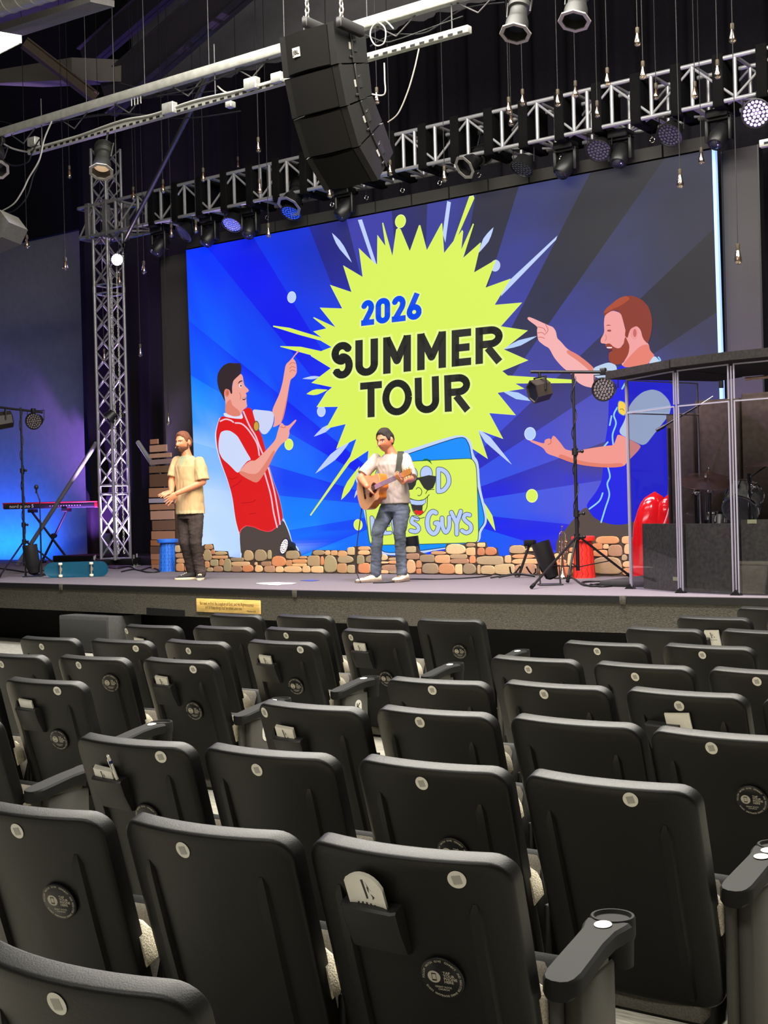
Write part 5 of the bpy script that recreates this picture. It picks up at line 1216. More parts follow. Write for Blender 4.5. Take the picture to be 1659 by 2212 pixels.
q = MB(); q.prism([Vector((.0 + x, -.0045, Hs + z)) for x, z in ((-.045, -.05), (.04, -.058), (.066, -.04), (.06, .045), (.04, .055), (-.03, .05), (-.062, .03), (-.058, -.035))], (0, -.001, 0)); st = q.build('sticker', YST, sk, smooth=None)
q = MB(); q.prism([Vector((.0 + x*.3 + .004, -.006, Hs + z*.3)) for x, z in ((-.045, -.05), (.02, -.058), (.03, .02), (.0, .055), (-.03, .05))], (0, -.0006, 0)); q.build('sticker_mark', mat('dark_print', (50, 50, 40), .6, noise_amt=0), st, smooth=None)
# ------------------------------------------------------------------ keyboard on its stand, microphone stand
kf = stg(108, 1217); kz0 = plane_at(108, 1098, kf).z; kz1 = plane_at(108, 1084, kf).z
kl = plane_at(6, 1094, kf); kr = plane_at(211, 1090, kf); W_ = (kr - kl).length; kc = (kl + kr) / 2
kd = thing('keyboard', 'long red stage piano with its black back panel towards the seats', 'keyboard', (kc.x, kc.y, kz0), YAW)
RED = mat('red_lacquer', (190, 34, 40), .35, noise_amt=.04); hk = kz1 - kz0
q = MB(); q.bbox((-W_/2, .0, .012), (W_/2, .34, hk*.8), .008); q.build('case', RED, kd)
q = MB(); q.bbox((-W_/2 + .02, -.012, 0), (W_/2 - .06, .004, hk*.78), .004); q.build('back_panel', mat('panel_black', (24, 22, 26), .5), kd)
q = MB(); q.bbox((-W_/2 - .004, -.016, hk*.8), (W_/2, .12, hk), .006); q.build('top_edge', RED, kd)
q = MB(); q.bbox((W_/2 - .06, -.014, -.004), (W_/2 + .006, .34, hk*.82), .008); q.build('end_block', RED, kd)
q = MB(); M = Matrix.Translation((-W_*.30, -.0135, hk*.4)) @ Matrix.Rotation(PI/2, 4, 'X'); helper_text(q, 'nord piano 5', M, .085, bold=.001); q.build('maker_lettering', mat('white_print', (220, 220, 224), .5, noise_amt=0), kd, smooth=None)
q = MB()
for i in range(12): q.cyl((.0 + i*.05, -.014, hk*.36), (.0 + i*.05, -.024, hk*.36), .011, 8)
q.build('sockets', STEEL, kd)
q = MB()
for i in range(52): q.bbox((-W_/2 + .04 + i*(W_ - .14)/52, .14, hk*.8), (-W_/2 + .04 + (i + .93)*(W_ - .14)/52, .335, hk*.86), .002)
q.build('keys', WHITEP, kd)
ks = thing('keyboard_stand', 'black folding X stand under the red keyboard', 'keyboard stand', (kc.x, kc.y, S), YAW); h_ = kz0 - S
q = MB(); q.cyl((-.36, .10, h_ - .06), (.30, .10, .03), .022, 10); q.build('cross_leg', BLKSAT, ks)
q = MB(); q.cyl((.26, .16, h_ - .06), (-.22, .16, .03), .022, 10); q.build('cross_leg', BLKSAT, ks)
q = MB(); q.cyl((.02, .06, h_*.5), (.02, .20, h_*.5), .045, 14); q.build('pivot', BLKSAT, ks)
for x in (-.36, .26): q = MB(); q.bbox((x - .05, -.03, h_ - .07), (x + .05, .33, h_ - .004), .008); q.build('support_arm', BLKSAT, ks)
for x, y in ((.30, .10), (-.22, .16)): q = MB(); q.bbox((x - .03, y - .22, 0), (x + .03, y + .22, .045), .01); q.build('foot_bar', BLKSAT, ks)
ms = stg(90, 1243); mt_ = plane_at(88, 1052, ms).z - S
mk = thing('microphone_stand', 'slim black microphone stand in front of the keyboard', 'microphone stand', ms)
q = MB(); q.lathe([(.12, 0), (.125, .01), (.11, .02), (.03, .03)], 24); q.build('base', BLKSAT, mk)
q = MB(); q.cyl((0, 0, .02), (0, 0, mt_*.62), .013, 10); q.cyl((0, 0, mt_*.6), (0, 0, mt_*.86), .009, 10); q.build('pole', BLKSAT, mk)
q = MB(); q.tube([(0, 0, mt_*.85), (-.02, -.01, mt_*.9), (-.035, -.02, mt_*.94)], .008, 8); q.cyl((-.04, -.025, mt_*.93), (-.03, -.03, mt_*.985), .014, 10); q.build('gooseneck', CABLE, mk)
q = MB(); q.ball((-.028, -.032, mt_), .032, .032, .036); q.build('microphone_head', mat('mic_mesh', (36, 36, 40), .5, metal=.3), mk)
# small rack case by the tower, low black platform strip with clutter
rc = stg(238, 1213); t = thing('rack_case', 'dark teal equipment case with carry handle at the foot of the tower', 'case', (rc.x, rc.y, S), YAW)
hz_ = plane_at(238, 1152, rc).z - S
q = MB(); q.bbox((-.16, 0, .0), (.06, .34, hz_), .01); q.build('case_body', mat('case_teal', (50, 66, 72), .5), t)
q = MB(); q.bbox((.062, .01, 0), (.165, .33, hz_*.98), .006); q.build('case_end', BLK, t)
q = MB(); q.tube([(-.1, .12, hz_), (-.09, .12, hz_ + .05), (.02, .12, hz_ + .05), (.03, .12, hz_)], .009, 8); q.build('handle', CHROME, t)
q = MB(); q.bbox((-.14, -.004, .06), (-.09, 0, .14), .001); q.build('white_label', WHITEP, t)
pf = MB(); a = at(-30, 1216, 14.0); c = at(330, 1222, 14.0); pf.bbox((-18.6, 15.3, S + .002), (a.x + 2.7, 16.3, S + .16), .01); o = pf.build('low_platform', BLK); tag(o, 'low black platform along the foot of the charcoal wall, left of the tower', 'platform')
# ------------------------------------------------------------------ guitar stand, trumpet
gs = stg(1118, 1248); t = thing('guitar_stand', 'empty black guitar stand leaning in front of the right stone flat', 'guitar stand', gs)
g = lambda x, y: plane_at(x, y, gs) - gs
q = MB(); q.cyl(g(1120, 1246), g(1145, 1173), .016, 10); q.build('post', BLKSAT, t)
q = MB(); e = g(1145, 1172); q.bbox((e.x - .06, e.y - .05, e.z - .04), (e.x + .06, e.y + .05, e.z + .03), .012); q.build('neck_rest', BLKRUB, t)
q = MB(); q.tube([g(1101, 1224), g(1103, 1236), g(1108, 1241), g(1116, 1234), g(1124, 1223)], .010, 8); q.build('cradle_arm', BLKRUB, t)
q = MB(); q.tube([g(1137, 1224), g(1143, 1234), g(1150, 1242), g(1157, 1236), g(1157, 1228)], .010, 8); q.build('cradle_arm', BLKRUB, t)
for dx, dy in ((-.22, -.02), (.2, -.02), (0, .25)):
    q = MB(); q.cyl((0, 0, .05), (RH*dx + FH*dy) + Vector((0, 0, .016)), .014, 8); q.build('leg', BLKSAT, t)
tp = stg(1216, 1250); t = thing('trumpet', 'silver and gold trumpet standing upright beside the red stool', 'trumpet', tp)
BRS = mat('silver_brass', (226, 200, 180), .15, metal=.95, noise_amt=0)
g = lambda x, y, d=0: plane_at(x, y, tp) - tp - FH*d
hb = g(1216, 1228).z
q = MB(); q.lathe([(.055, hb*.0 + .02), (.05, .03), (.03, .07), (.018, .13), (.0085, .30), (.0075, .36)], 24); q.build('bell', BRS, t)
q = MB(); q.lathe([(.10, 0), (.10, .01), (.02, .02)], 20); q.build('stand_base', BLKSAT, t)
q = MB(); p = [g(1214, 1150), g(1214, 1195), g(1216, 1216), g(1224, 1216), g(1226, 1190), g(1224, 1165)]; q.tube(p, .0075, 8); q.build('lead_pipe', BRS, t)
q = MB(); q.tube([g(1208, 1215), g(1208, 1155), g(1211, 1149), g(1219, 1149), g(1222, 1155), g(1222, 1200)], .0075, 8); q.build('tuning_slide', BRS, t)
q = MB(); a = g(1214, 1136); c = g(1214, 1152); q.cyl(c, a, .006, 10); q.lathe([(.006, -.012), (.012, -.004), (.014, 0), (.009, 0), (.003, -.01)], 14, Matrix.Translation(a)); q.build('mouthpiece', BRS, t)
for i in range(3):
    z = g(1216, 1172 + i*11); q = MB(); q.cyl(z + FH*.07, z - FH*.07, .013, 12); q.cyl(z - FH*.07, z - FH*.1, .005, 8); q.cyl(z - FH*.1, z - FH*.106, .011, 10); q.build('valve', BRS, t)
# ------------------------------------------------------------------ papers, tape and cables on the stage
def flat(name, label, cat, L, m, th=.002, z=None):
    P = [atz(x, y, S + .003) for x, y in L]; c = sum(P, Vector()) / len(P); q = MB(); q.prism([p - c for p in P], (0, 0, th)); o = q.build(name, m, smooth=None); o.location = c; return tag(o, label, cat)
flat('floor_paper', 'white sheet lying flat on the stage between the two men', 'paper', [(553,1260),(575,1258.6),(600,1258),(641,1259.6),(628,1262),(612,1262.4),(600,1264.4),(585,1264),(562,1262)], WHITEP)
flat('floor_tape', 'strip of blue tape on the stage left of the guitarist', 'tape', [(648,1254),(668,1252.6),(691,1253.4),(672,1255.4)], mat('blue_tape', (60, 74, 150), .6))
zz = S + .01
cz = lambda L: [atz(x, y, zz) for x, y in L]
cable('floor_cable', 'black cable running along the stage from the guitarist to the guitar stand', cz([(806,1259),(850,1257),(880,1251),(940,1251),(1000,1249),(1040,1246),(1062,1242),(1040,1240),(1062,1239),(1085,1243),(1060,1248)]), .008, CABLE, 'black cables on the stage floor')
cable('floor_cable', 'tangle of black cable on the stage right of the red stool', cz([(1214,1235),(1240,1250),(1262,1264),(1290,1262),(1310,1260),(1336,1258),(1310,1264),(1275,1266),(1258,1258),(1300,1256),(1338,1262),(1300,1267),(1276,1262)]), .010, CABLE, 'black cables on the stage floor')
cable('floor_cable', 'black cables strewn in front of the tower', cz([(215,1222),(250,1228),(280,1224),(300,1232),(325,1226),(345,1234),(318,1236),(290,1230),(262,1235)]), .011, CABLE, 'black cables on the stage floor')
cable('floor_cable', 'black cable trailing past the left uplight', cz([(0,1228),(30,1232),(60,1236),(96,1232),(140,1226),(190,1222),(230,1226)]), .011, CABLE, 'black cables on the stage floor')
# ================================================================== drum shield (acrylic), absorbers and drum kit
ACR = clear_mat('clear_acrylic', (246, 246, 250), .03, .02)
ACE = mat('acrylic_edge', (134, 130, 146), .25, noise_amt=0, spec=.6)
q0, q1, q2 = stg(1362, 1272), stg(1471, 1281), stg(1591, 1286)
q3 = q2 + (q2 - q1) * 1.0 + Vector((.05, .12, 0)); qb = stg(1440, 1256) ; qb = q0 + Vector((.35, .95, 0))
def zpx(px, py, q): 
    d = ray(px, py); n = FH; t = (q - CAM).dot(n) / d.dot(n); return (CAM + d*t).z
zj = (zpx(1455, 876, q1) + zpx(1579, 862, q2) + zpx(1354, 891, q0)) / 3
ztp = (zpx(1453, 800, q1) + zpx(1577, 786, q2)) / 2
names = ['left end panel of the clear acrylic drum shield', 'front left panel of the clear acrylic drum shield', 'front middle panel of the clear acrylic drum shield', 'front right panel of the clear acrylic drum shield']
pts = [qb, q0, q1, q2, q3]
sh = thing('drum_shield', 'clear folding acrylic drum shield at the right end of the stage', 'drum shield', q1)
for i in range(4):
    a, c = pts[i], pts[i+1]; d = (c - a).normalized(); n = Vector((d.y, -d.x, 0)); L = (c - a).length
    for z0, z1 in ((S + .004, zj - .006), (zj + .006, ztp)):
        q = MB(); A0 = a + d*.022; C0 = c - d*.022
        q.prism([Vector((A0.x, A0.y, z0)), Vector((C0.x, C0.y, z0)), Vector((C0.x, C0.y, z1)), Vector((A0.x, A0.y, z1))], n*.006); pn = q.build('panel', ACR, sh, world=True, smooth=None)
        q = MB()
        for u, v in ((A0, A0 + d*.012), (C0 - d*.012, C0)):
            q.prism([Vector((u.x, u.y, z0)), Vector((v.x, v.y, z0)), Vector((v.x, v.y, z1)), Vector((u.x, u.y, z1))], n*.012)
        q.prism([Vector((A0.x, A0.y, z1 - .012)), Vector((C0.x, C0.y, z1 - .012)), Vector((C0.x, C0.y, z1)), Vector((A0.x, A0.y, z1))], n*.010)
        q.v = [p - n*.003 for p in q.v]
        L_ = Vector(sh.location); q.v = [p - L_ for p in q.v]; o = q.build('polished_edge', ACE, sh, smooth=None)
for p in pts[1:4]:
    q = MB(); q.cyl((p.x, p.y, S + .004), (p.x, p.y, ztp - .02), .007, 8); q.build('hinge', ACE, sh, world=True)
    q = MB(); q.prism([p + Vector((-.05, -.03, 0)), p + Vector((.05, -.03, 0)), p + Vector((0, -.03, .05))], Vector((0, .06, 0))); q.build('foot', BLKRUB, sh, world=True, smooth=None)
# roof absorber
zr = ztp + .02
ROOF = mat('absorber_cloth', (40, 38, 38), .95, noise_amt=.25, noise_scale=40, spec=.1)
fr = [q0 + Vector((-.22, .02, 0)), q1 + Vector((-.03, -.07, 0)), q2 + Vector((0, -.07, 0)), q3 + Vector((.2, -.05, 0))]
bk = [q3 + Vector((.6, 1.5, 0)), q0 + Vector((.45, 1.15, 0))]
def at_z(p, z): return Vector((p.x, p.y, z))
rf = thing('shield_roof', 'thick dark sound absorber lying as a roof on the drum shield', 'absorber', at_z(q1, zr))
q = MB(); q.prism([at_z(p, zr) for p in (fr[0], fr[1], q1 + Vector((.1, 1.35, 0)), bk[1])], (0, 0, .075)); q.build('absorber_board', ROOF, rf, world=True, smooth=None)
q = MB(); q.prism([at_z(p, zr + .004) for p in (fr[1] + Vector((.012, 0, 0)), fr[2], fr[3], bk[0], q1 + Vector((.112, 1.35, 0)))], (0, 0, .075)); q.build('absorber_board', ROOF, rf, world=True, smooth=None)
q = MB(); q.cyl(at_z(q1 + Vector((.15, 1.3, 0)), zr - .025), at_z(q3 + Vector((.5, 1.35, 0)), zr - .025), .016, 8); q.build('support_rod', mat('bare_wood', (190, 160, 140), .6), rf, world=True)
# lower baffles
BAF = mat('baffle_cloth', (52, 51, 47), .95, noise_amt=.3, noise_scale=30, spec=.1)
zb_ = zpx(1470, 1132, q1)
for i, (a, c) in enumerate(((q0 + Vector((.10, .08, 0)), q1 + Vector((-.01, .09, 0))), (q1 + Vector((.02, .09, 0)), q2 + Vector((-.02, .09, 0))), (q2 + Vector((.02, .09, 0)), q3 + Vector((0, .09, 0))))):
    d = (c - a).normalized(); n = Vector((-d.y, d.x, 0)); t = thing('sound_baffle', ('left', 'middle', 'right')[i] + ' low dark fabric sound baffle inside the drum shield', 'absorber', a, group='low baffles in the drum shield')
    q = MB(); zt2 = zb_ + (.03 if i == 2 else 0); q.prism([Vector((a.x, a.y, S + .003)), Vector((c.x, c.y, S + .003)), Vector((c.x, c.y, zt2)), Vector((a.x, a.y, zt2))], n*.07); q.build('board', BAF, t, world=True, smooth=None)
    lx, ly = ((.75, .10) if i == 0 else (.1, .62)) if i != 1 else (None, None)
    if lx:
        m_ = a + d * lx * (c - a).length; m_.z = S + ly; q = MB(); q.prism([m_ - n*.002, m_ + d*.085 - n*.002, m_ + d*.085 + Vector((0,0,.035)) - n*.002, m_ + Vector((0,0,.035)) - n*.002], -n*.001); q.build('cloth_tag', mat('cloth_tag', (120, 122, 92), .8), t, world=True, smooth=None)
# tall absorbers behind the kit
for i, (xa, xb, yt, dy) in enumerate(((1441, 1500, 893, 12.95), (1503, 1600, 862, 13.05), (1604, 1720, 846, 13.0))):
    a = at(xa, 1000, dy); c = at(xb, 1000, dy); zt3 = at((xa+xb)/2, yt, dy).z
    t = thing('sound_absorber', ('left', 'middle', 'right')[i] + ' tall brown-black sound absorber standing behind the drum kit', 'absorber', ((a.x+c.x)/2, dy, S), group='tall absorbers behind the drums'); w = (c.x - a.x)/2
    q = MB(); q.bbox((-w, 0, .003), (w, .08, zt3 - S), .01); q.build('board', mat('absorber_brown', (58, 50, 44), .95, noise_amt=.2, noise_scale=18, spec=.1), t)
    q = MB(); q.bbox((-w*.9, -.05, .003), (-w*.7, .25, .05), .005); q.bbox((w*.7, -.05, .003), (w*.9, .25, .05), .005); q.build('foot', BLKSAT, t)
# red inflatable
ri = stg(1432, 1243); ri = at(1430, 1240, 13.3); ri.z = S
t = thing('inflatable_toy', 'shiny red translucent inflatable with rounded lobes behind the drum shield', 'inflatable', ri)
VIN = mat('red_vinyl', (226, 24, 30), .12, noise_amt=.1, noise_scale=6, trans=.25, spec=.8, coat=.5)
Zr = (ri - CAM).dot(CF); kk = Zr / FPX
def lobe(x0, x1, ytop, lean, dpt):
    q = MB(); n = 20; loops = []; H = (1240 - ytop) * kk
    for j in range(15):
        f_ = j / 14; z = .004 + H * f_; w = (x1 - x0)/2 * kk * (math.sqrt(max(0, 1 - max(0, (f_ - .45)/.55)**2)) * (1 - .25*(1-f_)**2) + .02)
        cx = ((x0 + x1)/2 - 1430) * kk + lean * (f_ - .5); rip = 1 + .015*math.sin(f_*60)
        loops.append([RH*(cx + w*rip*math.cos(2*PI*i/n)) + FH*(dpt + .55*w*rip*math.sin(2*PI*i/n)) + Vector((0, 0, z)) for i in range(n)])
    q.loft(loops); return q
lobe(1366, 1452, 1052, .10, .0).build('left_lobe', VIN, t, smooth=70); lobe(1418, 1476, 1060, -.05, -.10).build('right_lobe', VIN, t, smooth=70)
q = MB(); q.tube([RH*((x - 1430)*kk) - FH*.24 + Vector((0, 0, (1240 - y)*kk)) for x, y in ((1425,1128),(1434,1105),(1440,1085),(1452,1064),(1458,1058))], .012, 6); q.build('welded_seam', mat('seam_pink', (250, 150, 150), .15, noise_amt=0, spec=.9), t)
# ------------------------------------------------------------------ drum kit
DY = 12.35
CYM = mat('cymbal_bronze', (150, 118, 110), .25, metal=.9, noise_amt=.15, noise_scale=20)
DG = Vector((0, 0, 0))
def drum_stand(label, px, py, tiltv, r, name='cymbal_stand', Yd=DY, boom=None):
    p = at(px, py, Yd); b_ = Vector((p.x, p.y, S))
    if boom: b_ = Vector((at(boom[0], boom[1], Yd).x, Yd, S))
    t = thing(name, label, 'cymbal', b_, group='cymbals of the drum kit'); L = Vector(t.location); top = p - L
    F = Matrix.Translation(top) @ frame_from(tiltv)
    q = MB(); q.T = F; q.lathe([(.012, .012), (.03, .022), (.05, .010), (r*.5, -.004), (r, -.026), (r, -.029), (r*.5, -.008), (.05, .006), (.012, .006)], 36); q.build('cymbal', CYM, t)
    q = MB(); q.T = F; q.cyl((0, 0, -.06), (0, 0, .06), .006, 8); q.cyl((0, 0, .02), (0, 0, .045), .016, 10); q.build('wing_nut', CHROME, t)
    if boom:
        e = plane_at(boom[0], boom[1], L) - L; q = MB(); q.cyl((0, 0, .02), (0, 0, e.z), .014, 10); q.cyl((0, 0, e.z - .05), (0, 0, e.z + .04), .024, 10); q.build('pole', CHROME, t)
        q = MB(); q.cyl(Vector((0, 0, e.z)), top, .009, 8); q.build('boom_arm', CHROME, t)
    else:
        q = MB(); q.cyl((0, 0, .02), (0, 0, top.z*.6), .014, 10); q.cyl((0, 0, top.z*.58), top - Vector((0, 0, .05)), .009, 8); q.cyl((0, 0, top.z*.56), (0, 0, top.z*.62), .024, 10); q.build('pole', CHROME, t)
    for k in range(3):
        a = 2*PI*k/3 + .4; q = MB(); q.cyl((0, 0, .30), (.28*math.cos(a), .28*math.sin(a), .012), .009, 8); q.build('leg', CHROME, t)
    return t
drum_stand('large bronze crash cymbal tilted to the right inside the drum shield', 1524, 1036, (.18, -.25, .95), .26)
drum_stand('smaller cymbal just above the tilted crash, inside the drum shield', 1530, 1022, (.12, -.06, .98), .20, Yd=12.75)
drum_stand('cymbal cut off by the right edge of the picture, on a long boom', 1668, 999, (.03, -.05, 1), .25, boom=(1618, 1032), Yd=12.2)
SHELL = mat('pearl_shell', (120, 122, 116), .25, metal=.35, noise_amt=.25, noise_scale=22)
HEAD = mat('drum_head', (214, 160, 112), .5, noise_amt=.08)
def drum(label, c, axis, r, L, headm):
    c = Vector(c); t = thing('drum', label, 'drum', c, group='drums of the kit'); F = frame_from(axis)
    q = MB(); q.T = F; q.cyl((0, 0, -L/2), (0, 0, L/2), r, 32); q.build('shell', SHELL, t)
    for z in (-L/2, L/2): q = MB(); q.T = F; q.lathe([(r + .012, -.012), (r + .016, 0), (r + .012, .012), (r - .004, .012), (r - .004, -.012)], 32, Matrix.Translation((0, 0, z))); q.build('hoop', CHROME, t)
    for z, s_ in ((-L/2 - .004, -1), (L/2 + .004, 1)): q = MB(); q.T = F; q.lathe([(.001, z), (r - .006, z - .001*s_)], 30); q.build('drum_head', headm, t)
    for k in range(8):
        a = 2*PI*k/8; x, y = (r + .014)*math.cos(a), (r + .014)*math.sin(a); q = MB(); q.T = F
        q.cyl((x, y, -L/2), (x, y, L/2), .005, 6); q.cyl((x, y, -.03), (x, y, .03), .014, 8); q.build('lug', CHROME, t)
    return t
dk = thing('drum_riser', 'low dark platform under the drum kit', 'platform', (at(1600, 1130, DY).x, DY + .3, S))
q = MB(); q.bbox((-1.3, -.75, .003), (1.6, .9, .06), .01); q.build('platform', mat('riser_carpet', (40, 40, 40), .95), dk)
c = at(1605, 1084, DY); drum('big grey rack tom with chrome lugs, tipped towards the seats', c, (-.05, .75, .62), .165, .24, HEAD)
c = at(1556, 1126, DY + .2); drum('small purple-lit snare drum left of the rack tom', c, (0, .2, .98), .12, .13, mat('snare_head', (206, 200, 214), .5, noise_amt=0))
c = at(1640, 1152, DY + .35); drum('bass drum low behind the baffles', (c.x, c.y, S + .34), (.1, 1, 0), .27, .36, mat('bass_head', (60, 60, 62), .5, noise_amt=0))
# hardware between the drums
for px, ytop, lab in ((1506, 1062, 'chrome tom holder post left of the snare drum'), (1534, 1058, 'chrome tom holder post beside the snare drum'), (1626, 1050, 'chrome post in front of the rack tom')):
    p = at(px, ytop, DY - .05); t = thing('drum_post', lab, 'drum hardware', (p.x, p.y, S + .0), group='chrome posts of the drum kit'); h_ = p.z - S
    q = MB(); q.cyl((0, 0, .07), (0, 0, h_), .013, 10); q.build('pole', CHROME, t)
    q = MB(); q.ball((0, 0, h_), .035, nu=12, nv=8); q.cyl((-.05, 0, h_ - .02), (.05, 0, h_ + .03), .012, 8); q.build('clamp_ball', CHROME, t)
    for k in range(3): a = 2*PI*k/3; q = MB(); q.cyl((0, 0, .3), (.22*math.cos(a), .22*math.sin(a), .07), .008, 6); q.build('leg', CHROME, t)
# microphone boom inside the shield
mb_ = at(1452, 1200, 12.6); mb_.z = S
t = thing('boom_stand', 'black microphone boom stand inside the left of the drum shield', 'microphone stand', mb_); g = lambda x, y: plane_at(x, y, mb_) - mb_
q = MB(); q.cyl((0, 0, .02), (0, 0, g(1448, 925).z), .016, 10); q.build('pole', BLKSAT, t)
q = MB(); q.cyl(g(1418, 930), g(1512, 874), .011, 8); q.cyl(g(1418, 930), g(1436, 920), .018, 8); q.build('boom_arm', BLKSAT, t)
q = MB(); q.cyl(g(1512, 874), g(1540, 856), .006, 8); q.build('boom_tip', CHROME, t)
q = MB(); e = g(1558, 838); q.cyl(e, e + Vector((0, 0, .16)), .024, 12); q.build('microphone', BLK, t)
for k in range(3): a = 2*PI*k/3 + .5; q = MB(); q.cyl((0, 0, .2), (.24*math.cos(a), .24*math.sin(a), .012), .01, 8); q.build('leg', BLKSAT, t)
# ================================================================== people
def remesh(mb, voxel, smooth_it=3):
    me = mb.mesh('tmp'); o = bpy.data.objects.new('tmp', me); COL.objects.link(o)
    r = o.modifiers.new('r', 'REMESH'); r.mode = 'VOXEL'; r.voxel_size = voxel; r.use_smooth_shade = True
    s_ = o.modifiers.new('s', 'SMOOTH'); s_.factor = .5; s_.iterations = smooth_it
    dg = bpy.context.evaluated_depsgraph_get(); ev = o.evaluated_get(dg); out = bpy.data.meshes.new_from_object(ev)
    bpy.data.objects.remove(o); bpy.data.meshes.remove(me)
    out.materials.clear()
    return out
def paint(me, fn):
    n = len(me.vertices); co_ = np.empty(n * 3, np.float32); me.vertices.foreach_get('co', co_); co_ = co_.reshape(-1, 3)
    c = fn(co_).astype(np.float32); c = np.concatenate([c, np.ones((n, 1), np.float32)], 1)
    a = me.color_attributes.new('Col', 'FLOAT_COLOR', 'POINT'); a.data.foreach_set('color', c.ravel())
def wrinkle(me, amp, scale, sx=(1, 1, 1), hold=None):
    me.calc_loop_triangles() if False else None
    vn = [v.normal.copy() for v in me.vertices]
    for v, n in zip(me.vertices, vn):
        p = Vector((v.co.x * sx[0], v.co.y * sx[1], v.co.z * sx[2])) * scale
        k = noise.noise(p) * .6 + (abs(noise.noise(p * 1.9 + Vector((7, 3, 1)))) - .25) * .9
        v.co += n * (amp * k)
    me.update()
def put(name, me, m, parent):
    me.materials.append(m); me.name = name
    o = bpy.data.objects.new(name, me); COL.objects.link(o); o.parent = parent
    me.polygons.foreach_set('use_smooth', [True] * len(me.polygons))
    return o
class Body:
    def __init__(s, foot_px):
        s.O = stg(*foot_px)
    def P(s, px, py, b=0.0):
        """photo point -> local coordinates on the upright plane through the feet, b metres nearer the viewer"""
        w = plane_at(px, py, s.O) - s.O
        return RH * w.dot(RH) + Vector((0, 0, w.z)) - FH * b
    def D(s, a, b, z=0.0): return (RH * a - FH * b + Vector((0, 0, z))).normalized()
def ellipse(c, s_ax, f_ax, w, d, n=20, sq=2.3):
    P = []
    for i in range(n):
        a = 2*PI*i/n; x, y = math.cos(a), math.sin(a)
        P.append(c + s_ax * w * math.copysign(abs(x)**(2/sq), x) + f_ax * d * math.copysign(abs(y)**(2/sq), y))
    return P
def limb(mb, pts, rad, n=14):
    for i in range(len(pts) - 1):
        mb.cyl(pts[i], pts[i+1], rad[i], n, rad[i+1])
    for p, r in zip(pts, rad): mb.ball(p, r, nu=n, nv=8)
def sleeve(mb, pts, rad):
    mb.ball(pts[0], rad[0], nu=16, nv=9); mb.tube(pts, rad, 18)
def hand(mb, wrist, fingers_dir, palm_n, size, spread=.5, curl=.25, thumb_side=1, curls=None):
    """palm plus five separate fingers; fingers_dir along the palm, palm_n = normal of the palm side"""
    d = Vector(fingers_dir).normalized(); n = Vector(palm_n); n = (n - d * n.dot(d)).normalized(); sd = d.cross(n) * thumb_side
    pl = .095 * size; pw = .040 * size
    F = Matrix.Identity(4)
    for i, v in enumerate((sd, n, d)):
        for k in range(3): F[k][i] = v[k]
    mb.ball(wrist + d * pl * .5, pw, .017 * size, pl * .56, 14, 9, F)
    lens = (.070, .080, .074, .058)
    for k in range(4):
        u = (k - 1.5) / 1.5; base = wrist + d * pl * .92 + sd * (-u) * pw * .80
        dd = (d + sd * (-u) * spread * .35).normalized(); c = (curls[k] if curls else curl); L = lens[k] * size
        p = [base]; cur = dd
        for j, f_ in enumerate((.45, .32, .23)):
            cur = (cur + n * c * (1 if j else .6)).normalized(); p.append(p[-1] + cur * L * f_)
        limb(mb, p, [.0095*size, .0088*size, .0080*size, .0068*size], 8)
    tb = wrist + d * pl * .25 + sd * pw * .75; td = (d * .75 + sd * .75 + n * .3).normalized(); tm = tb + td * .04 * size
    limb(mb, [tb, tm, tm + (td + d * .5).normalized() * .032 * size], [.0125*size, .0105*size, .0082*size], 8)
def head_pt(u, v, sc):
    """u azimuth (0 = face), v elevation -> head-local point (x side, y forward, z up)"""
    x = math.sin(u) * math.cos(v); y = math.cos(u) * math.cos(v); z = math.sin(v)
    X, Y, Z = .078 * x, .098 * y, .118 * z
    if Z < 0:
        k = (-Z / .118); X *= 1 - .24 * k ** 2.0
        if Y < 0: Y += .055 * k * (-y)
        else: Y *= 1 - .02 * k ** 2
    if Y > 0: Y *= 1 - .06 * abs(x) ** 2; X *= 1.02
    g = lambda t, w: math.exp(-(t / w) ** 2)
    if y > 0:
        fr = min(1, y * 1.6)
        Y += fr * (.027 * g(X, .0125) * g(Z + .028, .013) + .014 * g(X, .009) * g(Z + .008, .024))      # nose
        Y += fr * .006 * g(Z - .026, .010) * g(X, .05)                                               # brow
        Y -= fr * .011 * (g(X - .031, .015) + g(X + .031, .015)) * g(Z - .006, .010)                  # sockets
        Y += fr * (.006 * g(X, .024) * g(Z + .056, .007) + .007 * g(X, .020) * g(Z + .070, .007) - .004 * g(X, .022) * g(Z + .063, .003))
        Y += fr * .010 * g(X, .022) * g(Z + .100, .016)                                              # chin
        Y += fr * .004 * (g(X - .045, .02) + g(X + .045, .02)) * g(Z + .025, .02)                     # cheeks
    return Vector((X, Y, Z)) * sc
def head_grid(sc, off=None, nu=64, nv=44):
    loops = []
    for j in range(nv + 1):
        v = -PI/2 + PI * j / nv; v = max(-PI/2 + .001, min(PI/2 - .001, v)); l = []
        for i in range(nu):
            u = 2*PI*i/nu; p = head_pt(u, v, sc)
            if off: p = p + p.normalized() * off(p / sc)
            l.append(p)
        loops.append(l)
    return loops
def head_frame(c, fy, up=(0, 0, 1)):
    fy = Vector(fy).normalized(); upv = Vector(up); hz = (upv - fy * upv.dot(fy)).normalized(); hx = fy.cross(hz)
    M = Matrix.Identity(4)
    for i, v in enumerate((hx, fy, hz)):
        for k in range(3): M[k][i] = v[k]
    M.translation = c
    return M
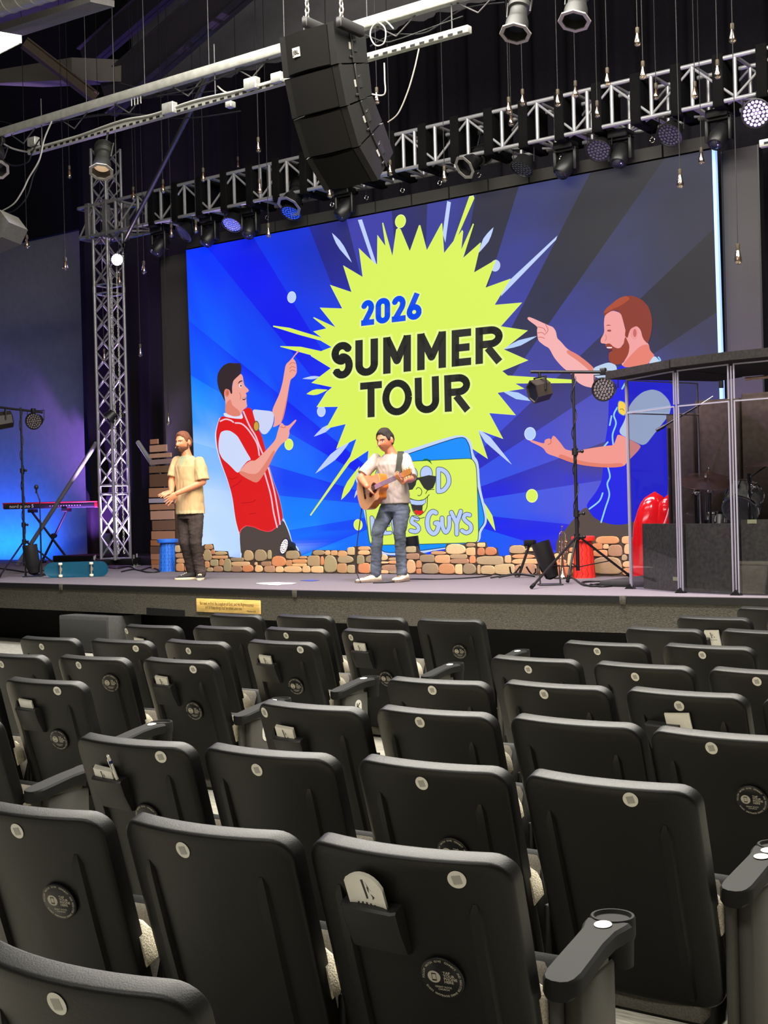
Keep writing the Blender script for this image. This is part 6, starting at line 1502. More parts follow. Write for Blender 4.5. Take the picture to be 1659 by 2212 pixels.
def face_colours(H, sc, skin, lip, brow, eyec, stubble=None, mouth_open=0.0):
    Hi = np.array(H.inverted(), dtype=np.float64)
    SKc, LPc, BRc, EYc = (np.array(lin(c)) for c in (skin, lip, brow, eyec))
    def fn(co_):
        h = (co_ @ Hi[:3, :3].T + Hi[:3, 3]) / sc; X, Y, Z = h[:, 0], h[:, 1], h[:, 2]
        c = np.tile(SKc, (len(co_), 1)); inh = (np.abs(X) < .10) & (np.abs(Y) < .14) & (np.abs(Z) < .13); fr = inh & (Y > .03)
        def mix(mask, col, a=1.0): c[mask] = c[mask] * (1 - a) + np.array(col) * a
        mix(inh & (Y > .02) & (((np.abs(X) - .05) / .02) ** 2 + ((Z + .03) / .02) ** 2 < 1), SKc * [1.05, .8, .75], .5)
        mix(fr & (X ** 2 / .016 ** 2 + (Z + .030) ** 2 / .012 ** 2 < 1), SKc * [1.06, .86, .8], .6)
        if stubble is not None:
            s_ = np.array(lin(stubble)); mix(fr & (Z < -.036) & (np.abs(X) < .06), s_, .35)
        ax_ = np.abs(X)
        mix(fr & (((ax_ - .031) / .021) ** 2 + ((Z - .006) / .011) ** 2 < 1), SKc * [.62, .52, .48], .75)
        mix(fr & (((ax_ - .031) / .0135) ** 2 + ((Z - .005) / .006) ** 2 < 1), (.62, .58, .54))
        mix(fr & (((ax_ - .030) / .0062) ** 2 + ((Z - .005) / .0062) ** 2 < 1), EYc)
        mix(fr & (ax_ > .010) & (ax_ < .052) & (np.abs(Z - .0235 + (ax_ - .03) ** 2 * 4) < .0052), BRc)
        mix(fr & ((X / .026) ** 2 + ((Z + .063) / .0125) ** 2 < 1), LPc, .8)
        if mouth_open > 0:
            mix(fr & ((X / .023) ** 2 + ((Z + .064) / .0095) ** 2 < 1), lin((50, 18, 16))); mix(fr & (np.abs(X) < .017) & (np.abs(Z + .0595) < .003), (.75, .72, .66))
        else: mix(fr & (np.abs(X) < .024) & (np.abs(Z + .063) < .0026), LPc * .3)
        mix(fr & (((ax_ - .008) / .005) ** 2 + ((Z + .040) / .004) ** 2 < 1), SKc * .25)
        return c
    return fn
def smooth01(a, b, x): t = max(0, min(1, (x - a) / (b - a))); return t * t * (3 - 2 * t)
def hair_off(thick, front, sides=-.012, back=-.062, sweep=0.0, seed=0):
    def f(p):
        x, y, z = p
        az = math.atan2(x, y); a = abs(az)
        line = front - .02 * smooth01(.25, .7, a) + (.0 if a < .9 else 0)
        if a > .75: line = front - .02 + (sides - front + .02) * smooth01(.75, 1.15, a)
        if a > 1.45: line = sides + (back - sides) * smooth01(1.55, 2.0, a)
        k = smooth01(-.004, .010, z - line)
        ear = smooth01(.034, .026, math.hypot((y + .012), (z + .004) * .75)) if abs(x) > .05 else 0
        k *= 1 - ear
        nz = noise.noise(Vector((x * 60 + seed, y * 60, z * 22))) * .004 + noise.noise(Vector((x * 25, y * 25 + seed, z * 25))) * .005
        bulk = thick * (1 + .5 * smooth01(.06, .115, z) + sweep * smooth01(.02, .09, y) * smooth01(.05, .1, z))
        return -.008 + k * (.008 + bulk + nz)
    return f
def beard_off(thick):
    def f(p):
        x, y, z = p; a = abs(math.atan2(x, y))
        low = smooth01(-.062, -.078, z) if a < .36 else smooth01(-.040, -.060, z)
        mous = smooth01(.006, .003, abs(z + .047)) if (a < .36 and y > 0) else 0
        k = max(low, mous) * smooth01(1.75, 1.45, a) * (1 if y > -.02 else 0)
        side = smooth01(1.15, 1.3, a) * smooth01(1.6, 1.5, a) * smooth01(.0, -.02, z)
        k = max(k, side * .8)
        mouth = ((x / .026) ** 2 + ((z + .063) / .012) ** 2 < 1) and y > 0
        if mouth: k = 0
        return -.006 + k * (.006 + thick + noise.noise(Vector((x, y, z)) * 120) * .002)
    return f
def grid_mesh(H, sc, off, name, m, parent):
    q = MB(); q.loft(head_grid(sc, off), M=H); return q.build(name, m, parent, smooth=80)
SKINM = vcol_mat('skin', rough=.5, noise_amt=.06, noise_scale=40)
CLOTH = vcol_mat('shirt_cloth', rough=.85, noise_amt=.07, noise_scale=120)
def cloth_mat(name, rgb, amt=.25, scale=12, stretch=(1, 1, .5)): return mat(name, rgb, .9, noise_amt=amt, noise_scale=scale, spec=.15, stretch=stretch, bump=.1)
def trousers(B, parent, hips, k1, a1, k2, a2, rad, m, waist, s_ax, f_ax, w, d, seed):
    q = MB()
    q.loft([ellipse(waist, s_ax, f_ax, w, d), ellipse(waist - Vector((0, 0, .09)), s_ax, f_ax, w * 1.02, d * 1.08), ellipse((hips[0] + hips[1]) / 2 - Vector((0, 0, .02)), s_ax, f_ax, w * 1.0, d * 1.05)])
    for h, k, a in ((hips[0], k1, a1), (hips[1], k2, a2)):
        mid = h + (k - h) * .5; c = k + (a - k) * .4
        limb(q, [h, mid, k, c, a], rad, 16)
    me = remesh(q, .0085, 3); wrinkle(me, .010, 5 + seed * .4, (1, 1, 2.6)); return put('trousers', me, m, parent)
def shoe(parent, heel, toe, wd, upper, solem, name='shoe', stripe=None):
    heel = Vector(heel); toe = Vector(toe); d = (toe - heel); L = d.length; d.normalize(); s_ = Vector((-d.y, d.x, 0)); q = MB()
    prof = [(0, .62, .085), (.10, .80, .095), (.30, .84, .092), (.45, .90, .078), (.62, 1.0, .062), (.80, .98, .052), (.93, .76, .042), (1.0, .40, .032)]
    loops = []
    for t, w, h in prof:
        c = heel + d * L * t; l = []
        for i in range(14):
            a = 2*PI*i/14; x, z = math.cos(a), math.sin(a)
            l.append(c + s_ * wd * .5 * w * math.copysign(abs(x)**.8, x) + Vector((0, 0, .016 + (h - .016) * (.5 + .5 * math.copysign(abs(z)**.8, z)))))
        loops.append(l)
    q.loft(loops); o = q.build(name, upper, parent, smooth=60)
    q = MB(); loops = []
    def out(sc):
        P = []
        for t, w, h in prof: P.append(heel + d * (L * t + (.006 if t == 1 else -.006 if t == 0 else 0)) + s_ * wd * .52 * w * sc)
        for t, w, h in reversed(prof): P.append(heel + d * (L * t + (.006 if t == 1 else -.006 if t == 0 else 0)) - s_ * wd * .52 * w * sc)
        return P
    q.loft([[p + Vector((0, 0, z)) for p in out(sc)] for z, sc in ((.002, .96), (.008, 1.02), (.024, 1.02), (.03, .98))]); q.build('sole', solem, o, smooth=50)
    q = MB()
    for k in range(4):
        c = heel + d * L * (.42 + .09 * k) + Vector((0, 0, .078 - .009*k + .008)); q.tube([c + s_ * wd * .22, c + Vector((0, 0, .006)), c - s_ * wd * .22], .0045, 5)
    q.build('laces', stripe or solem, o)
    return o
# ------------------------------------------------------------------ bearded man on the left
B = Body((414, 1252)); P_, D_ = B.P, B.D
man = thing('person', 'bearded man in a sand-coloured V-neck shirt standing with hands together, left on stage', 'person', B.O)
f_ax = D_(-.62, .78); s_ax = D_(.78, .62); UP = Vector((0, 0, 1))
hd = P_(396.5, 956.5); SCL = 1.12; Hm = head_frame(hd, D_(-.56, .83, -.02), (RH * -.05 + UP))
q = MB()
q.loft([ellipse(P_(x, y), s_ax, f_ax, w, d) for x, y, w, d in ((411,1120,.155,.115),(410,1085,.150,.105),(407,1040,.165,.115),(406,1008,.175,.11),(405,993,.145,.08),(404,984,.07,.066))])
limb(q, [P_(404,986), P_(400,972), P_(398,962)], [.066,.060,.062])
q.loft(head_grid(SCL), M=Hm)
for sx in (-1, 1): q.ball(Hm @ (Vector((sx*.083, -.012, -.004)) * SCL), .012, .022, .036, 10, 8, Hm.to_3x3().to_4x4())
wr1 = P_(374.5,1062,.14); el1 = P_(369,1040,-.06); sh1 = P_(379.5,998,-.11)
wr2 = P_(388,1066.5,.24); el2 = P_(442,1042,.17); sh2 = P_(433,997,.12)
limb(q, [sh1, el1 + (sh1-el1)*.5, el1, wr1 + (el1-wr1)*.55, wr1], [.056,.050,.043,.042,.030])
limb(q, [sh2, el2 + (sh2-el2)*.5, el2, wr2 + (el2-wr2)*.55, wr2], [.056,.050,.043,.042,.030])
hand(q, wr1, (P_(355,1071,.24) - wr1), D_(.1, -.6, -.8), 1.12, .5, .10, -1)
hand(q, wr2, (P_(362,1090,.30) - wr2), D_(-.5, -.85, .1), 1.15, .55, .10, 1)
hp = [P_(399,1116,-.06), P_(424,1116,.06)]; k1 = P_(401,1172,.02); a1 = P_(415,1238,-.05); k2 = P_(425.5,1172,.12); a2 = P_(436,1237,.08)
limb(q, [hp[0], k1, a1], [.085,.058,.042]); limb(q, [hp[1], k2, a2], [.085,.058,.042])
me = remesh(q, .0055, 2); SKIN1 = (206,132,92); paint(me, face_colours(Hm, SCL, SKIN1, (176,96,84), (92,58,40), (50,44,40), (120,74,52), 1.0))
put('body', me, SKINM, man)
grid_mesh(Hm, SCL, hair_off(.013, .074, .004, -.050, 1.1, 1), 'hair', mat('auburn_hair', (112,66,42), .85, noise_amt=.35, noise_scale=90, stretch=(1,1,.3)), man)
grid_mesh(Hm, SCL, beard_off(.009), 'beard', mat('brown_beard', (98,62,44), .9, noise_amt=.4, noise_scale=160), man)
q = MB()
q.loft([ellipse(P_(x, y) + f_ax*.0, s_ax, f_ax, w, d, 24) for x, y, w, d in ((411,1110,.205,.155),(410,1090,.200,.150),(409,1060,.192,.145),(407,1030,.190,.14),(406,1008,.196,.132),(405,996,.175,.105),(404.5,989,.12,.085),(404,985.5,.09,.078))])
sleeve(q, [sh1 + UP*.012, sh1 + (el1-sh1)*.3, sh1 + (el1-sh1)*.78], [.070,.080,.076]); sleeve(q, [sh2 - UP*.004, sh2 + (el2-sh2)*.35, sh2 + (el2-sh2)*.92], [.066,.082,.088])
me = remesh(q, .0075, 3); wrinkle(me, .013, 8.5, (1, 1, .45))
n1 = np.array(f_ax); c0 = np.array(P_(405, 984.5)); vtip = np.array(P_(394.5, 1013)); sA = np.array(s_ax)
def shirtcol(co_):
    c = np.tile(np.array(lin((188,158,114))), (len(co_), 1)); r = co_ - np.array(P_(405, 984.5)); fd = r @ n1; sd = r @ sA; zz_ = co_[:, 2]
    ztop_, zlow = c0[2], vtip[2]; t = (zz_ - zlow) / (ztop_ - zlow); half = .078 * np.clip(t, 0, 1.15)
    m_ = (fd > .02) & (t > 0) & (np.abs(sd + .0) < half); c[m_] = lin((140,146,112))
    e_ = (fd > .02) & (t > -.05) & (np.abs(np.abs(sd) - half) < .008); c[e_] = lin((176,148,104))
    low = zz_ < P_(410, 1102).z; c[low] = c[low] * .5 + np.array(lin((196,186,150))) * .5
    return c
paint(me, shirtcol); put('shirt', me, CLOTH, man)
trousers(B, man, hp, k1, a1 + Vector((0,0,-.01)), k2, a2 + Vector((0,0,-.01)), [.105,.094,.078,.070,.068], cloth_mat('faded_black_denim', (62,54,52), .45, 7), P_(411,1106), s_ax, f_ax, .165, .125, 0)
SH1 = mat('black_canvas', (34,32,32), .8, noise_amt=.2); SOL = mat('offwhite_sole', (214,200,172), .6, noise_amt=.05)
hl = P_(421,1252,.0); hl.z = 0; to = P_(380,1253,.06); to.z = 0; shoe(man, hl, to, .105, SH1, SOL)
hl = P_(434,1252,-.02); hl.z = 0; to = P_(437,1252,.27); to.z = 0; shoe(man, hl, to, .105, SH1, SOL)
q = MB(); q.tube([Hm @ (Vector((.083,.0,.0))*SCL), Hm @ (Vector((.084,.03,-.03))*SCL), Hm @ (Vector((.074,.058,-.05))*SCL)], .003, 6); q.ball(Hm @ (Vector((.073,.060,-.051))*SCL), .006); q.build('headset_microphone', mat('beige_headset', (200,160,130), .5, noise_amt=0), man)
# ------------------------------------------------------------------ guitarist
B = Body((833, 1257)); P_, D_ = B.P, B.D
gm = thing('person', 'dark-haired man in a pale grey T-shirt and jeans playing the acoustic guitar', 'person', B.O)
f_ax = D_(-.52, .85); s_ax = D_(.85, .52)
hd = P_(832, 951.5, .03); SCL = 1.10; Hm = head_frame(hd, D_(-.62, .76, -.20), (RH * .02 + UP))
q = MB()
q.loft([ellipse(P_(x, y), s_ax, f_ax, w, d) for x, y, w, d in ((853,1098,.150,.11),(851,1070,.145,.105),(847,1030,.158,.115),(846,1002,.168,.11),(846,989,.14,.08),(845,980,.068,.064))])
limb(q, [P_(846,982), P_(839,968,.01), P_(836,958,.02)], [.066,.058,.060])
q.loft(head_grid(SCL), M=Hm)
for sx in (-1, 1): q.ball(Hm @ (Vector((sx*.083, -.012, -.004)) * SCL), .012, .022, .036, 10, 8, Hm.to_3x3().to_4x4())
sh1 = P_(811,993,-.07); el1 = P_(778.5,1033,.02); wr1 = P_(793,1051.5,.30); sh2 = P_(876,991,.10); el2 = P_(886,1036,.30); wr2 = P_(874,1039,.56)
limb(q, [sh1, el1 + (sh1-el1)*.5, el1, wr1 + (el1-wr1)*.55, wr1], [.054,.048,.042,.040,.029])
limb(q, [sh2, el2 + (sh2-el2)*.5, el2, wr2 + (el2-wr2)*.55, wr2], [.054,.048,.042,.040,.029])
gn = D_(.54, .81, .22); gmn = D_(-.80, .55, 0); gmn = (gmn - gn * gmn.dot(gn)).normalized(); gk = gn.cross(gmn)
if gk.z < 0: gk = -gk
gs_ = P_(809, 1055, .24)                                             # soundhole centre
hand(q, wr1, (gs_ + gmn*.035 - gk*.02 - gn*.03) - wr1, -gmn + gk*-.2, 1.05, .4, .32, 1)
nk = gs_ + gn * .55
hand(q, nk - gk*.075 - gmn*.015 - gn*.015, gk*.55 + gmn*.62 + gn*.12, -gmn*.85 + gk*.6, .92, .40, .62, -1)
limb(q, [wr2, nk - gk*.075 - gmn*.015 - gn*.015], [.030,.026])
hp = [P_(838,1102,-.05), P_(867,1102,.05)]; k1 = P_(816,1147,.04); a1 = P_(811,1238,.0); k2 = P_(863,1148,.10); a2 = P_(868,1238,.04)
limb(q, [hp[0], k1, a1], [.085,.058,.042]); limb(q, [hp[1], k2, a2], [.085,.058,.042])
me = remesh(q, .0055, 2); SKIN2 = (192,120,84); paint(me, face_colours(Hm, SCL, SKIN2, (170,96,84), (44,34,28), (36,30,26), (110,84,66)))
put('body', me, SKINM, gm)
grid_mesh(Hm, SCL, hair_off(.012, .070, .000, -.056, .9, 4), 'hair', mat('dark_brown_hair', (36,30,22), .85, noise_amt=.4, noise_scale=90, stretch=(1,1,.3)), gm)
q = MB()
q.loft([ellipse(P_(x, y), s_ax, f_ax, w, d, 24) for x, y, w, d in ((853,1088,.178,.138),(852,1070,.176,.135),(849,1045,.172,.13),(847,1020,.176,.13),(846,1004,.186,.125),(846,992,.168,.10),(845.5,984.5,.115,.08),(845,981.5,.085,.075))])
sleeve(q, [sh1 + UP*.01, sh1 + (el1-sh1)*.35, sh1 + (el1-sh1)*.82], [.066,.074,.072]); sleeve(q, [sh2 - UP*.004, sh2 + (el2-sh2)*.4, sh2 + (el2-sh2)*.95], [.062,.074,.076])
me = remesh(q, .0075, 3); wrinkle(me, .011, 9.5, (1, 1, .6))
paint(me, lambda co_: np.tile(np.array(lin((158,148,136))), (len(co_), 1))); put('shirt', me, CLOTH, gm)
trousers(B, gm, hp, k1, a1 + Vector((0,0,-.01)), k2, a2 + Vector((0,0,-.01)), [.100,.090,.072,.064,.060], cloth_mat('grey_blue_denim', (84,92,104), .4, 7), P_(853,1084), s_ax, f_ax, .158, .12, 1.5)
TRN = mat('cream_trainer', (222,206,178), .6, noise_amt=.15, noise_scale=26); TSO = mat('dark_sole', (120,104,92), .7, noise_amt=.3, noise_scale=40)
hl = P_(822,1254,-.02); hl.z = 0; to = P_(769,1256,.08); to.z = 0; shoe(gm, hl, to, .112, TRN, TSO)
hl = P_(879,1254,-.03); hl.z = 0; to = P_(851,1257,.20); to.z = 0; shoe(gm, hl, to, .112, TRN, TSO)
q = MB(); q.tube([Hm @ (Vector((.083,.0,.0))*SCL), Hm @ (Vector((.084,.03,-.03))*SCL), Hm @ (Vector((.074,.058,-.05))*SCL)], .003, 6); q.ball(Hm @ (Vector((.073,.060,-.051))*SCL), .007); q.build('headset_microphone', MATS['beige_headset'], gm)
# ------------------------------------------------------------------ guitar
gu = thing('acoustic_guitar', 'tan cutaway acoustic guitar held by the dark-haired man', 'guitar', B.O)
M = Matrix.Identity(4)
for i, v in enumerate((gn, gk, gmn)):
    for k in range(3): M[k][i] = v[k]
M.translation = gs_
OUT = [(-.36,0),(-.355,.07),(-.325,.145),(-.27,.188),(-.20,.197),(-.13,.178),(-.07,.148),(-.02,.135),(.03,.140),(.08,.148),(.115,.135),(.132,.09),(.135,.03),(.125,-.03),(.085,-.048),(.062,-.085),(.065,-.125),(.03,-.140),(-.02,-.135),(-.07,-.148),(-.13,-.178),(-.20,-.197),(-.27,-.188),(-.325,-.145),(-.355,-.07)]
OUT = rnd(OUT, 1)
TOPW = mat('spruce_top', (206,150,112), .35, noise_amt=.07, noise_scale=20, stretch=(1,14,1), coat=.3); SIDW = mat('amber_sides', (176,98,34), .3, noise_amt=.18, noise_scale=10, coat=.4)
q = MB(); q.loft([[Vector((x, y, z)) for x, y in OUT] for z in (0, -.105)], M=M, cap=True); q.build('body_sides', SIDW, gu, smooth=40)
q = MB(); q.loft([[Vector((x*s_, y*s_, z)) for x, y in OUT] for z, s_ in ((-.002, 1.006), (.003, 1.004), (.003, .99))], M=M); q.build('soundboard', TOPW, gu, smooth=30)
q = MB(); q.lathe([(.001,.0042),(.050,.0042)], 24, M); q.build('soundhole', mat('soundhole_dark', (30,16,12), .8), gu)
q = MB(); q.lathe([(.052,.0036),(.064,.0046),(.064,.0036)], 28, M); q.build('rosette', mat('rosette_dark', (92,54,36), .5), gu)
q = MB(); q.prism([M @ Vector((x, y, .0042)) for x, y in ((.035,-.052),(-.02,-.06),(-.09,-.088),(-.12,-.07),(-.10,-.03),(-.06,.0),(-.05,-.02),(-.02,-.048))], gmn*.001); q.build('pickguard', mat('tortoise_guard', (90,30,24), .25), gu, smooth=None)
q = MB(); q.bbox((-.215,-.075,.003), (-.185,.075,.012), .003, M); q.build('bridge', mat('ebony', (36,26,22), .4), gu)
q = MB(); q.loft([[M @ Vector((x, y, z)) for y, z in ((-w,.018),(w,.018),(w,.006),(w*.5,-.012),(-w*.5,-.012),(-w,.006))] for x, w in ((.05,.027),(.30,.0245),(.57,.022))]); q.build('neck', mat('neck_wood', (150,96,52), .4), gu)
q = MB(); q.bbox((.04,-.0265,.0175), (.57,.0265,.0215), .001, M); q.build('fingerboard', mat('lit_rosewood', (140,112,140), .35), gu)  # lavender stage light is mixed into the rosewood colour
q = MB()
for k in range(14): x = .07 + .5 * (1 - .5 ** (k / 9)); q.box((x, -.024, .0215), (x + .0025, .024, .0228), M)
q.build('frets', CHROME, gu)
q = MB()
for k in range(6): y = -.020 + .008*k; q.cyl(M @ Vector((-.2, y*1.3, .012)), M @ Vector((.57, y*.85, .0245)), .0009, 4)
q.build('strings', STEEL, gu)
q = MB(); q.loft([[M @ Vector((x, y*w, z)) for y, z in ((-1,.012),(1,.012),(1,-.006),(-1,-.006))] for x, w in ((.57,.023),(.60,.036),(.74,.032),(.755,.02))]); q.build('headstock', mat('headstock_wood', (170,112,60), .4), gu)
for k in range(3):
    for s_ in (-1, 1):
        c = M @ Vector((.615 + .05*k, s_*.05, .0)); q = MB(); q.cyl(M @ Vector((.615 + .05*k, s_*.028, .0)), c, .004, 6); q.ball(c, .008, nu=8, nv=6); q.build('tuning_peg', mat('gold_peg', (214,172,90), .25, metal=.8, noise_amt=0), gu)
# strap over the shoulder
q = MB(); path = [(868,1000,-.20),(868,984,-.12),(866,977,-.02),(865,976,.06),(864.5,982,.13),(863,995,.185),(861.5,1010,.205),(859,1022,.22)]
loops = []
for i, (x, y, b_) in enumerate(path):
    c = P_(x, y, b_); nx = D_(.80, -.25) * .036; t_ = (P_(*path[min(i+1, len(path)-1)]) - P_(*path[max(i-1, 0)])).normalized(); n_ = nx.cross(t_).normalized() * .004
    loops.append([c + nx + n_, c - nx + n_, c - nx - n_, c + nx - n_])
q.loft(loops); q.build('strap', mat('olive_black_strap', (44,48,34), .8, noise_amt=.3, noise_scale=20), gu, smooth=50)
q = MB(); q.tube([M @ Vector((-.352, -.07, -.05)), P_(777,1130,.0), P_(772,1170,.05), P_(770,1210,.04), P_(772,1240,.08), P_(780,1258,.12)], .006, 6); q.build('instrument_lead', CABLE, gu)
# ================================================================== auditorium chairs
CH, CREC, CW = 0.86, math.radians(17), .262
SHELLM = mat('chair_shell_plastic', (14, 14, 13), .44, noise_amt=.25, noise_scale=300, spec=.40, bump=.08)
FAB = mat('speckled_beige_fabric', (196, 188, 168), .95, noise_amt=.35, noise_scale=220, spec=.1, bump=.5)
ARMM = mat('arm_plastic', (22, 22, 21), .65, noise_amt=.12, noise_scale=200, spec=.25)
PANM = mat('end_panel_grey', (70, 69, 64), .6, noise_amt=.08, noise_scale=150)
DISCW = mat('sticker_white', (214, 212, 202), .6, noise_amt=.03)
DISCG = mat('sticker_grey', (158, 156, 150), .6, noise_amt=.05)
def back_pt(u, v, d=0.0):
    """point on the shell: u across, v down the slope from the top edge, d towards the stage"""
    k = max(-1, min(1, u / CW)); b = .050 * (1 - k*k) * (1 - .25 * min(1, v / .66))
    return Vector((u * (1 - .03 * v / .66), v * math.sin(CREC) - b + d * math.cos(CREC), CH - v * math.cos(CREC) + d * math.sin(CREC)))
def rrect(u0, u1, v0, v1, r, n=7):
    P = []
    for cx, cy, a0 in ((u1 - r, v1 - r, 0), (u0 + r, v1 - r, 90), (u0 + r, v0 + r, 180), (u1 - r, v0 + r, 270)):
        for i in range(n):
            a = math.radians(a0 + 90*i/(n-1)); P.append((cx + r*math.cos(a), cy + r*math.sin(a)))
    return P
def subdiv(P, m=3):
    q = []
    for i in range(len(P)):
        (ax_, ay), (bx, by) = P[i], P[(i+1) % len(P)]; n = max(1, min(10, int(math.hypot(bx-ax_, by-ay) / .05)))
        for k in range(n): q.append((ax_ + (bx-ax_)*k/n, ay + (by-ay)*k/n))
    return q
OUTL = subdiv(rrect(-CW, CW, 0, .665, .055))
def ring(s_, d, inset=0.0):
    cx, cy = 0, .33; R = []
    for u, v in OUTL:
        uu, vv = (u - cx) * s_, (v - cy) * s_
        if inset: uu -= math.copysign(min(abs(uu), inset), uu) * (1 if abs(u) > CW*.75 else abs(u)/CW); vv -= math.copysign(min(abs(vv), inset), vv) * (1 if abs(v-cy) > .25 else abs(v-cy)/.33)
        R.append(back_pt(cx + uu, max(-.01, cy + vv), d))
    return R
q = MB(); q.loft([ring(.02, 0), ring(.3, 0), ring(.55, 0), ring(.78, 0), ring(.92, 0), ring(.975, .001), ring(.993, .004), ring(.9985, .009), ring(1, .012), ring(1, .030), ring(1, .047), ring(.9985, .050), ring(.990, .053), ring(.95, .050), ring(.90, .03), ring(.5, .022), ring(.02, .022)])
SHM = q.mesh('back_shell', 55); SHM.materials.append(SHELLM)
def rib_mesh(u):
    q = MB(); loops = []
    for v, w, h in ((.10, .006, .001), (.125, .016, .010), (.3, .017, .014), (.5, .017, .014), (.63, .015, .010), (.645, .006, .001)):
        loops.append([back_pt(u - w, v, .002), back_pt(u - w*.7, v, -h), back_pt(u + w*.7, v, -h), back_pt(u + w, v, .002)])
    q.loft(loops); m_ = q.mesh('back_rib', 40); m_.materials.append(SHELLM); return m_
RIB = [rib_mesh(-.175), rib_mesh(.175)]
q = MB(); loops = []
for v, w, t in ((.016, .215, .004), (.012, .222, .012), (.020, .232, .022), (.06, .238, .036), (.2, .243, .042), (.32, .248, .048), (.345, .256, .070), (.365, .264, .105), (.40, .268, .128), (.445, .268, .132), (.452, .262, .128)):
    l = []
    for i in range(12): u = -w + 2*w*i/11; e = 1 - abs(u / w) ** 6 * .55; l.append(back_pt(u, v, .040 + t * e * (.9 if v > .34 else 1)))
    for i in range(11, -1, -1): u = -w + 2*w*i/11; l.append(back_pt(u, v, .036))
    loops.append(l)
q.loft(loops); CUSH = q.mesh('back_cushion', 60); CUSH.materials.append(FAB)
q = MB(); M = Matrix.Translation((0, .30, .34)) @ Matrix.Rotation(math.radians(-20), 4, 'X'); q.bbox((-.225, -.02, -.20), (.225, .055, .22), .03, M); SEATP = q.mesh('seat_pan', 50); SEATP.materials.append(SHELLM)
q = MB(); q.bbox((-.205, -.075, -.19), (.205, -.021, .20), .025, M); SEATC = q.mesh('seat_cushion', 50); SEATC.materials.append(mat('dark_seat_fabric', (90, 86, 78), .95, noise_amt=.3, noise_scale=200))
q = MB(); q.bbox((-.293, .16, .0), (-.268, .30, .44), .006); q.bbox((-.31, .10, 0), (-.25, .38, .018), .005); q.box((-.275, .19, .26), (-.215, .27, .32)); POST = q.mesh('support_post', 40); POST.materials.append(SHELLM)
# aisle arm
q = MB(); loops = []
for y, z, w in ((.125, .572, .012), (.130, .574, .030), (.143, .577, .040), (.170, .582, .045), (.24, .594, .044), (.31, .606, .042), (.38, .614, .045), (.415, .617, .055), (.44, .618, .059)):
    loops.append([Vector((.335 - w, y, z)), Vector((.335 - w*.86, y, z + .008)), Vector((.335 + w*.86, y, z + .008)), Vector((.335 + w, y, z)), Vector((.335 + w, y, z - .030)), Vector((.335 + w*.8, y, z - .038)), Vector((.335 - w*.8, y, z - .038)), Vector((.335 - w, y, z - .030))])
q.loft(loops); ARMP = q.mesh('arm_pad', 35); ARMP.materials.append(ARMM)
q = MB(); q.lathe([(.042, .0), (.046, .009), (.052, .009), (.055, .002), (.055, -.035), (.050, -.05), (.048, -.11), (.001, -.11), (.001, -.10), (.043, -.10), (.046, -.04)], 26, Matrix.Translation((.332, .475, .620))); CUP = q.mesh('cup_holder', 40); CUP.materials.append(ARMM)
q = MB(); q.bbox((.312, .20, 0), (.358, .41, .55), .008); q.bbox((.29, .17, .0), (.315, .30, .57), .006); q.bbox((.315, .22, .545), (.355, .38, .58), .006); PANEL = q.mesh('end_panel', 40); PANEL.materials.append(PANM)
def disc_mesh(name, r, m, n=24, th=.0008):
    q = MB(); q.lathe([(r*.99, 0), (r, -th*.5), (r*.985, -th), (.0005, -th)], n); me = q.mesh(name, 40); me.materials.append(m); return me
ROUND = disc_mesh('round_sticker', .0215, DISCW); ROUNDC = disc_mesh('blank_square', .0145, DISCG, 4)
DARKD = mat('disc_black', (13, 13, 18), .35, noise_amt=0); DISCI = mat('disc_print', (176, 170, 156), .6, noise_amt=0)
q = MB(); q.lathe([(.050, .004), (.0525, .001), (.0525, -.003), (.050, -.005), (.0005, -.005)], 40); TAPD = q.mesh('tap_disc', 40); TAPD.materials.append(DARKD)
# printing on the disc: x right, y up, seen from -z  (so mirror x)
q = MB(); MR = Matrix.Translation((0, 0, -.0056)) @ Matrix.Rotation(PI, 4, 'Y')
def dtext(txt, x, y, s_, align='LEFT', rot=0.0, b_=0.0):
    helper_text(q, txt, MR @ Matrix.Translation((x, y, 0)) @ Matrix.Rotation(rot, 4, 'Z'), s_, align, b_)
for i, w in enumerate(('TAP', 'YOUR', 'PHONE', 'HERE')): dtext(w, .004, .0155 - i*.0078, .0098, b_=.0002)
dtext('GREAT ROCK', 0, -.022, .0066, 'CENTER', b_=.0001); dtext('CHURCH', 0, -.0285, .0066, 'CENTER', b_=.0001)
for w, a in (('FOLLOW', 168), ('WATCH', 128), ('GIVE', 95), ('CONNECT', 55), ('AND', 18), ('REGISTER', -18), ('SHARE', -58), ('DOWNLOAD', -98), ('SERVE', -140)):
    n = len(w); st = 5.6
    for i, ch in enumerate(w):
        aa = math.radians(a + (n-1)/2*st - i*st); dtext(ch, .0445*math.cos(aa), .0445*math.sin(aa), .0072, 'CENTER', aa - PI/2, .0001)
q.add([MR @ Vector((-.019 + .0155*math.cos(2*PI*i/32), .003 + .0155*math.sin(2*PI*i/32), 0)) for i in range(32)], [tuple(range(32))])
TAPL = q.mesh('disc_lettering', None); TAPL.materials.append(DISCI)
q = MB(); MR2 = Matrix.Translation((0, 0, -.0060)) @ Matrix.Rotation(PI, 4, 'Y') @ Matrix.Translation((-.019, .003, 0))
for x0, y0, x1, y1 in ((-.0055,-.010,-.0045,.010),(.0045,-.010,.0055,.010),(-.0055,.007,.0055,.010),(-.0055,-.010,.0055,-.0065)): q.add([MR2 @ Vector(p) for p in ((x0,y0,0),(x1,y0,0),(x1,y1,0),(x0,y1,0))], [(0,1,2,3)])
TAPP = q.mesh('phone_symbol', None); TAPP.materials.append(DARKD)
q = MB(); loops = []
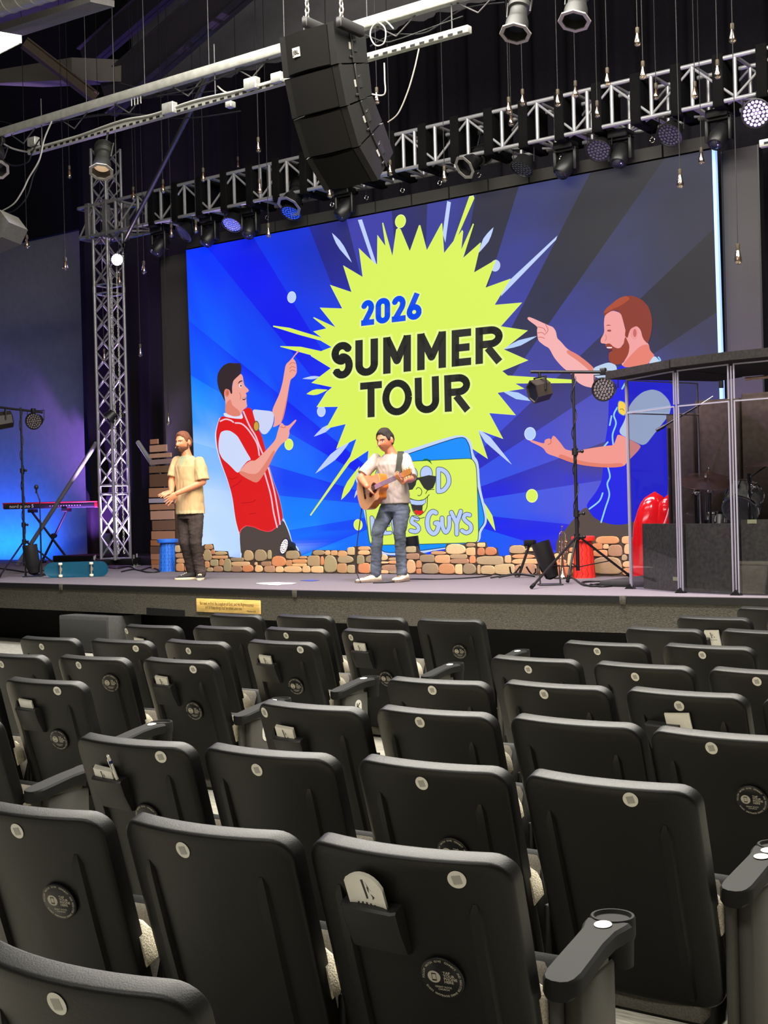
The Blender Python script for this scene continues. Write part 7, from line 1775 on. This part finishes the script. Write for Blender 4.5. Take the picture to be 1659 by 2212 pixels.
for v, d in ((.120, -.036), (.125, -.042), (.175, -.038), (.237, -.022), (.245, -.002)):
    w = .077; loops.append([back_pt(-.075 - w, v, .001), back_pt(-.075 - w, v, d*.85), back_pt(-.075 - w*.85, v, d), back_pt(-.075 + w*.85, v, d), back_pt(-.075 + w, v, d*.85), back_pt(-.075 + w, v, .001)])
q.loft(loops); POCK = q.mesh('book_pocket', 40); POCK.materials.append(mat('pocket_plastic', (30, 30, 30), .5, noise_amt=.1))
LETM = mat('label_ink', (30, 30, 30), .6, noise_amt=0)
def label_mesh(ch):
    q = MB().use(DISCW); P = rrect(-.030, .030, -.042, .042, .029, 6); q.prism([Vector((.3588, .315 + x, .47 + y)) for x, y in P], (.0008, 0, 0)); a = q.mesh('row_label', None)
    q = MB(); M_ = Matrix.Translation((.3600, .315, .47)) @ Matrix.Rotation(PI/2, 4, 'Z') @ Matrix.Rotation(PI/2, 4, 'X'); helper_text(q, ch, M_, .058, bold=.001); b_ = q.mesh('row_letter', None); b_.materials.append(LETM); return a, b_
# booklets
PRINT = mat('booklet_print', (60, 56, 52), .7, noise_amt=0)
def booklet(name, label, chair, leaves=6, w=.10, h=.085, blank=False, curl=False, tilt=0.05, u0=-.08, group='service booklets in the chair pockets'):
    rt = thing(name, label, 'booklet', chair.location, chair.rotation_euler.z, group)
    for k in range(leaves):
        q = MB(); z0 = -.004 - .0022*k; nu = 8; V = []; 
        for j in range(7):
            for i in range(nu + 1):
                x = -w/2 + w*i/nu; y = j / 6; vv = .21 - (.09 + h) * y + .0012*k; top_ = (1 - (2*x/w)**2) * .020 * y if curl else 0
                rr = abs(x / (w/2)); off = (-.010 * y * (1 if curl else .4)) - (.010 * rr**3 * y if curl else 0)
                V.append(back_pt(u0 + x*math.cos(tilt) + y*tilt*.06, vv - top_ + tilt*x, z0 - .002 + off))
        Fc = []
        for j in range(6):
            for i in range(nu): a = j*(nu+1) + i; Fc.append((a, a+1, a+nu+2, a+nu+1))
        q.add(V, Fc); q.build('page', WHITEP, rt, smooth=60)
    if not blank:
        q = MB()
        def pt(x, y): 
            vv = .21 - (.09 + h) * y; top_ = (1 - (2*x/w)**2) * .020 * y if curl else 0; rr = abs(x/(w/2))
            return back_pt(u0 + x*math.cos(tilt) + y*tilt*.06, vv - top_ + tilt*x, -.004 - .0022*leaves - .0008 - (.010*y*(1 if curl else .4)) - (.010*rr**3*y if curl else 0))
        def quad(L): q.add([pt(x*w, .5 + .5*y) for x, y in L], [tuple(range(len(L)))])
        quad([(-.10,.80),(-.04,.82),(.02,.25),(-.03,.22)])
        quad([(.0,.80),(.10,.55),(.17,.5),(.05,.62)]); quad([(.03,.62),(.07,.6),(.07,.42),(.04,.5)]); quad([(.10,.42),(.20,.36),(.13,.25),(.14,.33)])
        for i in range(6): x = -.3 + i*.11; quad([(x,.10),(x+.05,.11),(x+.05,.04),(x,.03)])
        q.build('cover_print', PRINT, rt, smooth=None)
    return rt
def chair_uv(px, py, ch):
    """(u, v) of the shell point seen at a photo pixel on this chair's back"""
    Mi = (Matrix.Translation(ch.location) @ Matrix.Rotation(ch.rotation_euler.z, 4, 'Z')).inverted()
    o = Mi @ CAM; d = Mi.to_3x3() @ ray(px, py); bul = .045
    # y = (CH - z) tan r - bulge
    tn = math.tan(CREC)
    for _ in range(3):
        t = ((CH - o.z) * tn - bul - o.y) / (d.y + d.z * tn); p = o + d * t; bul = .050 * (1 - min(1, (p.x / CW)**2))
    return p.x, (CH - p.z) / math.cos(CREC)
def surf_frame(u, v, lift):
    p = back_pt(u, v); du = (back_pt(u + .01, v) - back_pt(u - .01, v)).normalized(); dv = (back_pt(u, v - .01) - back_pt(u, v + .01)).normalized(); n = du.cross(dv).normalized()
    if n.y > 0: n = -n
    M = Matrix.Identity(4)
    for i, w in enumerate((du, dv, -n)):
        for k in range(3): M[k][i] = w[k]
    # keep right-handed: local -z faces the viewer
    if M.to_3x3().determinant() < 0:
        for k in range(3): M[k][0] = -M[k][0]
    M.translation = p + n * lift
    return M
ORD = {0:'first',1:'second',2:'third',3:'fourth',4:'fifth'}
def chair(label, p, rz, sticker=None, tap=None, pocket=False, arm=None, letter=None, armdots=0, px_edge=None):
    t = thing('auditorium_chair', label, 'chair', p, rz, 'rows of black auditorium chairs')
    inst('back_shell', SHM, t); inst('back_rib', RIB[0], t); inst('back_rib', RIB[1], t); inst('back_cushion', CUSH, t); inst('seat_pan', SEATP, t); inst('seat_cushion', SEATC, t); inst('support_post', POST, t)
    if sticker:
        u, v = chair_uv(*sticker, t); u = max(-.22, min(.22, u)); v = max(.03, min(.3, v)); inst('round_sticker', ROUND, t, surf_frame(u, v, .0008)); inst('blank_square', ROUNDC, t, surf_frame(u, v, .0018) @ Matrix.Rotation(.6, 4, 'Z'))
    if tap:
        u, v = chair_uv(*tap, t); u = max(-.15, min(.15, u)); d_ = inst('tap_disc', TAPD, t, surf_frame(u, v, .0045)); inst('disc_lettering', TAPL, d_); inst('phone_symbol', TAPP, d_)
    if pocket: inst('book_pocket', POCK, t)
    if arm:
        a = inst('arm_pad', ARMP, t, Matrix.Translation((-.03, 0, 0))); inst('cup_holder', CUP, a); inst('end_panel', PANEL, t, Matrix.Translation((-.026, 0, 0)))
        for k in range(armdots): inst('round_sticker', ROUND, a, Matrix.Translation((.335, .405 - k*.055, .6262 - k*.005)) @ Matrix.Rotation(PI + .12, 4, 'X') )
        if letter:
            la_, lb = label_mesh(letter); o = inst('row_label', la_, t, Matrix.Translation((-.026, 0, 0))); inst('row_letter', lb, o)
    return t
# name, left and right photo corner of the top edge, sticker pixel, tap disc pixel, pocket, arm
CHZ = CH
CHAIRS = [
 ('A1', (-75,2052,392,2150), (123,2168), None, 0, 0, 'nearest chair of all, cut off at the bottom left corner'),
 ('B1', (-98,1735,214,1768), (37,1795), (130,1945), 0, 0, 'nearest full row, first from the left, with the round black tap disc'),
 ('B2', (270,1772,612,1812), (395,1836), None, 0, 0, 'nearest full row, second from the left, plain back with one round sticker'),
 ('B3', (672,1818,1085,1862), (987,1900), (957,2110), 1, 1, 'nearest full row, at its right end, with a curled bulletin in the pocket'),
 ('C1', (158,1592,405,1616), (347,1635), (320,1765), 1, 0, 'second row, first from the left, with booklets and a pen in the pocket'),
 ('C2', (435,1615,712,1640), (555,1663), None, 0, 0, 'second row, second from the left'),
 ('C3', (768,1640,1088,1670), (911,1692), (980,1842), 0, 0, 'second row, third from the left, just behind the bulletin chair'),
 ('C4', (1132,1672,1492,1712), (1362,1727), None, 0, 1, 'second row, at its right end, with two stickers on the arm rest'),
 ('D1', (552,1518,778,1538), (571,1539), None, 1, 0, 'third row of the middle block, first from the left, with booklets in the pocket'),
 ('D2', (808,1530,1060,1550), (907,1560), None, 0, 0, 'third row of the middle block, second from the left'),
 ('D3', (1097,1548,1378,1575), None, None, 0, 0, 'third row of the middle block, third from the left, without any sticker'),
 ('D4', (1417,1577,1710,1605), (1537,1616), (1625,1727), 0, 1, 'third row of the middle block, at the right edge, with a tap disc'),
 ('E1', (833,1468,1048,1480), (932,1482), None, 0, 0, 'fourth row of the middle block, first from the left'),
 ('E2', (1081,1474,1310,1492), (1175,1499), None, 0, 0, 'fourth row of the middle block, second from the left'),
 ('E3', (1348,1489,1605,1510), (1467,1525), None, 1, 0, 'fourth row of the middle block, third from the left, with a blank booklet'),
 ('E4', (1647,1509,1930,1535), None, None, 0, 1, 'fourth row of the middle block, barely showing at the right edge'),
 ('F1', (1055,1419,1245,1433), (1141,1446), None, 0, 0, 'fifth row of the middle block, first from the left'),
 ('F2', (1278,1432,1492,1448), (1372,1462), None, 0, 0, 'fifth row of the middle block, second from the left'),
 ('F3', (1528,1445,1765,1462), (1635,1472), None, 0, 0, 'fifth row of the middle block, third, cut by the right edge'),
 ('G1', (1212,1387,1393,1398), (1290,1407), None, 0, 0, 'sixth row of the middle block, first from the left'),
 ('G2', (1427,1393,1625,1405), (1517,1415), None, 0, 0, 'sixth row of the middle block, second from the left'),
 ('G3', (1660,1402,1870,1414), None, None, 0, 0, 'sixth row of the middle block, just outside the right edge'),
 ('H1', (1345,1356,1517,1366), None, None, 0, 0, 'seventh row of the middle block, first from the left'),
 ('H2', (1553,1361,1735,1372), None, None, 0, 0, 'seventh row of the middle block, second from the left'),
 ('I1', (1457,1333,1620,1340), None, None, 1, 0, 'eighth row of the middle block, first from the left, with white booklets'),
 ('I2', (1652,1336,1825,1344), None, None, 0, 0, 'eighth row of the middle block, cut by the right edge'),
 ('J1', (1588,1313,1745,1318), None, None, 0, 0, 'front row of the middle block, at the right edge near the stage'),
 ('K0', (-200,1540,-18,1560), None, None, 0, 1, 'left block, nearest visible row, only its arm rest shows at the left edge'),
 ('L1', (0,1468,182,1480), (123,1490), (128,1597), 1, 1, 'left block, at the right end of its second row, with a plain white booklet'),
 ('L0', (-190,1466,-22,1472), None, None, 0, 0, 'left block, second row, hidden beyond the left edge'),
 ('M1', (-48,1414,95,1421), (3,1435), None, 0, 0, 'left block, third row, first from the left'),
 ('M2', (117,1419,275,1427), (170,1437), (296,1476), 0, 0, 'left block, third row, second from the left'),
 ('M3', (300,1424,463,1435), (417,1446), (420,1535), 1, 1, 'left block, at the right end of its third row, with booklets'),
 ('N1', (32,1378,170,1384), (90,1397), None, 0, 0, 'left block, fourth row, first from the left'),
 ('N2', (186,1383,328,1390), (293,1401), None, 0, 0, 'left block, fourth row, second from the left'),
 ('N3', (346,1384,492,1393), (407,1406), (512,1442), 0, 0, 'left block, fourth row, third from the left'),
 ('N4', (524,1385,682,1394), (648,1402), (640,1482), 1, 1, 'left block, at the right end of its fourth row, with booklets'),
 ('O1', (259,1352,390,1357), (271,1363), None, 1, 0, 'left block, fifth row, first from the left, with a booklet'),
 ('O2', (409,1355,545,1360), None, None, 0, 0, 'left block, fifth row, second from the left, no sticker'),
 ('O3', (566,1358,703,1364), (618,1373), None, 0, 0, 'left block, fifth row, third from the left'),
 ('O4', (730,1361,880,1368), (758,1377), (835,1466), 1, 1, 'left block, at the right end of its fifth row, with booklets'),
 ('Q1', (445,1328,565,1333), None, None, 0, 0, 'left block, front row, first from the left'),
 ('Q2', (588,1330,718,1335), None, None, 0, 0, 'left block, front row, second from the left'),
 ('Q3', (739,1333,876,1339), None, None, 0, 0, 'left block, front row, third from the left'),
 ('Q4', (895,1339,1043,1343), None, (993,1407), 0, 1, 'left block, at the right end of the front row, with a tap disc')]
LET = {'L1': 'M', 'M3': 'L', 'N4': 'K', 'O4': 'J', 'Q4': 'I'}
ROT = {}
CMAP = {}
for nm, e, stk, tp_, pk, am, desc in CHAIRS:
    a = atz(e[0], e[1], CHZ); c = atz(e[2], e[3], CHZ); m_ = (a + c) / 2; rz = math.atan2(c.y - a.y, c.x - a.x) * .6
    CMAP[nm] = chair('black chair, ' + desc, (m_.x, m_.y, 0), rz, stk, tp_, bool(pk), bool(am), LET.get(nm), {'B3': 1, 'C4': 2, 'M3': 1, 'N4': 1, 'O4': 1, 'Q4': 1, 'L1': 1}.get(nm, 0))
booklet('bulletin', 'curled white bulletin poking out of the pocket nearest the camera', CMAP['B3'], 4, .105, .060, curl=True, tilt=.10)
booklet('booklet', 'stack of white booklets in the second-row pocket beside a pen', CMAP['C1'], 7, .10, .035, tilt=.04, u0=-.095)
booklet('booklet', 'white booklets standing in a third-row pocket left of the middle block aisle', CMAP['D1'], 6, .10, .045, tilt=.04, u0=-.09)
booklet('booklet', 'single blank pale booklet in a fourth-row pocket at the right', CMAP['E3'], 3, .11, .05, blank=True, tilt=-.08, u0=.0)
booklet('booklet', 'white booklets on a front chair near the drum shield', CMAP['I1'], 6, .10, .05, tilt=-.04, u0=.02)
booklet('booklet', 'plain white booklet in the pocket at the far left', CMAP['L1'], 4, .10, .04, blank=True, tilt=.04)
booklet('booklet', 'white booklets in the left block pocket above the tap disc by the aisle, third row', CMAP['M3'], 5, .10, .045, tilt=.04)
booklet('booklet', 'white booklets in the left block pocket by the aisle, fourth row', CMAP['N4'], 5, .10, .05, tilt=.04)
booklet('booklet', 'white booklets in the left block pocket by the aisle, fifth row', CMAP['O4'], 5, .10, .05, tilt=.03)
booklet('booklet', 'white booklet on the chair below the plaque', CMAP['O1'], 4, .10, .045, tilt=.08)
c1 = CMAP['C1']; pen = thing('pen', 'white ballpoint pen with a blue band standing in a chair pocket', 'pen', c1.location, c1.rotation_euler.z)
p0 = back_pt(-.020, .20, -.014); p1 = back_pt(-.034, .025, -.026); d_ = (p1 - p0)
q = MB(); q.cyl(p0, p0 + d_*.80, .0055, 12); q.cyl(p0 + d_*.86, p0 + d_*.97, .0055, 12, .0045); q.build('barrel', WHITEP, pen)
q = MB(); q.cyl(p0 + d_*.80, p0 + d_*.86, .0058, 12); q.build('band', mat('blue_band', (30, 44, 110), .4, noise_amt=0), pen)
q = MB(); q.cyl(p0 + d_*.97, p1, .003, 10); q.bbox((-.0015, -.0085, 0), (.0015, -.0055, .045), .0005, Matrix.Translation(p0 + d_*.66) @ frame_from(d_, (1, 0, 0))); q.build('clip', CHROME, pen)
